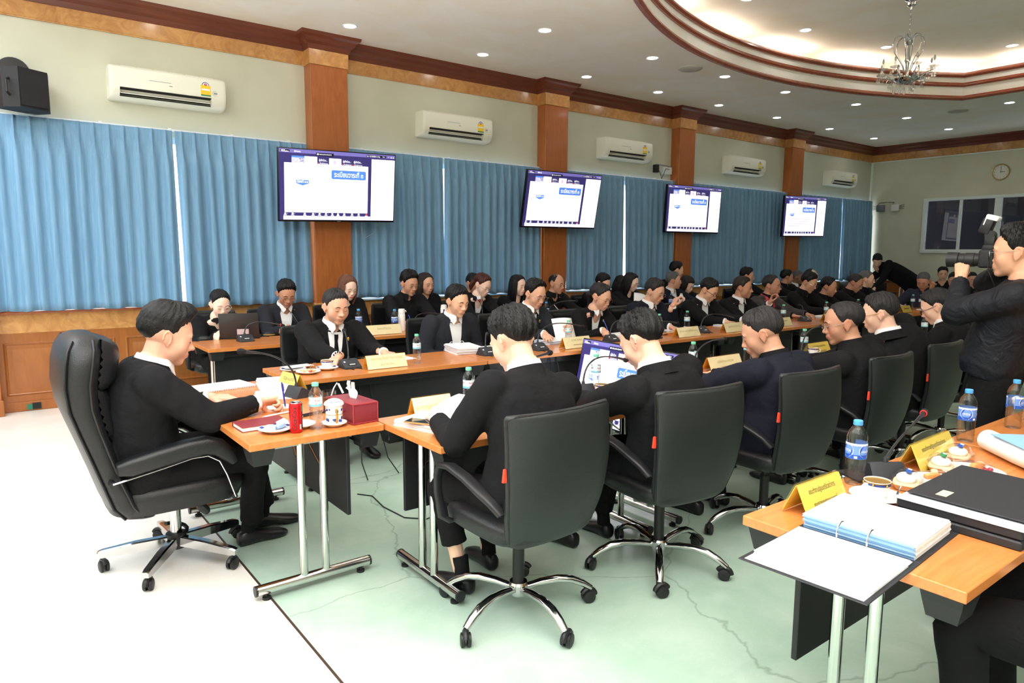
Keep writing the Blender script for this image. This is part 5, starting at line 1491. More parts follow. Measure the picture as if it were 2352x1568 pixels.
    if lapel:
        ml = MB()
        for s in (-1, 1):
            rows = []
            for i in range(15):
                u = i/14; k = (k0+0.004)+(k1-k0)*u; hw = vwide*(1-u**1.15)+0.002
                wd = (0.030+0.040*min(1, u/0.34)) if u < 0.34 else 0.070*(1-((u-0.34)/0.66)**1.7)+0.004
                if 0.30 < u < 0.36: wd *= 0.78
                rows.append([on_front(k, s*(hw+wd*q), 0.0075-0.003*q) for q in (0, 0.33, 0.66, 1.0)]+[on_front(k, s*(hw+wd), 0.0)])
            ml.grid(rows)
        ax = (ntop-N).normalized(); ux = Vector((1, 0, 0)); ux = (ux-ax*ux.dot(ax)).normalized(); uy = ax.cross(ux); rc = nr+0.022
        arc = [0.75+(2*PI-1.5)*j/30 for j in range(31)]
        def cr(r1, h): return [N+ax*(h-0.012*max(0, math.cos(a)))+(ux*math.sin(a)+uy*math.cos(a)*1.1)*r1 for a in arc]
        ml.grid([cr(rc+0.022, -0.046), cr(rc+0.015, -0.034), cr(rc+0.006, 0.000), cr(rc+0.001, 0.012), cr(rc-0.004, 0.010), cr(rc+0.0, -0.02)])
        ml.build('lapel', mat_j if wear != 'jacketgrey' else SUIT['red'], root, 60)
    if pin:
        mp = MB(); p = on_front(k0-0.10, -0.105, 0.010); mp.ell(p, (0.009, 0.003, 0.016), u=8, v=6); mp.build('lapel_pin', M_PIN, root)
    # ---- legs
    ml = MB(); ms = []
    for s in (-1, 1):
        hip = Vector((s*0.085, -0.03, hipz+0.005))
        if legs == 'sit':
            kn = Vector((s*0.12, 0.41, hipz+0.01)); an = Vector((s*0.125, 0.43, 0.11))
            if knees and s in knees: kn = inv@Vector(knees[s])
            if feet and s in feet: an = inv@Vector(feet[s][0])
            path = [hip+Vector((0, -0.05, 0.0)), hip+(kn-hip)*0.35, hip+(kn-hip)*0.75, kn+Vector((0, -0.015, 0.008)), kn+Vector((0, 0.012, -0.03)), kn+(an-kn)*0.30, kn+(an-kn)*0.65, an+(kn-an).normalized()*hem]
            rad = [0.105*B, 0.098*B, 0.080*B, 0.070*B**0.5, 0.068*B**0.5, 0.062, 0.058, 0.060]
        else:
            kn = Vector((s*0.10, 0.02, hipz*0.53)); an = Vector((s*0.11, -0.02, 0.10))
            path = [hip+Vector((0, 0, 0.06)), hip, hip+(kn-hip)*0.5, kn, kn+(an-kn)*0.5, an+Vector((0, 0, 0.0))]
            rad = [0.10*B, 0.105*B, 0.088*B, 0.070, 0.062, 0.060]
        # smooth the path
        pp = []; rr = []
        for i in range(len(path)-1):
            for q in (0, 0.5): pp.append(path[i].lerp(path[i+1], q)); rr.append(rad[i]*(1-q)+rad[i+1]*q)
        pp.append(path[-1]); rr.append(rad[-1])
        for _ in range(2): pp = [pp[0]]+[(pp[i-1]+pp[i]*2+pp[i+1])/4 for i in range(1, len(pp)-1)]+[pp[-1]]
        ml.tube(pp, rr, 18)
        yaw = 0.0
        if feet and s in feet: yaw = feet[s][1]
        ms.append((an, yaw, s))
    ml.ell((0, -0.03, hipz+0.015), (0.175*B, 0.135*B, 0.10), u=20, v=12)
    if legs != 'sit': ml.ell((0, -0.01, hipz+0.06), (0.165*B, 0.125*B, 0.12), u=20, v=12)
    if lod: ml.build('trousers', SUIT['trouser'], root, 180)
    else: lump('trousers', remesh(ml, 0.010, 5, (SUIT['trouser'],), 'trousers', clouds=((0.10, 0.012),)), root)
    for an, yaw, s in ms:
        m2 = MB(); R = Matrix.Rotation(math.radians(yaw), 3, 'Z'); o = Vector((an.x, an.y, 0))
        rings = []
        for y, w, z0, z1 in ((-0.075, 0.018, 0.012, 0.05), (-0.068, 0.030, 0.004, 0.075), (-0.04, 0.036, 0.002, 0.088), (0.0, 0.037, 0.004, 0.082), (0.04, 0.039, 0.008, 0.068), (0.09, 0.046, 0.002, 0.056), (0.13, 0.047, 0.0, 0.048), (0.165, 0.040, 0.002, 0.040), (0.188, 0.024, 0.006, 0.030), (0.196, 0.008, 0.010, 0.022)):
            rings.append([o+R@Vector((a, y, (z0+z1)/2+b)) for a, b in srect(18, w, (z1-z0)/2, 2.6)])
        m2.rings(rings); m2.build('shoe', M_SHOE, root, 60)
        m2 = MB(); m2.tube([Vector((an.x, an.y-0.02, 0.07)), Vector((an.x, an.y-0.015, 0.12)), an+Vector((0, 0, 0.06))], [0.036, 0.034, 0.038], 14); m2.build('sock', M_SOCK, root)
    return dict(root=root, N=N, Mh=Mh, M=M_l2w, arms=arms, on_front=on_front, k=(k0, k1))
# ================================================================= THE CAST
BK = 'black'
def H(style='short', col='black', **kw): return (style, col, kw)
ON = lambda x, y, z=0.785, **k: ((x, y, z), k)
PEOPLE = {}
def cast(key, *a, **k): PEOPLE[key] = person(*a, **k)
LK = (234, 190, 166); MD = (218, 168, 142); DK = (194, 142, 116); FAIR = (242, 206, 188); TN = (204, 154, 128)
# --- the man at the head table, seen in profile
cast('P1', 'man with swept-up black hair writing with a blue pen in the tall executive chair', (0.545, 3.60), -PI/2, (0.680, 3.60, 1.130), 17, -2, 0, kind='broad', skin=(226, 172, 146), bulk=1.22,
     hair=H('fade', top=0.032, side=0.008, back=0.015, front=0.024, sweep=4, rough=0.0022), hands={'R': ON(1.035, 3.405, 0.800, yaw=12, pitch=6, roll=-38, pose='pen'), 'L': ON(0.905, 3.79, 0.772, yaw=-30, pitch=3, roll=8, pose='flat')},
     vox=0.0036, jvox=0.009, knees={1: (1.02, 3.47, 0.53), -1: (1.06, 3.74, 0.53)}, feet={1: ((1.035, 3.62, 0.10), 6), -1: ((1.17, 3.80, 0.10), -4)}, vwide=0.05, hs=1.13, back=-0.10, armpole={'R': (0.5, -0.1, -1)}, shoulder=0.0)
# --- the row seen from behind
NEAR = [('P2', (1.745, 2.215), (1.802, 2.36, 1.154), 26, 6, dict(skin=LK, hair=H(top=0.026, side=0.014, back=0.016, rough=0.0055), bulk=1.02, vox=0.0042, jvox=0.009, kind='man',
          knees={-1: (1.60, 2.63, 0.49), 1: (1.86, 2.63, 0.49)}, feet={-1: ((1.635, 2.53, 0.105), 16), 1: ((1.875, 2.66, 0.105), -6)}, hem=0.115, shins=True), 'man with thick black hair and white collar, squarely from behind in the nearest chair'),
        ('P3', (2.55, 2.13), (2.468, 2.225, 1.118), 30, 8, dict(skin=LK, hair=H(top=0.022, side=0.010, back=0.010, rough=0.006), bulk=1.12, vox=0.0045, jvox=0.009, knees={-1: (2.42, 2.56, 0.5), 1: (2.64, 2.56, 0.5)}, feet={-1: ((2.36, 2.62, 0.105), 10), 1: ((2.6, 2.6, 0.105), 0)}), 'man from behind with a whorl of black hair, sitting before the slanted floor screen'),
        ('P4', (3.40, 2.09), (3.368, 2.17, 1.098), 22, 30, dict(skin=TN, hair=H('fade', 'pepper', top=0.018, side=0.005, back=0.008, rough=0.004), bulk=1.16, wear='navy', shirt='shirtblack', vox=0.005, jvox=0.010), 'man from behind in a navy jacket with greying clipped hair, left ear showing'),
        ('P5', (4.30, 2.10), (4.194, 2.15, 1.110), 12, 38, dict(skin=DK, hair=H('recede', 'pepper', top=0.007, side=0.008, back=0.012, rough=0.003), bulk=1.15, shirt='shirtblack', glasses='silver', vox=0.0055), 'man from behind with thin combed-back hair and silver glasses, turned left'),
        ('P6', (5.20, 2.17), (4.882, 2.25, 1.130), 14, 22, dict(skin=LK, hair=H('short', 'pepper', top=0.020, side=0.010, back=0.012, sweep=6), bulk=1.2, glasses='gold', vox=0.0055), 'man from behind in gold glasses with side-parted dark hair and white collar'),
        ('P7', (6.12, 2.25), (6.044, 2.35, 1.120), 26, 16, dict(skin=LK, hair=H('short', 'pepper', top=0.020, side=0.012, back=0.012), glasses='black', bulk=1.1), 'man from behind in black glasses, partly hidden by the standing photographer')]
for key, seat, head, hp_, hy, kw, lab in NEAR:
    cast(key, lab, seat, 0.0, head, hp_, hy, 0, hands={'R': ON(seat[0]+0.16, 2.62, 0.79, yaw=18), 'L': ON(seat[0]-0.17, 2.62, 0.79, yaw=-18)}, lod=0 if key in ('P2', 'P3', 'P4') else 1, back=-0.11, **kw)
# --- the front row facing the camera
def facing(key, lab, x, yseat, head, hp_=18, hy=0, rz=PI, hands=None, chairlab=None, **kw):
    sx = head[0]+kw.pop('dx', 0.0)
    if hands is None:
        yw = yseat-0.55; hands = {'R': ON(sx-0.16, yw, 0.785, yaw=18), 'L': ON(sx+0.16, yw, 0.785, yaw=-18)}
    cast(key, lab, (sx, yseat), rz, head, hp_, hy, 0, hands=hands, **kw)
    if chairlab: chair(sx, yseat+0.02, rz, chairlab, 0.3*len(lab) % 1.2, 'chairs of the front row' if yseat < 6 else 'chairs by the curtains')
YFS = 5.22
facing('F1', 'broad man in a black suit and black tie, behind the coffee cup', 0, YFS, (2.144, 5.05, 1.112), 14, 4, kind='broad', skin=MD, tie=True, pin=True, bulk=1.2, dx=-0.02, hair=H('short', 'pepper', top=0.014, side=0.007, back=0.01), vox=0.0052, vwide=0.060, vdepth=0.42,
       hands={'R': ON(1.97, 4.63, 0.79, yaw=-42, pose='rest'), 'L': ON(2.36, 4.68, 0.785, yaw=16, pose='flat')}, chairlab='behind the broad man in the black tie')
facing('F2', 'man in charcoal jacket and open white shirt behind the thick stack of papers', 0, YFS, (3.254, 5.06, 1.110), 16, 8, skin=(224, 176, 146), wear='grey', bulk=1.1, hair=H('short', top=0.022, side=0.010, back=0.012), vox=0.0055, vwide=0.062, vdepth=0.40,
       hands={'R': ON(3.10, 4.95, 0.66), 'L': ON(3.45, 4.95, 0.66)}, chairlab='behind the man with the thick stack of papers')
facing('F3', 'man in glasses leaning over to lift a white page, white collar and gold pin', 0, YFS+0.02, (4.091, 5.02, 1.150), 22, 6, skin=MD, kind='man', glasses='silver', pin=True, bulk=1.14, wear='grey', hair=H('recede', top=0.020, side=0.009, back=0.01, front=0.01), vox=0.0058, dx=-0.05,
       hands={'R': ON(3.93, 4.68, 0.82, yaw=-30, pose='flat'), 'L': ON(4.22, 4.76, 0.86, yaw=-10, pitch=-10, pose='hold')}, chairlab='behind the man lifting a white page')
facing('F4', 'woman in round glasses with long dark tied hair, writing in the front row', 0, YFS-0.02, (4.894, 4.97, 1.096), 20, 12, kind='woman', skin=MD, glasses='gold', hair=H('tied', 'pepper', top=0.014, side=0.010, back=0.016), pony=(0.0, 0.24, -0.06), pin=True, vox=0.0058,
       hands={'R': ON(4.70, 4.72, 0.80, yaw=-34, pose='pen'), 'L': ON(5.05, 4.68, 0.785, yaw=-10)}, chairlab='behind the writing woman in round glasses')
facing('F5', 'man in silver glasses holding his hand to his nose, dark blue suit', 0, YFS, (5.771, 5.04, 1.122), 20, 14, skin=MD, glasses='silver', wear='navy', bulk=1.1, hair=H('short', 'pepper', top=0.020, side=0.010, back=0.01, sweep=5), lod=1, vox=0.006,
       hands={'R': ON(5.60, 4.66, 0.785, yaw=-20), 'L': ON(5.86, 4.86, 0.98, yaw=70, pitch=-62, pose='hold')}, chairlab='behind the man with a hand to his nose')
facing('F6', 'man in black-rimmed glasses looking straight down, white shirt', 0, YFS, (6.707, 5.04, 1.112), 30, 12, skin=(222, 172, 142), glasses='black', bulk=1.06, hair=H('short', top=0.018, side=0.007, back=0.01), lod=1, vox=0.006, vdepth=0.42, chairlab='behind the man in black-rimmed glasses')
facing('F7', 'man with brownish flat-cut hair gazing aside with a hand at his chin', 0, YFS, (7.404, 5.06, 1.120), 4, 24, kind='broad', skin=DK, bulk=1.12, hair=H('short', 'darkbrown', top=0.018, side=0.006, back=0.01), eyes='open', lod=1, vox=0.006,
       hands={'R': ON(7.25, 4.68, 0.79, yaw=-30), 'L': ON(7.58, 4.80, 0.95, yaw=20, pitch=-70, pose='hold')}, chairlab='behind the man with a hand at his chin')
facing('F8', 'man in a grey windbreaker with a red collar and thin glasses', 0, YFS, (8.058, 5.08, 1.130), 4, 12, kind='lean', skin=DK, glasses='silver', wear='jacketgrey', shirt='shirtblack', hair=H('recede', 'pepper', top=0.014, side=0.012, back=0.014), eyes='open', lod=1, vox=0.006, chairlab='behind the man in the grey windbreaker')
facing('F9', 'thin man in glasses and black shirt, bent over a page in the front row', 0, YFS, (8.936, 5.08, 1.152), 24, 6, kind='lean', skin=TN, glasses='silver', shirt='shirtblack', hair=H('short', top=0.022, side=0.010, back=0.012), lod=1, vox=0.0065, hands={'R': ON(8.76, 4.72, 0.80, yaw=-30, pose='hold'), 'L': ON(9.08, 4.68, 0.80, yaw=-20, pose='hold')}, chairlab='behind the thin man bent over a page')
facing('F10', 'man in an all-black jacket without glasses, head bowed, right of the thin man', 0, YFS, (9.42, 5.06, 1.08), 14, 16, skin=DK, shirt='shirtblack', hair=H('recede', top=0.016, side=0.009, back=0.01), lod=1, vox=0.0065, chairlab='behind the bowed man right of the thin man')
facing('F11', 'balding man in glasses looking down near the far end of the front row', 0, YFS, (10.156, 5.06, 1.12), 26, 14, skin=DK, glasses='silver', shirt='shirtblack', hair=H('recede', 'pepper', top=0.006, side=0.007, back=0.01), lod=1, vox=0.0065, bulk=1.1, chairlab='behind the balding man in glasses')
facing('F12', 'man with cropped grey hair and rimless glasses, last of the front row', 0, YFS+0.06, (10.70, 5.16, 1.160), 4, 26, skin=LK, glasses='clear', shirt='shirtblack', wear='navy', hair=H('short', 'grey', top=0.007, side=0.004, back=0.006), eyes='open', lod=1, vox=0.0065, bulk=1.1, chairlab='behind the man with cropped grey hair')
facing('F13', 'grey-haired man in a dark blue shirt, forehead on hand, at the far end', 0, 4.62, (11.35, 4.62, 1.135), 28, -6, rz=PI/2+0.25, skin=DK, wear='blue', shirt='blue', lapel=False, cuffs=False, hair=H('fade', 'grey', top=0.012, side=0.006, back=0.008), lod=1, vox=0.0065, dx=0.12,
       hands={'R': ON(11.05, 4.98, 0.79, yaw=0), 'L': ON(11.26, 4.46, 1.02, yaw=30, pitch=-80, pose='hold')}, armpole={'L': (-0.4, 0.3, -1)})
chair(11.50, 4.62, PI/2+0.2, 'of the grey-haired man at the far end', 0.5, 'chairs at the far end')
# --- the second row by the curtains
YSS = 7.08
def second(key, lab, head, hp_=14, hy=0, lap=False, ys=YSS, **kw):
    if lap: kw['hands'] = {'R': ON(head[0]-0.1, ys-0.33, 0.64, yaw=35), 'L': ON(head[0]+0.1, ys-0.33, 0.64, yaw=-35)}
    kw.setdefault('lod', 1); kw.setdefault('vox', 0.0065); kw.setdefault('jvox', 0.013)
    cl = kw.pop('cl', None)
    facing(key, lab, 0, ys, head, hp_, hy, chairlab=cl, **kw)
second('S1', 'woman in pale glasses and a black hooded top typing at the open laptop', (1.764, 6.86, 1.035), 20, 4, kind='woman', skin=FAIR, glasses='clear', shirt='shirtblack', wear='shirtblack', lapel=False, cuffs=False, vwide=0.05, vdepth=0.12, hair=H('tied', top=0.012, side=0.010, back=0.014), pony=(0.02, 0.10, 0.02), vox=0.006, bulk=1.05,
       hands={'R': ON(1.70, 6.66, 0.79, yaw=-34, pose='rest'), 'L': ON(1.93, 6.62, 0.80, yaw=20, pose='rest')}, cl='of the woman at the laptop')
second('S2', 'man in thin glasses, charcoal jacket and white shirt, tapping a phone behind the mouse', (2.416, 6.92, 1.110), 26, -4, skin=DK, glasses='silver', wear='grey', hair=H('short', top=0.022, side=0.010, back=0.012), vox=0.006, vdepth=0.42, vwide=0.062,
       hands={'R': ON(2.30, 6.62, 0.80, yaw=-40, pose='hold'), 'L': ON(2.50, 6.62, 0.80, yaw=42, pose='hold')}, cl='of the man tapping a phone')
second('S3', 'woman with straight brown shoulder-length hair behind the man in the black tie', (3.174, 7.13, 1.140), 18, 6, kind='woman', skin=FAIR, wear='black', shirt='shirtblack', lapel=False, hair=H('woman', 'brown', top=0.014, side=0.014, back=0.018), long_=dict(z0=0.05, z1=-0.17, az0=50), lips=(206, 70, 80), ys=7.22, lap=True, cl='of the woman with brown hair')
second('S4', 'man with thick black hair, glasses and black shirt behind the white flask', (3.819, 6.93, 1.180), 16, 8, skin=TN, glasses='silver', shirt='shirtblack', hair=H('short', top=0.032, side=0.012, back=0.014, rough=0.006), vox=0.006, vdepth=0.45, bulk=1.08,
       hands={'R': ON(3.52, 6.50, 0.79, yaw=-20, pose='pen'), 'L': ON(3.95, 6.52, 0.79, yaw=-14)}, cl='of the man behind the white flask')
second('S5', 'woman with long dark hair just right of the man behind the flask', (4.265, 7.33, 1.150), 8, 8, kind='woman', skin=MD, wear='shirtblack', shirt=None, lapel=False, hair=H('woman', 'darkbrown', top=0.012, side=0.012, back=0.014), long_=dict(z0=0.04, z1=-0.20, az0=58), ys=7.42, lap=True, bulk=1.12)
second('S6', 'man with shaved temples hidden behind the auburn-haired woman', (5.02, 7.42, 1.135), 14, 10, skin=DK, shirt='shirtblack', hair=H('fade', top=0.010, side=0.003, back=0.005), ys=7.5, lap=True)
second('S7', 'woman with auburn tied-back hair, glasses and white collar writing', (4.746, 6.82, 1.145), 26, 14, kind='woman', skin=FAIR, glasses='silver', hair=H('tied', 'auburn', top=0.016, side=0.012, back=0.016), pony=(0.0, 0.12, 0.02), hands={'R': ON(4.60, 6.50, 0.795, yaw=-10, pose='pen'), 'L': ON(4.86, 6.48, 0.79, yaw=10)}, cl='of the auburn-haired woman')
second('S8', 'woman with long straight black hair and black top beside the man in glasses', (5.402, 6.97, 1.118), 8, 10, kind='woman', skin=FAIR, wear='shirtblack', shirt=None, lapel=False, hair=H('woman', 'black', top=0.012, side=0.012, back=0.014), long_=dict(z0=0.05, z1=-0.22, az0=52), lips=(214, 96, 96), cl='of the woman with long black hair')
second('S9', 'bald man in glasses with a moustache, black shirt, pen in hand', (6.001, 6.92, 1.130), 10, 16, skin=TN, glasses='silver', shirt='shirtblack', moustache=True, hair=H('bald', 'black', top=0.0, side=0.003, back=0.003), vdepth=0.4, cl='of the bald man')
second('S10', 'man with combed black hair looking down behind the woman in round glasses', (6.906, 6.98, 1.110), 22, 16, skin=LK, shirt='shirtblack', hair=H('short', top=0.024, side=0.008, back=0.01, sweep=5), cl='of the man with combed black hair')
second('S11', 'dark-haired person half hidden left of the woman with glasses and long hair', (7.678, 7.36, 1.06), 22, 14, skin=MD, kind='woman', shirt=None, lapel=False, hair=H('woman', top=0.012, side=0.012, back=0.014), long_=dict(z0=0.04, z1=-0.14, az0=56), ys=7.45, lap=True)
second('S12', 'woman with glasses and long black hair reading a sheet of paper', (7.459, 6.96, 1.116), 20, 16, kind='woman', skin=FAIR, glasses='clear', wear='shirtblack', shirt=None, lapel=False, hair=H('woman', top=0.012, side=0.013, back=0.014), long_=dict(z0=0.05, z1=-0.19, az0=56), hands={'R': ON(7.22, 6.55, 0.84, yaw=-8, pose='hold'), 'L': ON(7.6, 6.5, 0.80, yaw=8)}, cl='of the woman reading a sheet')
second('S13', 'tall young man with black hair turned aside before the third column', (9.117, 7.50, 1.262), 8, 60, skin=LK, shirt='shirtblack', hair=H('short', top=0.024, side=0.014, back=0.016), ys=7.55, lap=True, hipz=0.56)
second('S14', 'grey-haired man in a white shirt turned to his neighbour by the milk carton', (8.481, 7.03, 1.118), 2, 42, skin=MD, wear='navy', hair=H('short', 'grey', top=0.016, side=0.007, back=0.01), glasses='clear', cl='of the grey-haired man by the milk carton')
second('S15', 'woman with a dark brown bob in front of the third column', (8.922, 7.12, 1.042), 24, 10, kind='woman', skin=FAIR, shirt=None, wear='shirtblack', lapel=False, hair=H('fringe', 'darkbrown', top=0.016, side=0.016, back=0.018), long_=dict(z0=0.04, z1=-0.10, az0=56), ys=7.2)
second('S16', 'man with tousled black hair behind the man with a hand at his chin', (10.442, 7.06, 1.158), 6, 34, skin=MD, shirt='shirtblack', hair=H('short', top=0.026, side=0.014, back=0.014, rough=0.007), cl='of the man with tousled hair')
second('S17', 'man with short black hair in profile near the fourth column', (11.663, 7.06, 1.118), 4, 50, skin=DK, shirt='shirtblack', hair=H('short', top=0.020, side=0.008, back=0.01))
second('S18', 'older grey-haired man in front of the fourth column', (12.533, 7.36, 1.092), 6, 20, skin=(150, 108, 88), hair=H('fade', 'grey', top=0.008, side=0.006, back=0.008), ys=7.45, lap=True)
second('S19', 'woman leaning back with her face raised near the fourth column', (12.887, 7.28, 1.128), -28, 10, kind='woman', skin=FAIR, shirt=None, wear='shirtblack', lapel=False, hair=H('tied', top=0.012, side=0.012, back=0.014), ys=7.15, lap=True, eyes='open')
# --- figures at the end of the room
cast('S20', 'person in black bending over the black equipment boxes in the far corner', (15.35, 6.35), PI/2+0.35, (14.62, 6.86, 1.415), 34, 10, kind='woman', skin=LK, wear='shirtblack', shirt=None, lapel=False, hair=H('fringe', top=0.014, side=0.014, back=0.016), pony=(0.0, 0.12, 0.0), hands={'R': ON(14.55, 7.25, 0.86), 'L': ON(14.35, 6.75, 0.86)}, legs='bend', hipz=0.88, lod=1, vox=0.0075, jvox=0.014, bulk=1.15)
cast('B1', 'young man with tousled black hair sitting by the end wall', (15.45, 5.88), PI/2+0.4, (15.31, 5.88, 1.150), 2, 4, skin=MD, wear='shirtblack', shirt=None, lapel=False, hair=H('short', top=0.026, side=0.010, back=0.012, rough=0.007), hands={'R': ON(15.1, 6.02, 0.62), 'L': ON(15.1, 5.75, 0.62)}, lod=1, vox=0.0075, jvox=0.014, eyes='open')
cast('B2', 'man with head bowed, half hidden behind the man in black glasses', (12.75, 4.62), PI/2+0.3, (12.60, 4.66, 1.12), 16, 0, skin=DK, wear='shirtblack', shirt=None, lapel=False, hair=H('short', top=0.014, side=0.007, back=0.01), hands={'R': ON(12.4, 4.8, 0.62), 'L': ON(12.4, 4.5, 0.62)}, lod=1, vox=0.0075, jvox=0.014)
cast('B3', 'man with cropped hair behind the photographer\'s raised wrist', (13.95, 4.80), PI/2+0.5, (13.85, 4.85, 1.105), 10, 10, skin=TN, wear='shirtblack', shirt=None, lapel=False, hair=H('fade', top=0.008, side=0.005, back=0.007), hands={'R': ON(13.6, 4.95, 0.62), 'L': ON(13.6, 4.7, 0.62)}, lod=1, vox=0.0075, jvox=0.014)
for x, y, r, lab in ((15.47, 5.86, PI/2+0.4, 'of the young man by the end wall'), (12.78, 4.60, PI/2+0.3, 'of the bowed man half hidden at the far end'), (14.0, 4.78, PI/2+0.5, 'of the man behind the photographer\'s wrist')): chair(x, y, r, lab, 0.2, 'chairs at the far end')
# --- the photographer, standing
cast('P8', 'standing photographer in a black shell jacket raising a camera with a flash', (4.46, 1.42), 0.16, (4.41, 1.345, 1.545), 2, 4, 0, skin=(222, 168, 138), hair=H('short', top=0.030, side=0.014, back=0.012, rough=0.006), wear='shell', shirt=None, lapel=False, legs='stand', hipz=0.90, bulk=1.16, vox=0.0046, jvox=0.010, tunic=True, hs=1.1, eyes='open', glasses='silver',
     hands={'L': ON(4.385, 1.590, 1.405, yaw=-85, pitch=-80, roll=0, pose='wrap'), 'R': ON(4.58, 1.43, 1.47, yaw=70, pitch=-30, roll=0, pose='wrap')}, armpole={'L': (-0.7, 0.35, -1.0), 'R': (0.9, 0.1, -0.8)}, back=-0.05)
# --- the sitter at the bottom right, of whom only the legs show
cast('P9', 'person in black trousers at the bottom right, only the knees in view', (2.42, 0.22), 0.12, (2.46, 0.30, 1.17), 12, 0, shirt='shirtblack', skin=MD, hair=H(), hands={'R': ON(2.58, 0.42, 0.62, yaw=10), 'L': ON(2.34, 0.42, 0.62, yaw=-10)}, bulk=1.12, lod=1, vox=0.007,
     knees={-1: (2.16, 0.70, 0.50), 1: (2.46, 0.72, 0.52)}, feet={-1: ((2.14, 0.66, 0.10), 10), 1: ((2.48, 0.7, 0.10), 0)})
chair(2.45, 0.20, 0.1, 'of the sitter at the bottom right', 0.4)
# ================================================================= THINGS ON THE TABLES
M_PET = clear('clear_plastic', (0.95, 0.97, 0.98, 1), 1.45, 0.02, 0.22)
M_GLASS = clear('drinking_glass', (0.97, 0.98, 0.99, 1), 1.5, 0.0, 0.1)
M_ACR = clear('clear_acrylic', (0.985, 0.985, 0.98, 1), 1.4, 0.03)
M_MINT = mat('mint_cap', rgb(122, 214, 178), 0.4)
M_SKYC = mat('blue_cap', rgb(82, 164, 232), 0.4)
M_LBL = mat('bottle_label', rgb(206, 232, 240), 0.5)
M_LBB = mat('crystal_label', rgb(110, 150, 222), 0.45)
M_PAPER = mat('white_paper', rgb(244, 244, 246), 0.7)
M_PEDGE = mat('paper_edge', rgb(214, 210, 220), 0.8)
M_PBLUE = mat('blue_paper', rgb(134, 176, 222), 0.7)
M_YCARD = mat('yellow_card', rgb(246, 218, 96), 0.55)
M_ICARD = mat('pale_card', rgb(250, 236, 190), 0.55)
M_ORG = mat('orange_card', rgb(238, 178, 60), 0.55)
M_INK = mat('grey_ink', rgb(92, 84, 70), 0.6)
M_FINK = mat('faint_ink', rgb(196, 170, 110), 0.6)
M_PORC = mat('porcelain', rgb(244, 243, 240), 0.12, 0, 0.5, coat=0.4)
M_COB = mat('cobalt_print', rgb(58, 78, 156), 0.2)
M_GILT = mat('gilt', rgb(206, 160, 70), 0.2, 0.8)
M_PHONE = mat('phone_glass', rgb(28, 28, 32), 0.05)
M_MIC = bump(mat('microphone_plastic', rgb(48, 50, 56), 0.5), nscale=300, strength=0.1)
M_FOAM = bump(mat('foam_windscreen', rgb(30, 30, 34), 0.95), nscale=420, strength=0.6)
M_NECK = mat('gooseneck', rgb(62, 64, 70), 0.35, 0.6)
M_MAROON = bump(mat('maroon_leather', rgb(126, 40, 52), 0.4), nscale=200, strength=0.2)
M_MRIM = mat('maroon_edge', rgb(150, 44, 54), 0.35)
M_BIND = bump(mat('binder_black', rgb(40, 41, 46), 0.5), nscale=300, strength=0.15)
M_GREYB = mat('binder_grey', rgb(196, 198, 208), 0.5)

def wrap_text(mb, body, r, z, ang, width, height, mi, turn=0.0):
    k = (body, 0.012)
    if k not in _TXT: _TXT[k] = text_mesh(body, 1.0, bold=0.012)
    vs, fs = _TXT[k]
    x0 = min(v.x for v in vs); x1 = max(v.x for v in vs); y0 = min(v.y for v in vs); y1 = max(v.y for v in vs)
    out = []
    for v in vs:
        x = (v.x-(x0+x1)/2)/(x1-x0)*width; y = (v.y-(y0+y1)/2)/(y1-y0)*height
        if turn: x, y = -y, x
        a = ang+x/r; out.append(Vector((r*math.cos(a), r*math.sin(a), z+y)))
    mb.add(out, fs, mi)
def patch(mb, r, a0, a1, z0, z1, mi, n=8):
    rows = [[Vector((r*math.cos(a0+(a1-a0)*j/n), r*math.sin(a0+(a1-a0)*j/n), z)) for j in range(n+1)] for z in (z0, z1)]
    mb.grid(rows, mi)
def disc_on(mb, r, ang, z, rad, mi, n=16):
    mb.add([Vector((r*math.cos(ang+rad*math.cos(b)/r), r*math.sin(ang+rad*math.cos(b)/r), z+rad*math.sin(b))) for b in [2*PI*i/n for i in range(n)]], [tuple(range(n))], mi)
A0 = math.radians(-122)     # the side turned to the camera
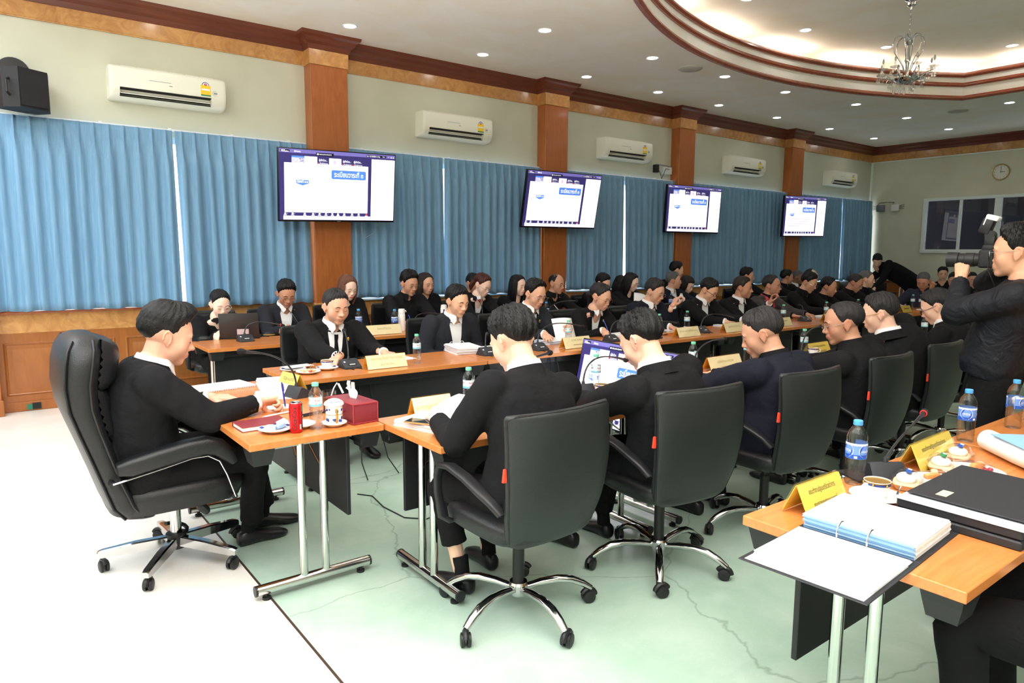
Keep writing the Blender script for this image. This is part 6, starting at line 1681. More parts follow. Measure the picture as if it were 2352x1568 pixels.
def make_bottle(kind):
    t = thing('water_bottle', 'bottle', 'bottle')
    if kind == 'aura': R, Hh = 0.029, 0.213
    else: R, Hh = 0.034, 0.226
    k = Hh/0.213; prof = [(0.0001, 0.004), (R*0.55, 0.006), (R*0.62, 0.001), (R*0.92, 0.003), (R, 0.012)]
    z = 0.018
    for i in range(7):
        prof += [(R, z*k), (R*0.935, (z+0.006)*k)]; z += 0.0125
    prof += [(R, 0.106*k), (R*0.985, 0.108*k), (R*0.985, 0.148*k), (R*1.0, 0.150*k), (R*0.99, 0.160*k), (R*0.80, 0.178*k), (R*0.50, 0.192*k), (0.0125, 0.196*k), (0.0125, 0.200*k), (0.0001, 0.200*k)]
    mb = MB(); mb.lathe(prof, seg=28); mb.build('bottle_body', M_PET, t, 60)
    cap = M_MINT if kind == 'aura' else M_SKYC
    mb = MB(); mb.lathe([(0.0001, 0.1975*k), (0.0150, 0.1975*k), (0.0155, 0.199*k), (0.0152, 0.2115*k), (0.0135, Hh), (0.0001, Hh)], seg=24); mb.build('cap', cap, t)
    mb = MB(); rl = R*1.006
    if kind == 'aura':
        mb.lathe([(rl, 0.108), (rl, 0.150)], seg=36) if False else patch(mb, rl, A0-2.6, A0+2.6, 0.108, 0.150, 0, 30)
        rr = rl*1.006; patch(mb, rr, A0-2.5, A0+2.5, 0.1085, 0.117, 1, 24)
        for a, w in ((0.2, 0.5), (0.75, 0.4), (-0.7, 0.4)):
            mb.add([Vector((rr*1.004*math.cos(A0+a+q), rr*1.004*math.sin(A0+a+q), zz)) for q, zz in ((-w/2, 0.1105), (w/2, 0.1105), (0.0, 0.1215))], [(0, 1, 2)], 3)
        wrap_text(mb, 'Aura', rr, 0.136, A0+0.45, 0.026, 0.011, 2); wrap_text(mb, 'aura', rr, 0.136, A0-1.1, 0.02, 0.008, 2)
        disc_on(mb, rr*1.01, A0+0.25, 0.1195, 0.0022, 2, 8)
        patch(mb, R*1.002, A0+0.25, A0+0.62, 0.045, 0.100, 4, 5)
        for i in range(9): patch(mb, R*1.012, A0+0.27, A0+0.60-0.08*(i % 3), 0.048+0.0058*i, 0.0505+0.0058*i, 5, 4)
        mb.build('bottle_label', [M_LBL, mat('label_sea', rgb(120, 190, 216), 0.5), mat('label_red', rgb(216, 64, 60), 0.5), mat('label_hill', rgb(86, 178, 120), 0.5), M_PET, M_GRYT], t, 0)
    else:
        patch(mb, rl, A0-2.7, A0+2.7, 0.095, 0.150, 0, 34); rr = rl*1.008; patch(mb, rr, A0-2.6, A0+2.6, 0.096, 0.110, 1, 30); patch(mb, rr, A0-2.6, A0+2.6, 0.142, 0.149, 2, 30)
        for da, s in ((0.35, 'คริสตัล'), (-1.5, 'CRYSTAL')):
            disc_on(mb, rr*1.006, A0+da, 0.123, 0.0235, 2); disc_on(mb, rr*1.014, A0+da, 0.123, 0.0215, 1); wrap_text(mb, s, rr*1.022, 0.123, A0+da, 0.032, 0.009, 2)
        patch(mb, rr*1.004, A0-0.75, A0-0.45, 0.098, 0.106, 2, 4)
        mb.build('bottle_label', [M_LBB, mat('label_blue', rgb(34, 84, 186), 0.4), M_WHT], t, 0)
    return t
BOT = {}
def bottle(kind, x, y, lab, grp, z=ZT, rz=0.0):
    if kind not in BOT: t = BOT[kind] = make_bottle(kind); t.location = (x, y, z); t.rotation_euler = (0, 0, rz); t['label'] = lab; t['group'] = grp
    else: t = dup(BOT[kind], (x, y, z), rz, lab, grp)
GB = 'water bottles with mint caps'
for x, y, lab in ((1.147, 2.956, 'mint-capped water bottle between the red can and the lidded mug'), (1.935, 2.905, 'mint-capped water bottle behind the name card of the nearest man from behind'),
                  (2.79, 2.86, 'mint-capped water bottle in front of the slanted floor screen'), (3.72, 2.90, 'mint-capped water bottle beyond the second man from behind, by the curved microphone'), (4.35, 2.91, 'mint-capped water bottle behind the name card and brown box'),
                  (5.10, 2.91, 'mint-capped water bottle just right of the third man from behind'), (7.18, 2.88, 'mint-capped water bottle near the sixth man from behind'),
                  (2.44, 4.33, 'mint-capped water bottle beside the name card of the man in the black tie'), (4.03, 4.48, 'mint-capped water bottle before the lifted white page'),
                  (5.72, 4.55, 'mint-capped water bottle before the man in black-rimmed glasses'), (7.40, 4.50, 'mint-capped water bottle before the man in the grey windbreaker'), (8.30, 4.47, 'mint-capped water bottle before the thin man bent over a page'),
                  (9.15, 4.50, 'mint-capped water bottle near the far end of the front row'), (5.2, 4.47, 'mint-capped water bottle hidden partly by the head of the second man from behind'), (10.95, 4.58, 'mint-capped water bottle beside the last yellow card at the far end'), (10.98, 4.48, 'second mint-capped bottle at the far end, behind the last bottle')):
    bottle('aura', x, y, lab, GB)
GC = 'water bottles with blue caps'
for x, y, lab, r in ((2.366, 1.135, 'blue-capped water bottle behind the coffee cup in the right foreground', 0.0), (3.307, 1.13, 'blue-capped water bottle behind the second yellow card on the right', 0.75), (3.745, 1.09, 'blue-capped water bottle at the right edge of the picture', 1.9),
                     (3.263, 6.23, 'blue-capped water bottle beside the white flask', 0.3), (2.98, 6.46, 'blue-capped water bottle behind the shoulder of the man in the black tie', 0.9), (5.238, 6.22, 'blue-capped water bottle in front of the bald man', 0.5), (6.15, 6.42, 'blue-capped water bottle left of the man with combed hair', 0.2), (7.80, 6.5, 'blue-capped water bottle beside the milk carton', 0.8)):
    bottle('crystal', x, y, lab, GC, rz=r)

# --- conference microphones
def mic(x, y, rz, tip, lab, red=False, cable=False, via=0.10):
    """base on the table at (x, y), turned rz (slope faces local -y); tip in world coordinates"""
    t = thing('table_microphone', lab, 'microphone', (x, y, ZT), rz, 'table microphones')
    inv = (Matrix.Translation((x, y, ZT))@Matrix.Rotation(rz, 4, 'Z')).inverted()
    tp = inv@Vector(tip)
    mb = MB(); prof = [(-0.062, 0.0), (-0.060, 0.012), (0.012, 0.058), (0.030, 0.060), (0.060, 0.010), (0.062, 0.0)]
    W = 0.062
    mb.rings([[Vector((xx*s, a*q, 0.001+b*q)) for a, b in prof] for xx, s, q in ((-W, 1, 0.94), (-W+0.006, 1, 1.0), (W-0.006, 1, 1.0), (W, 1, 0.94))]); mb.build('microphone_base', M_MIC, t, 30)
    sl = frame4((0.0, -0.026, 0.0365), (1, 0, 0), (0, 0.072, 0.046))
    mb = MB(); mb.add([sl@Vector(p) for p in ((-0.030, -0.022, 0.001), (0.030, -0.022, 0.001), (0.030, -0.006, 0.001), (-0.030, -0.006, 0.001))], [(0, 1, 2, 3)], 1)
    mb.add([sl@Vector(p) for p in ((-0.020, -0.018, 0.0016), (0.022, -0.018, 0.0016), (0.022, -0.011, 0.0016), (-0.020, -0.011, 0.0016))], [(0, 1, 2, 3)], 0)
    mb.add([sl@Vector((-0.045+0.007*math.cos(a), 0.016+0.007*math.sin(a), 0.001)) for a in [2*PI*i/12 for i in range(12)]], [tuple(range(12))], 0); mb.build('button_plate', [M_WHT, M_BLK], t, 0)
    b0 = Vector((0, 0.018, 0.058)); hd = (tp-b0)
    c1 = b0+Vector((0, 0, via)); path = []
    for i in range(15):
        u = i/14; e = tp
        p = b0*(1-u)**3+(b0+Vector((0, 0, via*0.9)))*3*u*(1-u)**2+(c1+hd*0.30)*3*u*u*(1-u)+e*u**3; path.append(p)
    mb = MB(); mb.lathe([(0.0001, 0), (0.011, 0), (0.009, 0.014), (0.006, 0.022), (0.0001, 0.022)], b0-Vector((0, 0, 0.002)), 12); mb.tube(path, [0.0052]*9+[0.0046, 0.0042, 0.0042, 0.005, 0.007, 0.0085], 8); mb.build('gooseneck', M_NECK, t)
    d = (path[-1]-path[-3]).normalized(); R = d.to_track_quat('Z', 'Y').to_matrix()
    mb = MB(); mb.lathe([(0.0001, -0.006), (0.0105, -0.004), (0.0135, 0.004), (0.0155, 0.014), (0.0155, 0.026), (0.012, 0.036), (0.006, 0.0405), (0.0001, 0.041)], path[-1], 16, R=R); mb.build('windscreen', M_FOAM, t, 60)
    if red:
        mb = MB(); mb.lathe([(0.0100, -0.004), (0.0140, -0.003), (0.0146, 0.002), (0.0105, 0.003)], path[-1], 16, R=R); mb.build('red_ring', M_RED, t)
    if cable:
        for s in (-1, 1):
            mb = MB(); mb.tube([(s*0.02, -0.058, 0.006), (s*0.03+0.01, -0.09, 0.004), (s*0.035+0.02, -0.14, -0.02), (s*0.04+0.03, -0.165, -0.16), (s*0.07+0.05, -0.18, -0.38), (s*0.10+0.07, -0.20, -0.62), (s*0.12+0.10, -0.26, -0.728)], 0.0042, 6); mb.build('cable', M_BLK, t)
    return t
mic(1.345, 3.70, PI/2+0.25, (1.045, 3.64, 1.020), 'microphone bent towards the man at the head table', via=0.13)
mic(1.97, 4.43, 0.05, (2.03, 4.64, 0.970), 'microphone in front of the man in the black tie', cable=True)
mic(3.09, 4.38, 0.05, (3.26, 4.62, 0.875), 'microphone beside the thick stack of papers', cable=True)
mic(3.60, 4.36, 0.05, (4.20, 4.50, 0.890), 'microphone before the man lifting a white page', cable=True, via=0.16)
mic(4.50, 4.42, 0.05, (5.02, 4.62, 0.862), 'microphone before the writing woman in round glasses', via=0.14)
mic(5.78, 4.40, 0.05, (6.45, 4.50, 0.850), 'microphone before the man in black-rimmed glasses', cable=True, via=0.14)
mic(5.0, 4.36, 0.05, (5.5, 4.5, 0.845), 'microphone beside the small brown tray on the front row', via=0.10)
mic(7.78, 4.45, 0.05, (7.90, 4.60, 0.920), 'upright microphone before the thin man and the man in the windbreaker')
mic(9.4, 4.40, 0.05, (9.7, 4.6, 0.86), 'microphone near the far end of the front row')
mic(2.02, 2.80, PI, (2.52, 2.97, 0.968), 'microphone hidden by the nearest man from behind, its head showing beyond his neck', via=0.12)
mic(2.66, 2.84, PI-0.2, (3.13, 2.96, 0.878), 'microphone in front of the slanted floor screen beside the bottle', via=0.15)
mic(3.63, 2.84, PI-0.2, (4.12, 2.95, 0.938), 'long-necked microphone rising beyond the shoulder of the second man from behind', via=0.13)
mic(4.92, 2.84, PI-0.2, (5.40, 2.95, 0.950), 'microphone right of the third man from behind', via=0.13)
mic(6.3, 2.84, PI-0.2, (6.98, 2.97, 0.918), 'microphone beyond the fifth man from behind', via=0.13)
mic(1.82, 6.30, 0.05, (2.13, 6.28, 0.868), 'microphone before the open laptop', red=True, via=0.12)
mic(3.50, 6.25, 0.05, (3.86, 6.36, 0.878), 'microphone right of the white flask', via=0.11)
mic(4.40, 6.30, 0.05, (4.50, 6.52, 0.985), 'upright microphone before the auburn-haired woman', red=True)
mic(5.33, 6.28, 0.05, (5.84, 6.37, 0.945), 'microphone in front of the bald man', via=0.13)
mic(2.66, 1.02, PI-0.3, (3.13, 1.22, 0.868), 'microphone with a red ring in the right foreground, leaning over the second card', red=True, via=0.05) if False else mic(2.52, 1.115, PI-0.6, (3.10, 1.22, 0.872), 'microphone with a red ring in the right foreground, rising behind the blue-capped bottle', red=True, via=0.03)

# --- name cards: folded card in a clear tent
def card(x, y, rz, w, lines, lab, pale=False, h=0.092, dp=0.085, lean=0.0):
    t = thing('name_card', lab, 'name card', (x, y, ZT), rz, 'tent name cards')
    c = M_ICARD if pale else M_YCARD
    mb = MB()
    for s in (-1, 1):
        a = Vector((0, s*dp/2, 0.003)); b = Vector((0, s*0.002, h)); up = (b-a).normalized(); nn = Vector((0, s*up.z, -s*up.y if False else abs(up.y)))
        R = frame4((0, 0, 0), (1, 0, 0), up).to_3x3()
        mb.box((a+b)/2, (w, (b-a).length, 0.0012), R=R)
    mb.build('card', c if not pale else M_ORG, t, 0)
    # printed face towards -y
    a = Vector((0, -dp/2, 0.003)); b = Vector((0, -0.002, h)); up = (b-a).normalized(); fr = frame4((a+b)/2, (1, 0, 0), up); L = (b-a).length
    mb = MB(); mb.add([fr@Vector(p) for p in ((-w/2, -L/2, 0.0011), (w/2, -L/2, 0.0011), (w/2, L/2, 0.0011), (-w/2, L/2, 0.0011))], [(0, 1, 2, 3)], 0)
    for (body, v, sz, wd, mi) in lines:
        if body: put_text(mb, body, fr@Matrix.Translation((0, v*L, 0.0018)), sz, mi, wd*w if wd else None, 0.008)
        else: mb.add([fr@Vector(p) for p in ((-wd*w/2, v*L-sz/2, 0.0018), (wd*w/2, v*L-sz/2, 0.0018), (wd*w/2, v*L+sz/2, 0.0018), (-wd*w/2, v*L+sz/2, 0.0018))], [(0, 1, 2, 3)], mi)
    mb.build('printed_face', [c, M_INK, M_FINK], t, 0)
    mb = MB()
    for s in (-1, 1):
        a = Vector((0, s*(dp/2+0.004), 0.0)); b = Vector((0, s*0.003, h+0.004)); up = (b-a).normalized()
        R = frame4((0, 0, 0), (1, 0, 0), up).to_3x3(); mb.box((a+b)/2+Vector((0, s*0.0025, 0.001)), (w+0.006, (b-a).length, 0.0016), R=R)
    mb.box((0, 0, 0.028), (w+0.004, 0.056, 0.0015)); mb.build('acrylic_stand', M_ACR, t, 0)
L2 = [('คณะทำงานรัฐมนตรีช่วยว่าการ', 0.20, 0.022, 0.62, 1), ('กระทรวงเกษตรและสหกรณ์', -0.22, 0.022, 0.56, 1)]
card(2.045, 1.095, 0.0, 0.245, L2, 'yellow name card left of the coffee cup in the right foreground')
card(2.86, 1.095, 0.03, 0.36, L2, 'yellow name card before the two plastic food boxes on the right')
card(1.70, 2.885, 0.0, 0.215, [('ปลัดกระทรวงเกษตรและสหกรณ์', 0.0, 0.03, 0.92, 2)], 'pale name card of the nearest man from behind, by the rolled page', pale=True, h=0.096)
card(2.175, 4.30, 0.0, 0.30, [('นายเศรษฐเกียรติ กระจ่างวงษ์', 0.22, 0.026, 0.82, 2), ('ผู้ช่วยปลัด', -0.22, 0.02, 0.34, 2)], 'pale name card in front of the man in the black tie', pale=True)
card(3.95, 4.30, 0.0, 0.30, [('นายวรพล', 0.22, 0.026, 0.4, 2), ('', -0.2, 0.008, 0.34, 2)], 'pale name card in front of the man lifting a white page', pale=True)
card(5.37, 4.27, 0.0, 0.32, [('ผู้อำนวยการสำนักงาน', 0.1, 0.026, 0.8, 2)], 'yellow name card in front of the man with a hand to his nose', pale=True)
card(6.10, 4.27, 0.0, 0.32, [('ผู้อำนวยการ', 0.1, 0.026, 0.6, 2)], 'yellow name card in front of the man in black-rimmed glasses', pale=True)
card(7.05, 4.30, 0.0, 0.30, [('', 0.1, 0.012, 0.5, 2)], 'yellow name card before the man with a hand at his chin', pale=True)
card(8.10, 4.30, 0.0, 0.34, [('', 0.1, 0.012, 0.5, 2)], 'yellow name card before the thin man bent over a page', pale=True)
card(10.15, 4.34, 0.1, 0.34, [('', 0.1, 0.012, 0.6, 1)], 'last yellow name card, at the far end of the front row')
card(4.05, 2.90, 0.0, 0.36, [('ปลัดกระทรวง', 0.1, 0.026, 0.5, 2)], 'yellow name card behind the brown clear-lidded box', pale=True)
card(5.28, 2.90, 0.0, 0.30, L2, 'yellow name card right of the third man from behind')
card(6.80, 2.90, 0.0, 0.30, L2, 'yellow name card beyond the fifth man from behind')
card(3.07, 6.10, 0.0, 0.36, [('คณะทำงาน', 0.1, 0.028, 0.4, 2)], 'pale name card before the white flask in the second row', pale=True)
card(3.95, 6.12, 0.0, 0.34, [('คณะทำงาน', 0.1, 0.028, 0.4, 2)], 'pale name card right of the white flask, second row', pale=True)
card(1.385, 3.93, -PI/2+0.15, 0.20, [('รัฐมนตรี', 0.15, 0.026, 0.6, 1), ('', -0.2, 0.008, 0.5, 2)], 'pale yellow name card behind the microphone on the head table')

# --- papers
def slab(name, pts, z0, z1, mats, lab, cat, group=None, lines=0, skew=0.004, seed=1, edge=True):
    """a pile of sheets over a quadrilateral"""
    t = thing(name, lab, cat, (sum(p[0] for p in pts)/4, sum(p[1] for p in pts)/4, z0), 0, group)
    ox, oy = t.location.x, t.location.y; r = random.Random(seed)
    n = max(1, int((z1-z0)/0.0045)); mb = MB(); hh = (z1-z0)/n
    for i in range(n):
        dx, dy = r.uniform(-skew, skew), r.uniform(-skew, skew)
        mb.prism([(p[0]-ox+dx, p[1]-oy+dy) for p in pts], i*hh, (i+1)*hh-0.0003, mi=(1 if edge and i % 3 == 1 else 0))
    mb.build('sheets', mats, t, 0)
    if lines:
        mb = MB(); a, b, c, d = [Vector((p[0]-ox, p[1]-oy, z1-z0+0.0006)) for p in pts]
        for k in range(lines):
            u = 0.12+0.76*k/max(lines-1, 1); p = a.lerp(d, u); q = b.lerp(c, u); w = (q-p); dd = (d-a).normalized()*0.0015
            p0 = p+w*0.12; q0 = p+w*(0.88-0.3*(k % 3 == 2)); mb.add([p0, q0, q0+dd, p0+dd], [(0, 1, 2, 3)])
        mb.build('printed_lines', M_FINK if False else M_GRYT, t, 0)
    return t
PM = [M_PAPER, M_PEDGE]
def quad(cx, cy, w, d, rz): c, s = math.cos(rz), math.sin(rz); return [(cx+a*c-b*s, cy+a*s+b*c) for a, b in ((-w/2, -d/2), (w/2, -d/2), (w/2, d/2), (-w/2, d/2))]
t = slab('spiral_report', quad(1.075, 4.21, 0.30, 0.21, 0.16), ZT, ZT+0.014, PM, 'white spiral-bound report on the far end of the head table', 'report')
mb = MB()
for i in range(22):
    u = -0.14+0.28*i/21; c, s = math.cos(0.16), math.sin(0.16); p = Vector((u*c+0.108*s, u*s-0.108*c, 0.007))
    mb.tube([p+Vector((0.007*math.cos(a)*(-s), 0.007*math.cos(a)*c, 0.009*math.sin(a))) for a in [2*PI*k/8 for k in range(8)]], 0.0016, 5, closed=True)
mb.build('spiral_binding', M_WHT, t)
slab('document_stack', quad(1.335, 4.055, 0.19, 0.30, -0.2), ZT, ZT+0.034, PM, 'thick white report with a black clip, behind the yellow card on the head table', 'documents', lines=5)
slab('loose_sheet', quad(1.245, 3.82, 0.20, 0.26, -0.35), ZT, ZT+0.0016, PM, 'sheet of paper under the writing hand', 'paper')
slab('loose_sheet', quad(1.165, 3.50, 0.11, 0.10, -0.2), ZT, ZT+0.0012, PM, 'small slip of paper below the writing hand', 'paper')
t = slab('document_stack', quad(1.60, 2.70, 0.205, 0.29, 0.30), ZT, ZT+0.030, PM, 'pile of reports under the gold-edged phone', 'documents')
slab('loose_sheet', quad(1.78, 2.63, 0.20, 0.29, -0.12), ZT+0.0305 if False else ZT+0.0004, ZT+0.004, PM, 'sheets lying in front of the nearest man from behind', 'paper')
# page rolled back over the pile
mb = MB(); pts = []
for i in range(15):
    u = i/14
    if u < 0.5: a = -PI/2-PI*1.15*(u/0.5); r = 0.026; x, z = 0.026*math.cos(a), 0.026+0.026*math.sin(a)
    else: k = (u-0.5)/0.5; a = -PI/2-PI*1.15; x, z = 0.026*math.cos(a)+0.16*k, 0.026+0.026*math.sin(a)+0.055*k-0.02*k*k
    pts.append((x, z))
rows = [[Vector((x, y, z)) for x, z in pts] for y in (-0.075, 0.0, 0.075)]
mb.grid(rows); o = mb.build('rolled_page', M_PAPER, None, 60, loc=(1.715, 2.77, ZT+0.0045)); o.rotation_euler = (0, 0, 0.25); md = o.modifiers.new('sheet', 'SOLIDIFY'); md.thickness = 0.0008
tag(o, 'page curled over on itself in front of the pale name card', 'paper')
slab('document_stack', quad(2.49, 2.62, 0.22, 0.30, 0.25), ZT, ZT+0.012, [M_PAPER, M_PBLUE], 'papers with a blue edge between the first two men from behind', 'documents')
slab('document_stack', quad(3.60, 2.56, 0.22, 0.31, 0.05), ZT, ZT+0.022, [M_PAPER, M_PBLUE], 'white and blue reports between the second and third man from behind', 'documents')
slab('document_stack', quad(3.03, 4.63, 0.21, 0.30, -0.22), ZT, ZT+0.055, PM, 'thick stack of ring-bound papers before the man in the open white shirt', 'documents', skew=0.006)
mb = MB()
for s in (-0.05, 0.05): mb.tube([Vector((3.03+s+0.02*math.cos(a), 4.72, ZT+0.056+0.02*math.sin(a))) for a in [PI*i/8 for i in range(9)]], 0.002, 5)
tag(mb.build('binder_rings', M_WHT), 'white rings standing on the thick stack of papers', 'rings')
slab('document_stack', quad(3.33, 4.58, 0.20, 0.26, 0.1), ZT, ZT+0.018, [M_PAPER, M_PBLUE], 'thinner pile of papers right of the thick stack', 'documents')
slab('loose_sheet', quad(2.40, 4.62, 0.30, 0.21, 0.1), ZT, ZT+0.003, PM, 'open white pages under the hands of the man in the black tie', 'paper', lines=4)
slab('document_stack', quad(4.05, 4.66, 0.34, 0.22, 0.0), ZT, ZT+0.030, [M_PAPER, M_PBLUE], 'pile of white and blue papers under the lifted page', 'documents')
def sheet(c, w, h, R, lab, curl=0.02):
    mb = MB(); rows = []
    for i in range(7):
        v = -h/2+h*i/6; rows.append([Vector((-w/2+w*j/6, v, curl*math.cos(PI*(j/6-0.5))*(0.5+i/12))) for j in range(7)])
    mb.grid(rows); o = mb.build('lifted_sheet', M_PAPER, None, 60); o.matrix_world = m4(R, Vector(c)); md = o.modifiers.new('sheet', 'SOLIDIFY'); md.thickness = 0.0008
    tag(o, lab, 'paper')
sheet((4.19, 4.72, 0.835), 0.21, 0.23, rotd(-12, 0, 0)@Matrix.Rotation(math.radians(62), 3, 'X'), 'white page lifted by the man in silver glasses')
sheet((5.28, 4.66, 0.825), 0.20, 0.22, rotd(30, 0, -30)@Matrix.Rotation(math.radians(50), 3, 'X'), 'page curling up right of the writing woman', 0.05)
sheet((7.30, 6.62, 0.87), 0.21, 0.25, rotd(-30, 0, 15)@Matrix.Rotation(math.radians(50), 3, 'X'), 'sheet of paper held up by the woman with long black hair')
sheet((4.86, 6.53, 0.775), 0.20, 0.16, rotd(20, 0, 0)@Matrix.Rotation(math.radians(22), 3, 'X'), 'page bending up beside the auburn-haired woman', 0.03)
slab('document_stack', quad(4.95, 4.66, 0.30, 0.22, 0.1), ZT, ZT+0.022, [M_PAPER, M_PBLUE], 'papers under the hands of the writing woman in round glasses', 'documents')
slab('document_stack', quad(5.66, 4.70, 0.22, 0.2, 0.1), ZT, ZT+0.02, [M_PAPER, M_PBLUE], 'pile of papers before the man with a hand to his nose', 'documents')
slab('document_stack', quad(6.62, 4.62, 0.42, 0.24, 0.0), ZT, ZT+0.016, [M_PAPER, M_PBLUE], 'open papers under the gaze of the man in black-rimmed glasses', 'documents')
slab('document_stack', quad(7.36, 4.62, 0.24, 0.2, 0.0), ZT, ZT+0.02, [M_PBLUE, M_PAPER], 'blue booklet before the man with a hand at his chin', 'documents')
slab('document_stack', quad(8.55, 4.62, 0.36, 0.22, 0.0), ZT, ZT+0.014, [M_PAPER, M_PBLUE], 'papers and blue folder between the windbreaker and the thin man', 'documents')
slab('document_stack', quad(9.35, 4.62, 0.34, 0.22, 0.0), ZT, ZT+0.016, PM, 'white papers before the bowed man', 'documents')
slab('document_stack', quad(10.92, 4.28, 0.22, 0.36, 0.0), ZT, ZT+0.012, PM, 'white papers on the closing table at the far end', 'documents')
slab('document_stack', quad(3.42, 6.62-0.12, 0.22, 0.2, 0.0), ZT, ZT+0.02, [M_PAPER, M_PBLUE], 'white and blue papers left of the man behind the flask', 'documents')
slab('loose_sheet', quad(4.68, 6.42, 0.26, 0.2, 0.1), ZT, ZT+0.003, PM, 'papers under the pen of the auburn-haired woman', 'paper')
slab('document_stack', quad(7.0, 2.72, 0.24, 0.3, 0.0), ZT, ZT+0.02, PM, 'white papers before the sixth man from behind', 'documents')

# --- head table: can, mug, glass, tissue box, notebook, saucers, pens
t = thing('drink_can', 'slim red and black cola can on the head table', 'can', (1.055, 2.955, ZT))
mb = MB(); rc = 0.0285
mb.lathe([(0.0001, 0.003), (0.020, 0.003), (0.0225, 0.0), (0.0265, 0.006), (rc, 0.014), (rc, 0.120), (0.0262, 0.129), (0.0245, 0.1325)], seg=32); mb.build('can_body', mat('can_red', rgb(198, 26, 34), 0.25, 0.35), t, 60)
mb = MB(); mb.lathe([(0.0245, 0.1325), (0.0252, 0.135), (0.0238, 0.136), (0.022, 0.131), (0.0001, 0.131)], seg=28); mb.ell((0.004, 0.0, 0.1325), (0.010, 0.006, 0.0015), u=12, v=5); mb.build('can_top', mat('aluminium', rgb(210, 212, 216), 0.25, 1.0), t)
mb = MB(); ca = math.radians(-112)
wrap_text(mb, 'Coca-Cola', rc*1.006, 0.066, ca-0.18, 0.104, 0.020, 0, turn=1.0)
rows = []
for i in range(11):
    u = i/10; a0 = ca+1.12-0.42*u**0.6+0.25*u; rows.append([Vector((rc*1.004*math.cos(a), rc*1.004*math.sin(a), 0.128-0.112*u)) for a in [a0+(ca+2.5-a0)*j/6 for j in range(7)]])
mb.grid(rows, 0); patch(mb, rc*1.010, ca+0.98, ca+1.6, 0.095, 0.122, 1, 6); patch(mb, rc*1.008, ca+0.62, ca+0.88, 0.018, 0.040, 2, 4)
for i in range(5): patch(mb, rc*1.012, ca+0.65, ca+0.85, 0.020+0.004*i, 0.0215+0.004*i, 0, 3)
mb.build('can_print', [M_BLK, M_GRN, M_WHT], t, 0)

def saucer(x, y, lab, r=0.075, blue=True, z=ZT):
    t = thing('saucer', lab, 'saucer', (x, y, z))
    mb = MB(); mb.lathe([(0.0001, 0.004), (r*0.5, 0.004), (r*0.52, 0.0), (r*0.58, 0.0), (r*0.75, 0.008), (r, 0.017), (r*0.99, 0.0195), (r*0.72, 0.011), (r*0.5, 0.007), (0.0001, 0.007)], seg=36); mb.build('dish', M_PORC, t, 50)
    if blue:
        mb = MB()
        for k in range(6):
            a = 2*PI*k/6+0.3; rows = [[Vector((q*math.cos(a+w), q*math.sin(a+w), 0.0125+0.0078*(q/r-0.72)/0.27)) for w in (-0.26+0.04*i, -0.09, 0.09, 0.26-0.04*i)] for i, q in enumerate((r*0.76, r*0.86, r*0.95))]
            mb.grid(rows)
        mb.build('blue_pattern', M_COB, t, 0)
    return t
def cup(x, y, rz, lab, drink=(60, 30, 18), rim='band', z=ZT+0.008):
    t = thing('coffee_cup', lab, 'cup', (x, y, z), rz)
    mb = MB(); mb.lathe([(0.0001, 0.006), (0.020, 0.006), (0.021, 0.0), (0.024, 0.0), (0.028, 0.010), (0.036, 0.030), (0.0395, 0.048), (0.041, 0.058), (0.0395, 0.058), (0.038, 0.048), (0.034, 0.030), (0.025, 0.012), (0.0001, 0.010)], seg=36); mb.build('bowl', M_PORC, t, 60)
    mb = MB(); mb.tube([(0.037, 0, 0.047), (0.050, 0, 0.051), (0.060, 0, 0.042), (0.057, 0, 0.028), (0.046, 0, 0.020), (0.033, 0, 0.020)], [0.004, 0.0035, 0.0035, 0.0035, 0.0035, 0.004], 8); mb.build('handle', M_PORC, t)
    mb = MB(); mb.lathe([(0.0001, 0.0445), (0.0368, 0.0445)], seg=28); mb.build('coffee', mat('coffee', rgb(*drink), 0.1), t, 0)
    mb = MB(); mb.lathe([(0.0402, 0.0455), (0.0412, 0.0525)], seg=36, mi=0); mb.lathe([(0.0414, 0.0525), (0.0416, 0.0555)], seg=36, mi=1)
    for k in range(6): a = PI*2*k/6+0.5; mb.ell((0.0408*math.cos(a), 0.0408*math.sin(a), 0.049), (0.004, 0.004, 0.0045), u=8, v=6, mi=1)
    mb.build('gilt_band', [M_COB, M_GILT], t, 50)
    return t
saucer(0.985, 3.02, 'blue and white saucer of wrapped sweets at the corner of the head table')
t = thing('wrapped_sweets', 'wrapped sweets and a small green tub on the blue and white saucer', 'sweets', (0.985, 3.02, ZT+0.008))
mb = MB(); mb.lathe([(0.0001, 0), (0.022, 0), (0.024, 0.02), (0.020, 0.024), (0.0001, 0.024)], (-0.025, -0.004, 0), 20); mb.build('tub', mat('pale_green_tub', rgb(222, 236, 214), 0.3), t)
mb = MB(); mb.rbox((0.022, 0.01, 0.012), (0.05, 0.03, 0.018), 0.008, 2, rz=0.4); mb.build('blue_sachet', mat('blue_sachet', rgb(150, 176, 226), 0.35), t)
mb = MB(); mb.tube([(0.02, 0.04, 0.014), (0.05, 0.03, 0.026), (0.058, 0.01, 0.024)], [0.012, 0.015, 0.008], 8); mb.build('twist', M_WHT, t)
saucer(1.10, 3.03, 'white saucer half hidden behind the red can', 0.07, False)
saucer(1.236, 2.965, 'small saucer under the lidded mug', 0.058, False)
t = thing('lidded_mug', 'blue and white lidded tea mug with a gilt handle', 'mug', (1.236, 2.965, ZT+0.008))
mb = MB(); mb.lathe([(0.0001, 0.0), (0.036, 0.0), (0.0385, 0.004), (0.0385, 0.092), (0.036, 0.092), (0.036, 0.006), (0.0001, 0.006)], seg=36); mb.build('mug_body', M_PORC, t, 50)
mb = MB(); mb.lathe([(0.045, 0.092), (0.046, 0.096), (0.040, 0.106), (0.024, 0.116), (0.010, 0.120), (0.0001, 0.121)], seg=36); mb.build('lid', M_PORC, t, 60)
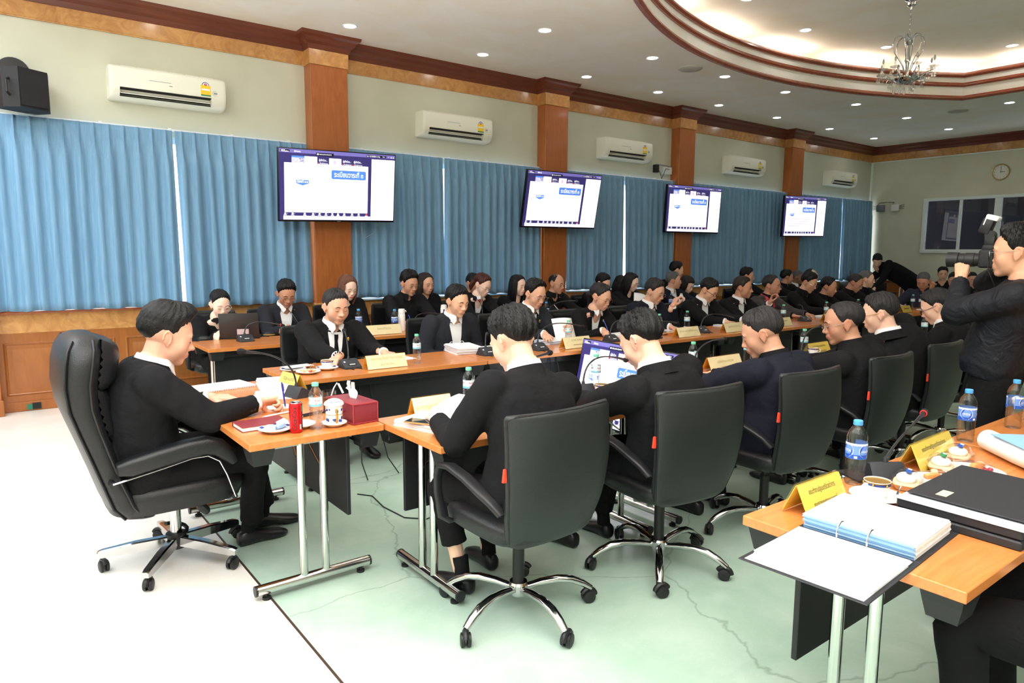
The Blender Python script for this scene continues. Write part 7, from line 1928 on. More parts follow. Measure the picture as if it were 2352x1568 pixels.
mb = MB(); aa = math.radians(-100); R = Matrix.Rotation(aa, 3, 'Z')
mb.tube([R@Vector(p) for p in ((0.037, 0, 0.075), (0.052, 0, 0.078), (0.058, 0, 0.06), (0.057, 0, 0.035), (0.050, 0, 0.018), (0.037, 0, 0.022))], 0.0045, 8); mb.build('handle', M_GILT, t)
mb = MB(); r = random.Random(5)
for k in range(16):
    a = A0+r.uniform(-1.3, 1.6); z = r.choice([0.018, 0.03, 0.062, 0.075])+r.uniform(-0.006, 0.006); disc_on(mb, 0.0389, a, z, r.uniform(0.004, 0.008), 0, 7)
for k in range(8):
    a = A0+r.uniform(-1.5, 1.8); q = 0.034; mb.ell((q*math.cos(a), q*math.sin(a), 0.108), (0.005, 0.005, 0.002), u=6, v=4)
patch(mb, 0.0390, 0, 2*PI, 0.049, 0.051, 1, 36); mb.build('blue_pattern', [M_COB, M_GILT], t, 0)
t = thing('glass_of_cola', 'glass of iced cola with a paper-wrapped straw behind the water bottle', 'glass', (1.325, 3.235, ZT))
mb = MB(); mb.lathe([(0.0001, 0.0), (0.030, 0.0), (0.036, 0.108), (0.0345, 0.108), (0.029, 0.006), (0.0001, 0.006)], seg=28); mb.build('tumbler', M_GLASS, t, 60)
mb = MB(); mb.lathe([(0.0001, 0.007), (0.0285, 0.007), (0.0325, 0.076), (0.0001, 0.076)], seg=28); mb.build('cola', mat('cola', rgb(112, 52, 28), 0.05), t, 60)
mb = MB(); mb.tube([(-0.008, 0.0, 0.03), (0.018, -0.02, 0.125), (0.030, -0.030, 0.150), (0.042, -0.036, 0.135), (0.052, -0.04, 0.108)], 0.0032, 8); mb.tube([(0.036, -0.033, 0.146), (0.056, -0.042, 0.098)], 0.0055, 8); mb.build('straw', M_WHT, t)
t = thing('tissue_box', 'dark red leather tissue box on the corner of the head table', 'tissue box', (1.365, 3.045, ZT), 0.06)
mb = MB(); mb.rbox((0, 0, 0.049), (0.125, 0.245, 0.097), 0.005, 2); mb.build('box', M_MAROON, t)
mb = MB()
for x in (-0.0625, 0.0625):
    for z in (0.004, 0.094): mb.tube([(x, -0.122, z), (x, 0.122, z)], 0.004, 6)
for y in (-0.1225, 0.1225):
    for z in (0.004, 0.094): mb.tube([(-0.0625, y, z), (0.0625, y, z)], 0.004, 6)
    for x in (-0.0625, 0.0625): mb.tube([(x, y, 0.004), (x, y, 0.094)], 0.004, 6)
mb.build('piping', M_MRIM, t)
mb = MB(); mb.ell((-0.068, -0.03, 0.052), (0.006, 0.006, 0.006)); mb.build('knob', M_MRIM, t)
mb = MB(); rows = []
for i in range(9):
    u = i/8; rows.append([Vector((0.012*math.sin(j*1.3+u*3)*(0.4+u), -0.048+0.096*j/10*(0.55+0.4*u)+0.02, 0.096+(0.085*u*(0.45+0.55*abs(math.sin(j*0.62+0.2)))))) for j in range(11)])
mb.grid(rows); o = mb.build('tissue', M_WHT, t, 70); md = o.modifiers.new('ply', 'SOLIDIFY'); md.thickness = 0.0012
t = thing('notebook', 'dark red hardback notebook beside the saucer of sweets', 'notebook', (0.965, 3.155, ZT), 0.02)
mb = MB(); mb.rbox((0, 0, 0.0015), (0.215, 0.145, 0.003), 0.001, 1); mb.rbox((0, 0, 0.0205), (0.215, 0.145, 0.003), 0.001, 1); mb.rbox((0, 0.0715, 0.011), (0.215, 0.003, 0.021), 0.001, 1); mb.build('cover', M_MAROON, t)
mb = MB(); mb.box((0, -0.001, 0.011), (0.207, 0.137, 0.0155)); mb.build('pages', M_PAPER, t, 0)
def pen(p, q, c, lab, tip=(180, 180, 184)):
    p, q = Vector(p), Vector(q); t = thing('pen', lab, 'pen', p); d = q-p
    mb = MB(); mb.tube([d*0.10, d*0.86], 0.0042, 10); mb.build('barrel', mat('pen_'+lab[:18].replace(' ', '_'), rgb(*c), 0.3), t)
    mb = MB(); mb.tube([Vector((0, 0, 0)), d*0.03, d*0.10], [0.0006, 0.002, 0.0042], 10); mb.build('nib', mat('pen_tip', rgb(190, 190, 194), 0.3, 0.7), t)
    mb = MB(); mb.tube([d*0.86, d*0.9, d], [0.0042, 0.0046, 0.003], 10); s = d.normalized().cross(Vector((0, 0, 1))).normalized() if abs(d.normalized().z) < 0.9 else Vector((1, 0, 0)); mb.tube([d*0.94+s*0.004, d*0.92+s*0.0065, d*0.66+s*0.0055], 0.0013, 5); mb.build('clip', mat('pen_'+lab[:18].replace(' ', '_'), rgb(*c), 0.3), t)
pen((1.015, 3.305, ZT+0.005), (1.165, 3.345, ZT+0.005), (240, 240, 244), 'white printed pen lying on the head table')
pen((1.165, 3.235, ZT+0.005), (1.300, 3.270, ZT+0.005), (30, 34, 60), 'dark blue pen behind the water bottle')
pen((1.165, 3.205, ZT+0.005), (1.300, 3.238, ZT+0.005), (22, 22, 26), 'black pen behind the water bottle')
pen((1.175, 3.435, ZT+0.004), (1.150, 3.405, ZT+0.145), (54, 62, 178), 'blue pen held upright by the man at the head table')
pen((4.79, 4.74, ZT+0.026), (4.77, 4.80, ZT+0.15), (60, 84, 190), 'blue pen of the writing woman in round glasses')
pen((3.58, 6.43, ZT+0.006), (3.55, 6.47, ZT+0.14), (40, 70, 200), 'blue pen of the man behind the white flask')
pen((5.80, 6.58, ZT+0.03), (5.70, 6.62, ZT+0.15), (230, 230, 232), 'white pen of the bald man')
# --- phones
def phone(x, y, z, rz, edge, lab, screen=None):
    t = thing('mobile_phone', lab, 'phone', (x, y, z), rz)
    mb = MB(); mb.rbox((0, 0, 0.0042), (0.075, 0.155, 0.0084), 0.0035, 2); mb.build('case', mat('phone_edge_'+edge, {'gold': rgb(196, 150, 96), 'black': rgb(26, 26, 30), 'red': rgb(110, 40, 44), 'blue': rgb(60, 70, 110)}[edge], 0.3, 0.5), t)
    mb = MB(); mb.rbox((0, 0, 0.0086), (0.069, 0.149, 0.0012), 0.0004, 1); mb.build('screen', M_PHONE, t)
phone(1.528, 2.668, ZT+0.031, 0.55, 'gold', 'gold-edged phone lying on the pile of reports')
phone(3.80, 2.70, ZT, 1.1, 'black', 'black phone left of the third man from behind')
phone(3.48, 1.00, ZT, 1.45, 'red', 'phone in a dark red case beside the last blue-capped bottle')
phone(4.86, 4.46, ZT, 1.2, 'blue', 'dark phone beside the small brown tray of the front row')
phone(2.40, 6.60, ZT+0.03, 1.4, 'black', 'phone in the hands of the man behind the mouse')
# --- front row crockery
saucer(1.815, 4.45, 'blue and white saucer under the cup of the man in the black tie')
cup(1.815, 4.45, 0.4, 'white coffee cup on a saucer before the man in the black tie')
saucer(1.61, 4.53, 'blue and white saucer holding folded paper at the end of the front row', 0.085)
saucer(1.655, 4.375, 'white saucer of dried fruit at the end of the front row', 0.08, False)
t = thing('dried_fruit', 'red and orange dried fruit on the white saucer', 'fruit', (1.655, 4.375, ZT+0.008)); tag(t, kind='stuff')
mb = MB(); r = random.Random(2)
for i in range(26): mb.ell((r.uniform(-0.036, 0.036), r.uniform(-0.034, 0.034), 0.004+r.uniform(0, 0.012)), (r.uniform(0.006, 0.011), r.uniform(0.005, 0.009), 0.006), u=7, v=5, mi=r.choice([0, 1, 2]))
mb.build('pieces', [mat('fruit_red', rgb(206, 92, 84), 0.4), mat('fruit_orange', rgb(234, 168, 110), 0.4), mat('fruit_cream', rgb(246, 226, 206), 0.4)], t, 60)
slab('loose_sheet', quad(1.66, 4.58, 0.20, 0.10, 0.15), ZT+0.021, ZT+0.0225, PM, 'folded white paper on the blue and white saucer', 'paper')
t = thing('spectacles', 'pair of spectacles lying left of the coffee cup', 'spectacles', (1.735, 4.53, ZT), 0.5)
mb = MB()
for s in (-1, 1):
    mb.tube([(s*0.034+a, 0.0, 0.02+b) for a, b in srect(18, 0.025, 0.018, 2.6)], 0.0013, 6, closed=True); mb.tube([(s*0.06, 0, 0.026), (s*0.066, 0.05, 0.014), (s*0.068, 0.12, 0.002)], 0.0014, 6)
mb.tube([(-0.01, 0, 0.024), (0, 0, 0.027), (0.01, 0, 0.024)], 0.0013, 6); mb.build('frame', M_GLS['silver'], t)
for x, y, lab in ((5.28, 4.52, 'white cup left of the name card before the man with a hand to his nose'), (5.15, 2.86, 'white and gilt cup right of the third man from behind'), (2.72, 2.74, 'white cup hidden behind the shoulder of the nearest man, handle showing'), (4.45, 2.83, 'white cup beside the brown clear-lidded box')):
    saucer(x, y, 'saucer under the ' + ' '.join(lab.split()[:12]), 0.07, False); cup(x, y, -0.6 if y < 3 else 0.4, lab)
def lidbox(x, y, lab, col=(206, 128, 74), w=0.16, d=0.10, h=0.03, rz=0.0):
    t = thing('snack_box', lab, 'snack box', (x, y, ZT), rz)
    mb = MB(); mb.rings([[Vector((a*sx, b*sy, z)) for a, b in srect(28, 1, 1, 6)] for z, sx, sy in ((0, w*0.46, d*0.45), (h, w/2, d/2), (h, w/2-0.006, d/2-0.006), (h-0.01, w/2-0.009, d/2-0.009))]); mb.build('tray', mat('tray_'+str(col), rgb(*col), 0.4), t, 40)
    mb = MB(); mb.rbox((0, 0, h+0.003), (w-0.004, d-0.004, 0.006), 0.002, 1); mb.build('lid', M_ACR, t)
    mb = MB(); mb.rbox((0, 0, h-0.004), (w*0.6, d*0.6, 0.008), 0.003, 1); mb.rbox((w*0.1, -0.01, h+0.001), (w*0.3, d*0.3, 0.004), 0.002, 1); mb.build('sweets', mat('pale_sweets', rgb(240, 222, 170), 0.5), t)
lidbox(4.015, 2.79, 'brown clear-lidded snack box in front of the yellow name card')
lidbox(4.78, 4.32, 'small brown snack tray on the front row near the writing woman', w=0.14)
lidbox(5.42, 4.50, 'brown wrapped tray behind the name card on the front row', w=0.2, h=0.02)
# --- second row
t = thing('laptop', 'open black laptop seen from the back', 'laptop', (1.83, 6.50, ZT), PI-0.38)
mb = MB(); mb.rbox((0, -0.115, 0.009), (0.34, 0.235, 0.017), 0.006, 2); mb.build('keyboard_base', M_PLB, t)
mb = MB(); Rl = Matrix.Rotation(math.radians(-12), 3, 'X'); mb.rbox(Vector((0, 0.0, 0.014))+Rl@Vector((0, 0.004, 0.115)), (0.34, 0.009, 0.23), 0.004, 2, R=Rl); mb.build('lid', mat('laptop_shell', rgb(58, 56, 58), 0.35, 0.3), t)
mb = MB(); mb.box(Vector((0, 0.0, 0.014))+Rl@Vector((-0.03, 0.0092, 0.055)), (0.10, 0.001, 0.055), R=Rl); mb.build('sticker', mat('lavender_sticker', rgb(206, 190, 200), 0.5), t, 0)
def mouse(x, y, rz, lab, two=False):
    t = thing('computer_mouse', lab, 'mouse', (x, y, ZT), rz)
    mb = MB(); mb.lathe([(0.0001, 0.0), (0.029, 0.0), (0.031, 0.008), (0.028, 0.022), (0.016, 0.032), (0.0001, 0.035)], seg=24, sy=1.75); mb.build('shell', M_PLB, t, 60)
    mb = MB(); mb.lathe([(0.0306, 0.003), (0.0318, 0.007), (0.0306, 0.010)], seg=24, sy=1.75); mb.build('side_band', mat('mouse_yellow', rgb(222, 180, 60), 0.4) if two else M_BLK, t)
    mb = MB(); mb.tube([(0, 0.054, 0.008), (-0.03, 0.1, 0.003), (-0.1, 0.09, 0.003), (-0.14, 0.02, 0.003)], 0.002, 5); mb.build('cable', M_BLK, t)
mouse(1.55, 6.62, 1.2, 'black mouse left of the laptop'); mouse(2.14, 6.64, 1.4, 'black mouse with a yellow edge right of the laptop', True)
t = thing('vacuum_flask', 'tall white vacuum flask beside the blue-capped bottle in the second row', 'flask', (3.352, 6.25, ZT))
mb = MB(); mb.lathe([(0.0001, 0), (0.034, 0), (0.036, 0.006), (0.036, 0.165), (0.033, 0.172), (0.0001, 0.172)], seg=28); mb.build('flask_body', mat('flask_white', rgb(244, 240, 238), 0.3), t)
mb = MB(); mb.lathe([(0.0335, 0.172), (0.0335, 0.215), (0.030, 0.224), (0.0001, 0.225)], seg=28); mb.tube([(0.03, 0, 0.205), (0.046, 0, 0.205), (0.05, 0, 0.19)], 0.006, 8); mb.build('cup_lid', M_WHT, t)
t = thing('thermos_cup', 'white tumbler with a blue strip behind the man in the open white shirt', 'tumbler', (3.92, 6.36, ZT))
mb = MB(); mb.lathe([(0.0001, 0), (0.035, 0), (0.036, 0.19), (0.030, 0.235), (0.0001, 0.24)], seg=26); mb.build('tumbler_body', M_WHT, t)
mb = MB(); patch(mb, 0.0366, A0-0.2, A0+0.25, 0.06, 0.19, 0, 5); patch(mb, 0.0366, A0-0.3, A0+0.3, 0.03, 0.045, 1, 5); mb.build('strip', [M_COB, M_RED], t, 0)
t = thing('milk_carton', 'white milk jug with red and black marks in the second row', 'milk carton', (8.02, 6.5, ZT), -0.5)
mb = MB(); mb.rbox((0, 0, 0.085), (0.09, 0.09, 0.17), 0.012, 2); mb.lathe([(0.038, 0.168), (0.022, 0.20), (0.018, 0.205), (0.018, 0.225), (0.0001, 0.225)], seg=20); mb.build('jug', mat('milk_white', rgb(242, 242, 240), 0.35), t)
mb = MB(); mb.box((-0.01, -0.0455, 0.12), (0.03, 0.001, 0.04), mi=0); mb.box((0.0, -0.0455, 0.065), (0.03, 0.001, 0.03), mi=1); mb.build('print', [M_BLK, M_RED], t, 0)
# --- right foreground
saucer(2.265, 1.012, 'white saucer under the coffee cup in the right foreground', 0.082, False)
cup(2.265, 1.012, PI*0.98-0.3, 'coffee cup with a blue and gilt band in the right foreground')
t = thing('sugar_sachet', 'sugar sachet and spoon lying on the saucer in the right foreground', 'sachet', (2.265, 1.012, ZT+0.018))
mb = MB(); mb.rbox((-0.03, -0.055, 0.002), (0.07, 0.014, 0.004), 0.0018, 1, rz=-0.5); mb.build('sachet', mat('cream_paper', rgb(238, 228, 190), 0.6), t)
mb = MB(); mb.tube([(0.03, -0.05, 0.004), (0.075, -0.035, 0.005), (0.125, -0.02, 0.006)], [0.005, 0.0025, 0.003], 8); mb.build('spoon', M_CHR, t)
cup(3.26, 1.0, 0.5, 'white cup with a blue and gilt band behind the rolled white paper', z=ZT)
def clam(x, y, rz, fill, tag_c, lab):
    t = thing('food_box', lab, 'food box', (x, y, ZT), rz, 'clear food boxes')
    def rr(z, w, d): return [Vector((a, b, z)) for a, b in srect(28, w, d, 4)]
    mb = MB(); mb.rings([rr(0.0, 0.042, 0.034), rr(0.026, 0.054, 0.046), rr(0.029, 0.060, 0.052), rr(0.031, 0.060, 0.052), rr(0.034, 0.054, 0.046), rr(0.052, 0.046, 0.038), rr(0.060, 0.034, 0.026), rr(0.061, 0.02, 0.014)]); mb.build('clear_shell', M_ACR, t, 50)
    mb = MB(); mb.rings([rr(0.0015, 0.039, 0.031), rr(0.02, 0.049, 0.041), rr(0.026, 0.046, 0.038)]); mb.build('filling', mat('fill_'+lab[:14], rgb(*fill), 0.5), t, 50)
    mb = MB(); mb.ell((0.0, 0.0, 0.036), (0.038, 0.032, 0.019), u=18, v=10); mb.build('bun', mat('steamed_bun', rgb(244, 240, 234), 0.6), t, 60)
    mb = MB(); mb.rbox((0.006, -0.006, 0.0612), (0.052, 0.020, 0.0015), 0.0005, 1, R=Matrix.Rotation(0.18, 3, 'X')); mb.build('tape_label', tag_c, t)
    mb = MB(); mb.box((0.022, -0.008, 0.0622), (0.012, 0.012, 0.001), R=Matrix.Rotation(0.18, 3, 'X')); mb.build('tape_mark', M_WHT, t, 0)
clam(2.46, 1.005, 0.35, (226, 196, 160), M_BLU, 'clear food box with a blue tape right of the coffee cup'); clam(2.765, 1.015, 0.3, (232, 170, 70), M_GRN, 'clear food box with a green tape and orange filling'); clam(2.96, 1.03, 0.2, (220, 190, 160), M_BLU, 'clear food box with a blue tape beside the green-taped one')
clam(3.86, 1.03, 0.2, (226, 206, 180), M_BLU, 'clear food box at the right edge beside the last bottle')
def fruitplate(x, y, lab, seed, apple):
    t = thing('plate', 'white plate ' + lab, 'plate', (x, y, ZT))
    mb = MB(); r_ = 0.105; mb.lathe([(0.0001, 0.004), (0.06, 0.004), (0.062, 0.0), (0.066, 0.0), (0.085, 0.006), (r_, 0.017), (r_*0.99, 0.0195), (0.08, 0.010), (0.06, 0.007), (0.0001, 0.007)], seg=40); mb.build('dish', M_PORC, t, 50)
    r = random.Random(seed); f = thing('cut_fruit', 'cut fruit under clear wrap ' + lab, 'fruit', (x, y, ZT+0.008))
    cols = [('papaya', rgb(238, 160, 96)), ('melon', rgb(244, 226, 176)), ('grape', rgb(170, 60, 78)), ('guava', rgb(214, 226, 176)), ('rose_apple', rgb(226, 120, 116))]
    for i in range(4):
        c = cols[0] if i % 2 else cols[1]; mb = MB(); mb.rbox((r.uniform(-0.03, 0.05), r.uniform(-0.01, 0.04), 0.014+0.005*i), (0.06, 0.022, 0.018), 0.006, 2, rz=r.uniform(-0.8, 0.8)); mb.build('slice', mat('fruit_'+c[0], c[1], 0.25), f)
    for i in range(7 if not apple else 3):
        mb = MB(); mb.ell((-0.02+0.014*i*(1 if not apple else 0.5), -0.036+0.007*(i % 3), 0.010), (0.011, 0.010, 0.009), u=10, v=7); mb.build('grape', mat('fruit_grape', cols[2][1], 0.2), f)
    if apple:
        for i in range(3):
            mb = MB(); mb.lathe([(0.0001, 0.0), (0.026, 0.002), (0.028, 0.007), (0.024, 0.012), (0.0001, 0.013)], (0.02+0.022*i, -0.035+0.004*i, 0.004), 18, R=Matrix.Rotation(0.35, 3, 'X')); mb.build('slice', mat('fruit_guava', cols[3][1], 0.3), f)
    mb = MB(); mb.lathe([(0.088, 0.004), (0.07, 0.030), (0.03, 0.040), (0.0001, 0.041)], seg=20); mb.build('clear_wrap', (MATS.get('cling_wrap') or clear('cling_wrap', (0.97, 0.97, 0.97, 1), 1.35, 0.08)), f, 60)
fruitplate(2.565, 0.945, 'of guava and papaya, nearer the black folders', 4, True); fruitplate(2.80, 0.925, 'of grapes and papaya beyond it', 9, False)
# open ring binder across the end of the table
t = thing('ring_binder', 'open ring binder of white pages overhanging the end of the right table', 'binder', (1.845, 0.875, ZT), 0.07)
mb = MB(); mb.rbox((-0.165, 0, 0.0016), (0.30, 0.325, 0.003), 0.001, 1); mb.rbox((0.165, 0, 0.0016), (0.30, 0.325, 0.003), 0.001, 1); mb.rbox((0, 0, 0.0014), (0.03, 0.325, 0.0026), 0.001, 1); mb.build('cover', M_BIND, t)
mb = MB(); mb.box((-0.168, 0, 0.0034), (0.272, 0.300, 0.0006)); mb.build('lining', M_WHT, t, 0)
def pages(name, x0, x1, z0, z1, lean, n, cols, seed):
    r = random.Random(seed); mb = MB(); hh = (z1-z0)/n
    for i in range(n):
        dx = lean*(i/n)+r.uniform(-0.0015, 0.0015); dy = r.uniform(-0.003, 0.003)
        rows = []
        for j in range(9):
            u = j/8; x = x0+(x1-x0)*u+dx; bend = (1-u)**3 if lean < 0 else 0.0
            z = z0+hh*(i+1)*(1.0-0.12*math.sin(u*PI)) if lean >= 0 else z0+hh*(i+1)
            rows.append([Vector((x, yy+dy, z)) for yy in (-0.148, 0.148)])
        mb.grid(rows, cols[i % len(cols)])
        # fore edges
        for yy in (-0.148, 0.148): mb.grid([[Vector((p[0].x, yy+dy, p[0].z)) for p in rows], [Vector((p[0].x, yy+dy, p[0].z-hh)) for p in rows]], cols[i % len(cols)])
        for q in (0, -1): mb.grid([rows[q], [p-Vector((0, 0, hh)) for p in rows[q]]], 1 if q == 0 and x0 > 0 or q == -1 and x0 < 0 else 2)
    mb.build(name, [M_PAPER, M_PBLUE, M_PEDGE], t, 0)
pages('left_pages', -0.262, -0.012, 0.0036, 0.012, 0.006, 4, [0], 3)
pages('right_pages', 0.018, 0.288, 0.0034, 0.046, -0.012, 16, [0, 0, 0], 5)
mb = MB()
for y in (-0.04, 0.04): mb.tube([(0.012+0.030*math.cos(a), y, 0.026+0.028*math.sin(a)) for a in [PI*(-0.1+1.2*i/10) for i in range(11)]], 0.0022, 6)
mb.build('rings', M_CHR, t)
mb = MB(); mb.tube([(-0.262, -0.15, 0.0135), (-0.258, -0.06, 0.0135), (-0.268, -0.02, 0.0135), (-0.262, 0.02, 0.0135), (-0.262, 0.13, 0.0135)], 0.0009, 4); mb.build('index_tabs', M_PBLUE, t)
t = thing('folder_stack', 'black folders with a pale inner cover stacked right of the ring binder', 'folders', (2.385, 0.745, ZT), -0.02); tag(t, 'black folder lying on another black folder right of the ring binder', 'folder')
mb = MB(); mb.rbox((0, 0, 0.0415), (0.42, 0.33, 0.028), 0.004, 1); mb.build('body', M_BIND, t)
mb = MB(); mb.rbox((0.0, 0.0, 0.060), (0.43, 0.335, 0.003), 0.001, 1, R=Matrix.Rotation(-0.02, 3, 'Y')); mb.build('inner_cover', M_GREYB, t)
mb = MB(); mb.rbox((0.035, 0.0, 0.072), (0.39, 0.315, 0.004), 0.001, 1, R=Matrix.Rotation(-0.035, 3, 'Y')); mb.build('cover', M_BIND, t)
mb = MB(); mb.box((-0.10, 0.075, 0.0705), (0.055, 0.03, 0.001), R=Matrix.Rotation(-0.035, 3, 'Y')); mb.build('cream_label', mat('cream_label', rgb(236, 222, 170), 0.5), t, 0)
t = thing('folder', 'black folder at the bottom of the pile right of the ring binder', 'folder', (2.385, 0.745, ZT), -0.03)
mb = MB(); mb.rbox((0, 0, 0.013), (0.43, 0.335, 0.026), 0.004, 1); mb.build('body', M_BIND, t)
t = thing('paper_roll', 'large roll of white paper at the right edge, lying over a black box', 'paper roll', (3.13, 0.90, ZT), 0.0)
mb = MB(); mb.tube([(0.10, 0.12, 0.042), (-0.05, -0.03, 0.045), (-0.18, -0.17, 0.050)], 0.042, 24, flat=1.0); mb.build('roll', M_PAPER, t, 60)
mb = MB(); mb.rbox((-0.02, -0.09, 0.0875), (0.30, 0.20, 0.004), 0.001, 1, rz=0.8); mb.build('flap', M_PBLUE, t)
t = thing('equipment_box', 'small black box with a red mark at the right edge', 'box', (2.865, 0.715, ZT), 0.1)
mb = MB(); mb.rbox((0, 0, 0.03), (0.16, 0.11, 0.06), 0.005, 2); mb.build('casing', M_BLK, t)
mb = MB(); mb.rbox((-0.0815, 0.01, 0.03), (0.002, 0.022, 0.018), 0.0008, 1); mb.build('red_mark', M_RED, t)
t = thing('walkie_talkie', 'black handheld radio lying beside the black folders', 'radio', (2.60, 0.765, ZT), -0.25)
mb = MB(); mb.rbox((0, 0, 0.018), (0.13, 0.056, 0.034), 0.008, 2); mb.build('radio_body', M_PLB, t)
mb = MB(); mb.rbox((-0.105, 0.014, 0.018), (0.09, 0.017, 0.015), 0.005, 2); mb.build('antenna', M_BLK, t)
mb = MB(); mb.lathe([(0.0001, 0), (0.009, 0), (0.009, 0.014), (0.0001, 0.014)], (-0.078, -0.012, 0.018), 14, R=Matrix.Rotation(-PI/2, 3, 'Y')); mb.build('knob', M_BLK, t)
mb = MB(); mb.rbox((-0.03, 0, 0.0355), (0.04, 0.036, 0.002), 0.0008, 1); mb.build('display', mat('lcd', rgb(110, 118, 124), 0.2), t)
mb = MB()
for i in range(4):
    for j in range(3): mb.rbox((0.005+0.015*i, -0.014+0.014*j, 0.0358), (0.010, 0.009, 0.003), 0.001, 1)
mb.build('key_lettering', M_GRYT, t)
t = thing('tablet', 'closed black laptop lying behind the coffee cup', 'laptop', (2.53, 1.125, ZT), -0.42)
mb = MB(); mb.rbox((0, 0, 0.006), (0.27, 0.12, 0.011), 0.003, 1); mb.build('shell', M_PLB, t)
mb = MB(); mb.box((-0.02, 0.0, 0.0118), (0.05, 0.03, 0.0006)); mb.build('badge', mat('grey_badge', rgb(110, 110, 114), 0.3), t, 0)
# --- floor screen in the middle of the square
t = make_tv(1.11, H=0.66); tag(t, 'screen standing on the floor between the rows, tilted back towards the head table', 'television')
t.location = (3.76, 3.575, 0.525); t.rotation_mode = 'QUATERNION'
t.rotation_quaternion = (Matrix.Rotation(-PI/2-0.08, 3, 'Z')@Matrix.Rotation(-0.22, 3, 'X')).to_quaternion()
mb = MB(); mb.tube([(-0.3, 0.06, -0.25), (-0.3, 0.02, -0.50)], 0.02, 8); mb.tube([(0.3, 0.06, -0.25), (0.3, 0.02, -0.50)], 0.02, 8); mb.tube([(-0.3, 0.08, 0.1), (-0.3, 0.40, -0.40)], 0.015, 8); mb.tube([(0.3, 0.08, 0.1), (0.3, 0.40, -0.40)], 0.015, 8); mb.build('floor_stand', M_PLB, t)
mb = MB(); mb.tube([(1.80, 3.98, 0.004), (1.86, 3.89, 0.004), (1.83, 3.68, 0.004), (1.85, 3.45, 0.004), (1.94, 3.355, 0.004), (2.10, 3.40, 0.004), (2.4, 3.6, 0.004), (3.2, 3.55, 0.004), (3.7, 3.6, 0.004)], 0.004, 6); tag(mb.build('floor_cable', M_BLK), 'black cable running over the green floor under the tables', 'cable')
# --- the photographer's camera
t = thing('photo_camera', 'black camera with a long lens and a tilted flash held by the photographer', 'camera', (4.43, 1.475, 1.512), 0.10)
mb = MB(); mb.rbox((0, 0, 0), (0.145, 0.075, 0.100), 0.014, 3); mb.rbox((0, -0.005, 0.058), (0.075, 0.075, 0.040), 0.014, 2); mb.rbox((0.055, 0.02, 0), (0.035, 0.07, 0.10), 0.012, 2); mb.build('camera_body', M_SPK, t)
mb = MB(); mb.lathe([(0.0001, 0.0), (0.036, 0.0), (0.036, 0.03), (0.039, 0.032), (0.039, 0.075), (0.036, 0.078), (0.036, 0.105), (0.041, 0.110), (0.043, 0.165), (0.039, 0.165), (0.036, 0.14), (0.0001, 0.14)], (0, 0.035, -0.006), 26, R=Matrix.Rotation(-PI/2, 3, 'X')); mb.build('lens', M_PLB, t)
mb = MB(); mb.rbox((0, 0.0, 0.098), (0.058, 0.05, 0.056), 0.008, 2); mb.lathe([(0.0001, -0.03), (0.024, -0.03), (0.024, 0.03), (0.0001, 0.03)], (0, 0.002, 0.130), 18, R=Matrix.Rotation(PI/2, 3, 'Y'))
Rf = Matrix.Rotation(-0.30, 3, 'X'); mb.rbox(Vector((0, 0.008, 0.135))+Rf@Vector((0, 0, 0.045)), (0.072, 0.055, 0.085), 0.010, 2, R=Matrix.Rotation(0.30, 3, 'X')); fl_ = mb.build('flash_gun', M_PLB, t)
mb = MB(); mb.rbox((0, -0.005, 0.222), (0.080, 0.062, 0.028), 0.008, 2, R=Matrix.Rotation(0.30, 3, 'X')); mb.rbox((0, 0.026, 0.208), (0.076, 0.006, 0.05), 0.002, 1, R=Matrix.Rotation(0.30, 3, 'X')); mb.build('white_diffuser', mat('diffuser', rgb(244, 244, 246), 0.5), t)
mb = MB(); mb.tube([(-0.075, -0.01, 0.03), (-0.09, -0.02, -0.06), (-0.07, -0.06, -0.16), (-0.03, -0.10, -0.22), (0.05, -0.12, -0.16), (0.085, -0.05, 0.03)], 0.007, 6, flat=0.4); mb.build('strap', M_BLK, t)
pp = PEOPLE['P8']; El, w, hp_ = pp['arms'][-1]; d = (w-El).normalized(); R = d.to_track_quat('Z', 'Y').to_matrix()
mb = MB(); mb.lathe([(0.033, -0.009), (0.035, -0.009), (0.035, 0.009), (0.033, 0.009)], w-d*0.035, 22, R=R); mb.rbox(w-d*0.035+R@Vector((0.0, 0.036, 0)), (0.026, 0.008, 0.03), 0.004, 2, R=R); mb.build('wristwatch', M_BLK, pp['root'])
# bracelet of the man in the black tie
pp = PEOPLE['F1']; El, w, hp_ = pp['arms'][1]; d = (w-El).normalized(); R = d.to_track_quat('Z', 'Y').to_matrix(); mb = MB()
for i in range(12):
    a = 2*PI*i/12; mb.ell(w-d*0.004+R@Vector((0.036*math.cos(a), 0.036*math.sin(a), 0)), (0.0065, 0.0065, 0.0065), u=8, v=6)
mb.build('bead_bracelet', M_BLK, pp['root'])
# red collar of the windbreaker man is part of his jacket; buttons on the cuff of the man at the head table
pp = PEOPLE['P1']; El, w, hp_ = pp['arms'][1]; d = (w-El).normalized(); R = d.to_track_quat('Z', 'Y').to_matrix(); sd = Vector((0.85, -0.1, -0.4)); sd = (sd-d*sd.dot(d)).normalized()
for i in range(4):
    mb = MB(); c = w-d*(0.05+0.017*i)+sd*0.046; mb.lathe([(0.0001, -0.002), (0.0075, -0.002), (0.0075, 0.002), (0.005, 0.0028), (0.0001, 0.002)], c, 14, R=sd.to_track_quat('Z', 'Y').to_matrix()); mb.build('sleeve_button', M_BLK, pp['root'])
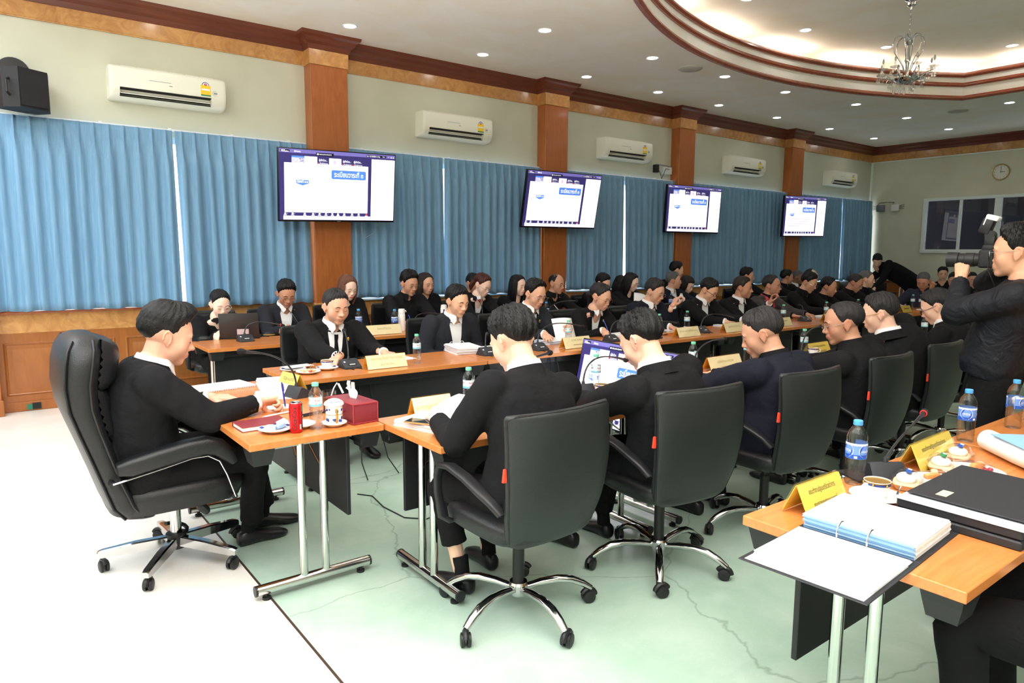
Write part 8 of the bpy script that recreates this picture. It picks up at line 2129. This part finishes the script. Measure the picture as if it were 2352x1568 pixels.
# --- corner: equipment case, routers, plastic chair
t = thing('equipment_case', 'black equipment case with a label at the far corner', 'case', (15.4, 7.45, 0.0))
mb = MB(); mb.rbox((0, 0, 0.37), (0.55, 1.1, 0.74), 0.015, 2); mb.build('case_body', M_BLK, t)
mb = MB(); mb.box((-0.277, 0.25, 0.62), (0.002, 0.16, 0.09)); mb.build('white_label', M_WHT, t, 0)
t = thing('receiver_rack', 'black receiver with upright aerials on the equipment case', 'receiver', (15.4, 7.5, 0.74))
mb = MB(); mb.rbox((0, 0, 0.10), (0.40, 0.85, 0.20), 0.01, 2); mb.build('receiver_body', M_BLK, t)
for i in range(9):
    mb = MB(); y = -0.36+0.09*i; mb.tube([(0.0, y, 0.20), (0.0, y+0.03*math.sin(i*2), 0.40+0.05*math.sin(i*3))], [0.008, 0.004], 6); mb.build('aerial', M_BLK, t)
def plastic_chair(x, y, rz, lab):
    t = thing('plastic_chair', lab, 'chair', (x, y, 0), rz); m = mat('white_plastic', rgb(226, 226, 222), 0.35)
    mb = MB(); mb.rbox((0, 0, 0.44), (0.44, 0.42, 0.03), 0.012, 2); mb.build('seat', m, t)
    mb = MB(); n = 10; mb.tube([(0.21*math.cos(PI*i/n), -0.20-0.06*math.sin(PI*i/n), 0.80+0.10*math.sin(PI*i/n)) for i in range(n+1)], 0.014, 8); mb.tube([(0.21, -0.19, 0.44), (0.21, -0.20, 0.80)], 0.014, 8); mb.tube([(-0.21, -0.19, 0.44), (-0.21, -0.20, 0.80)], 0.014, 8)
    for i in range(5): mb.tube([(-0.14+0.07*i, -0.2, 0.45), (-0.14+0.07*i, -0.235, 0.88-0.03*abs(i-2))], 0.010, 6)
    mb.build('backrest', m, t)
    for sx in (-1, 1):
        for sy in (-1, 1): mb = MB(); mb.tube([(sx*0.19, sy*0.18, 0.43), (sx*0.23, sy*0.22, 0.0)], [0.02, 0.014], 8); mb.build('leg', m, t)
plastic_chair(15.75, 6.75, PI/2, 'white plastic chair by the end wall behind the bending person')
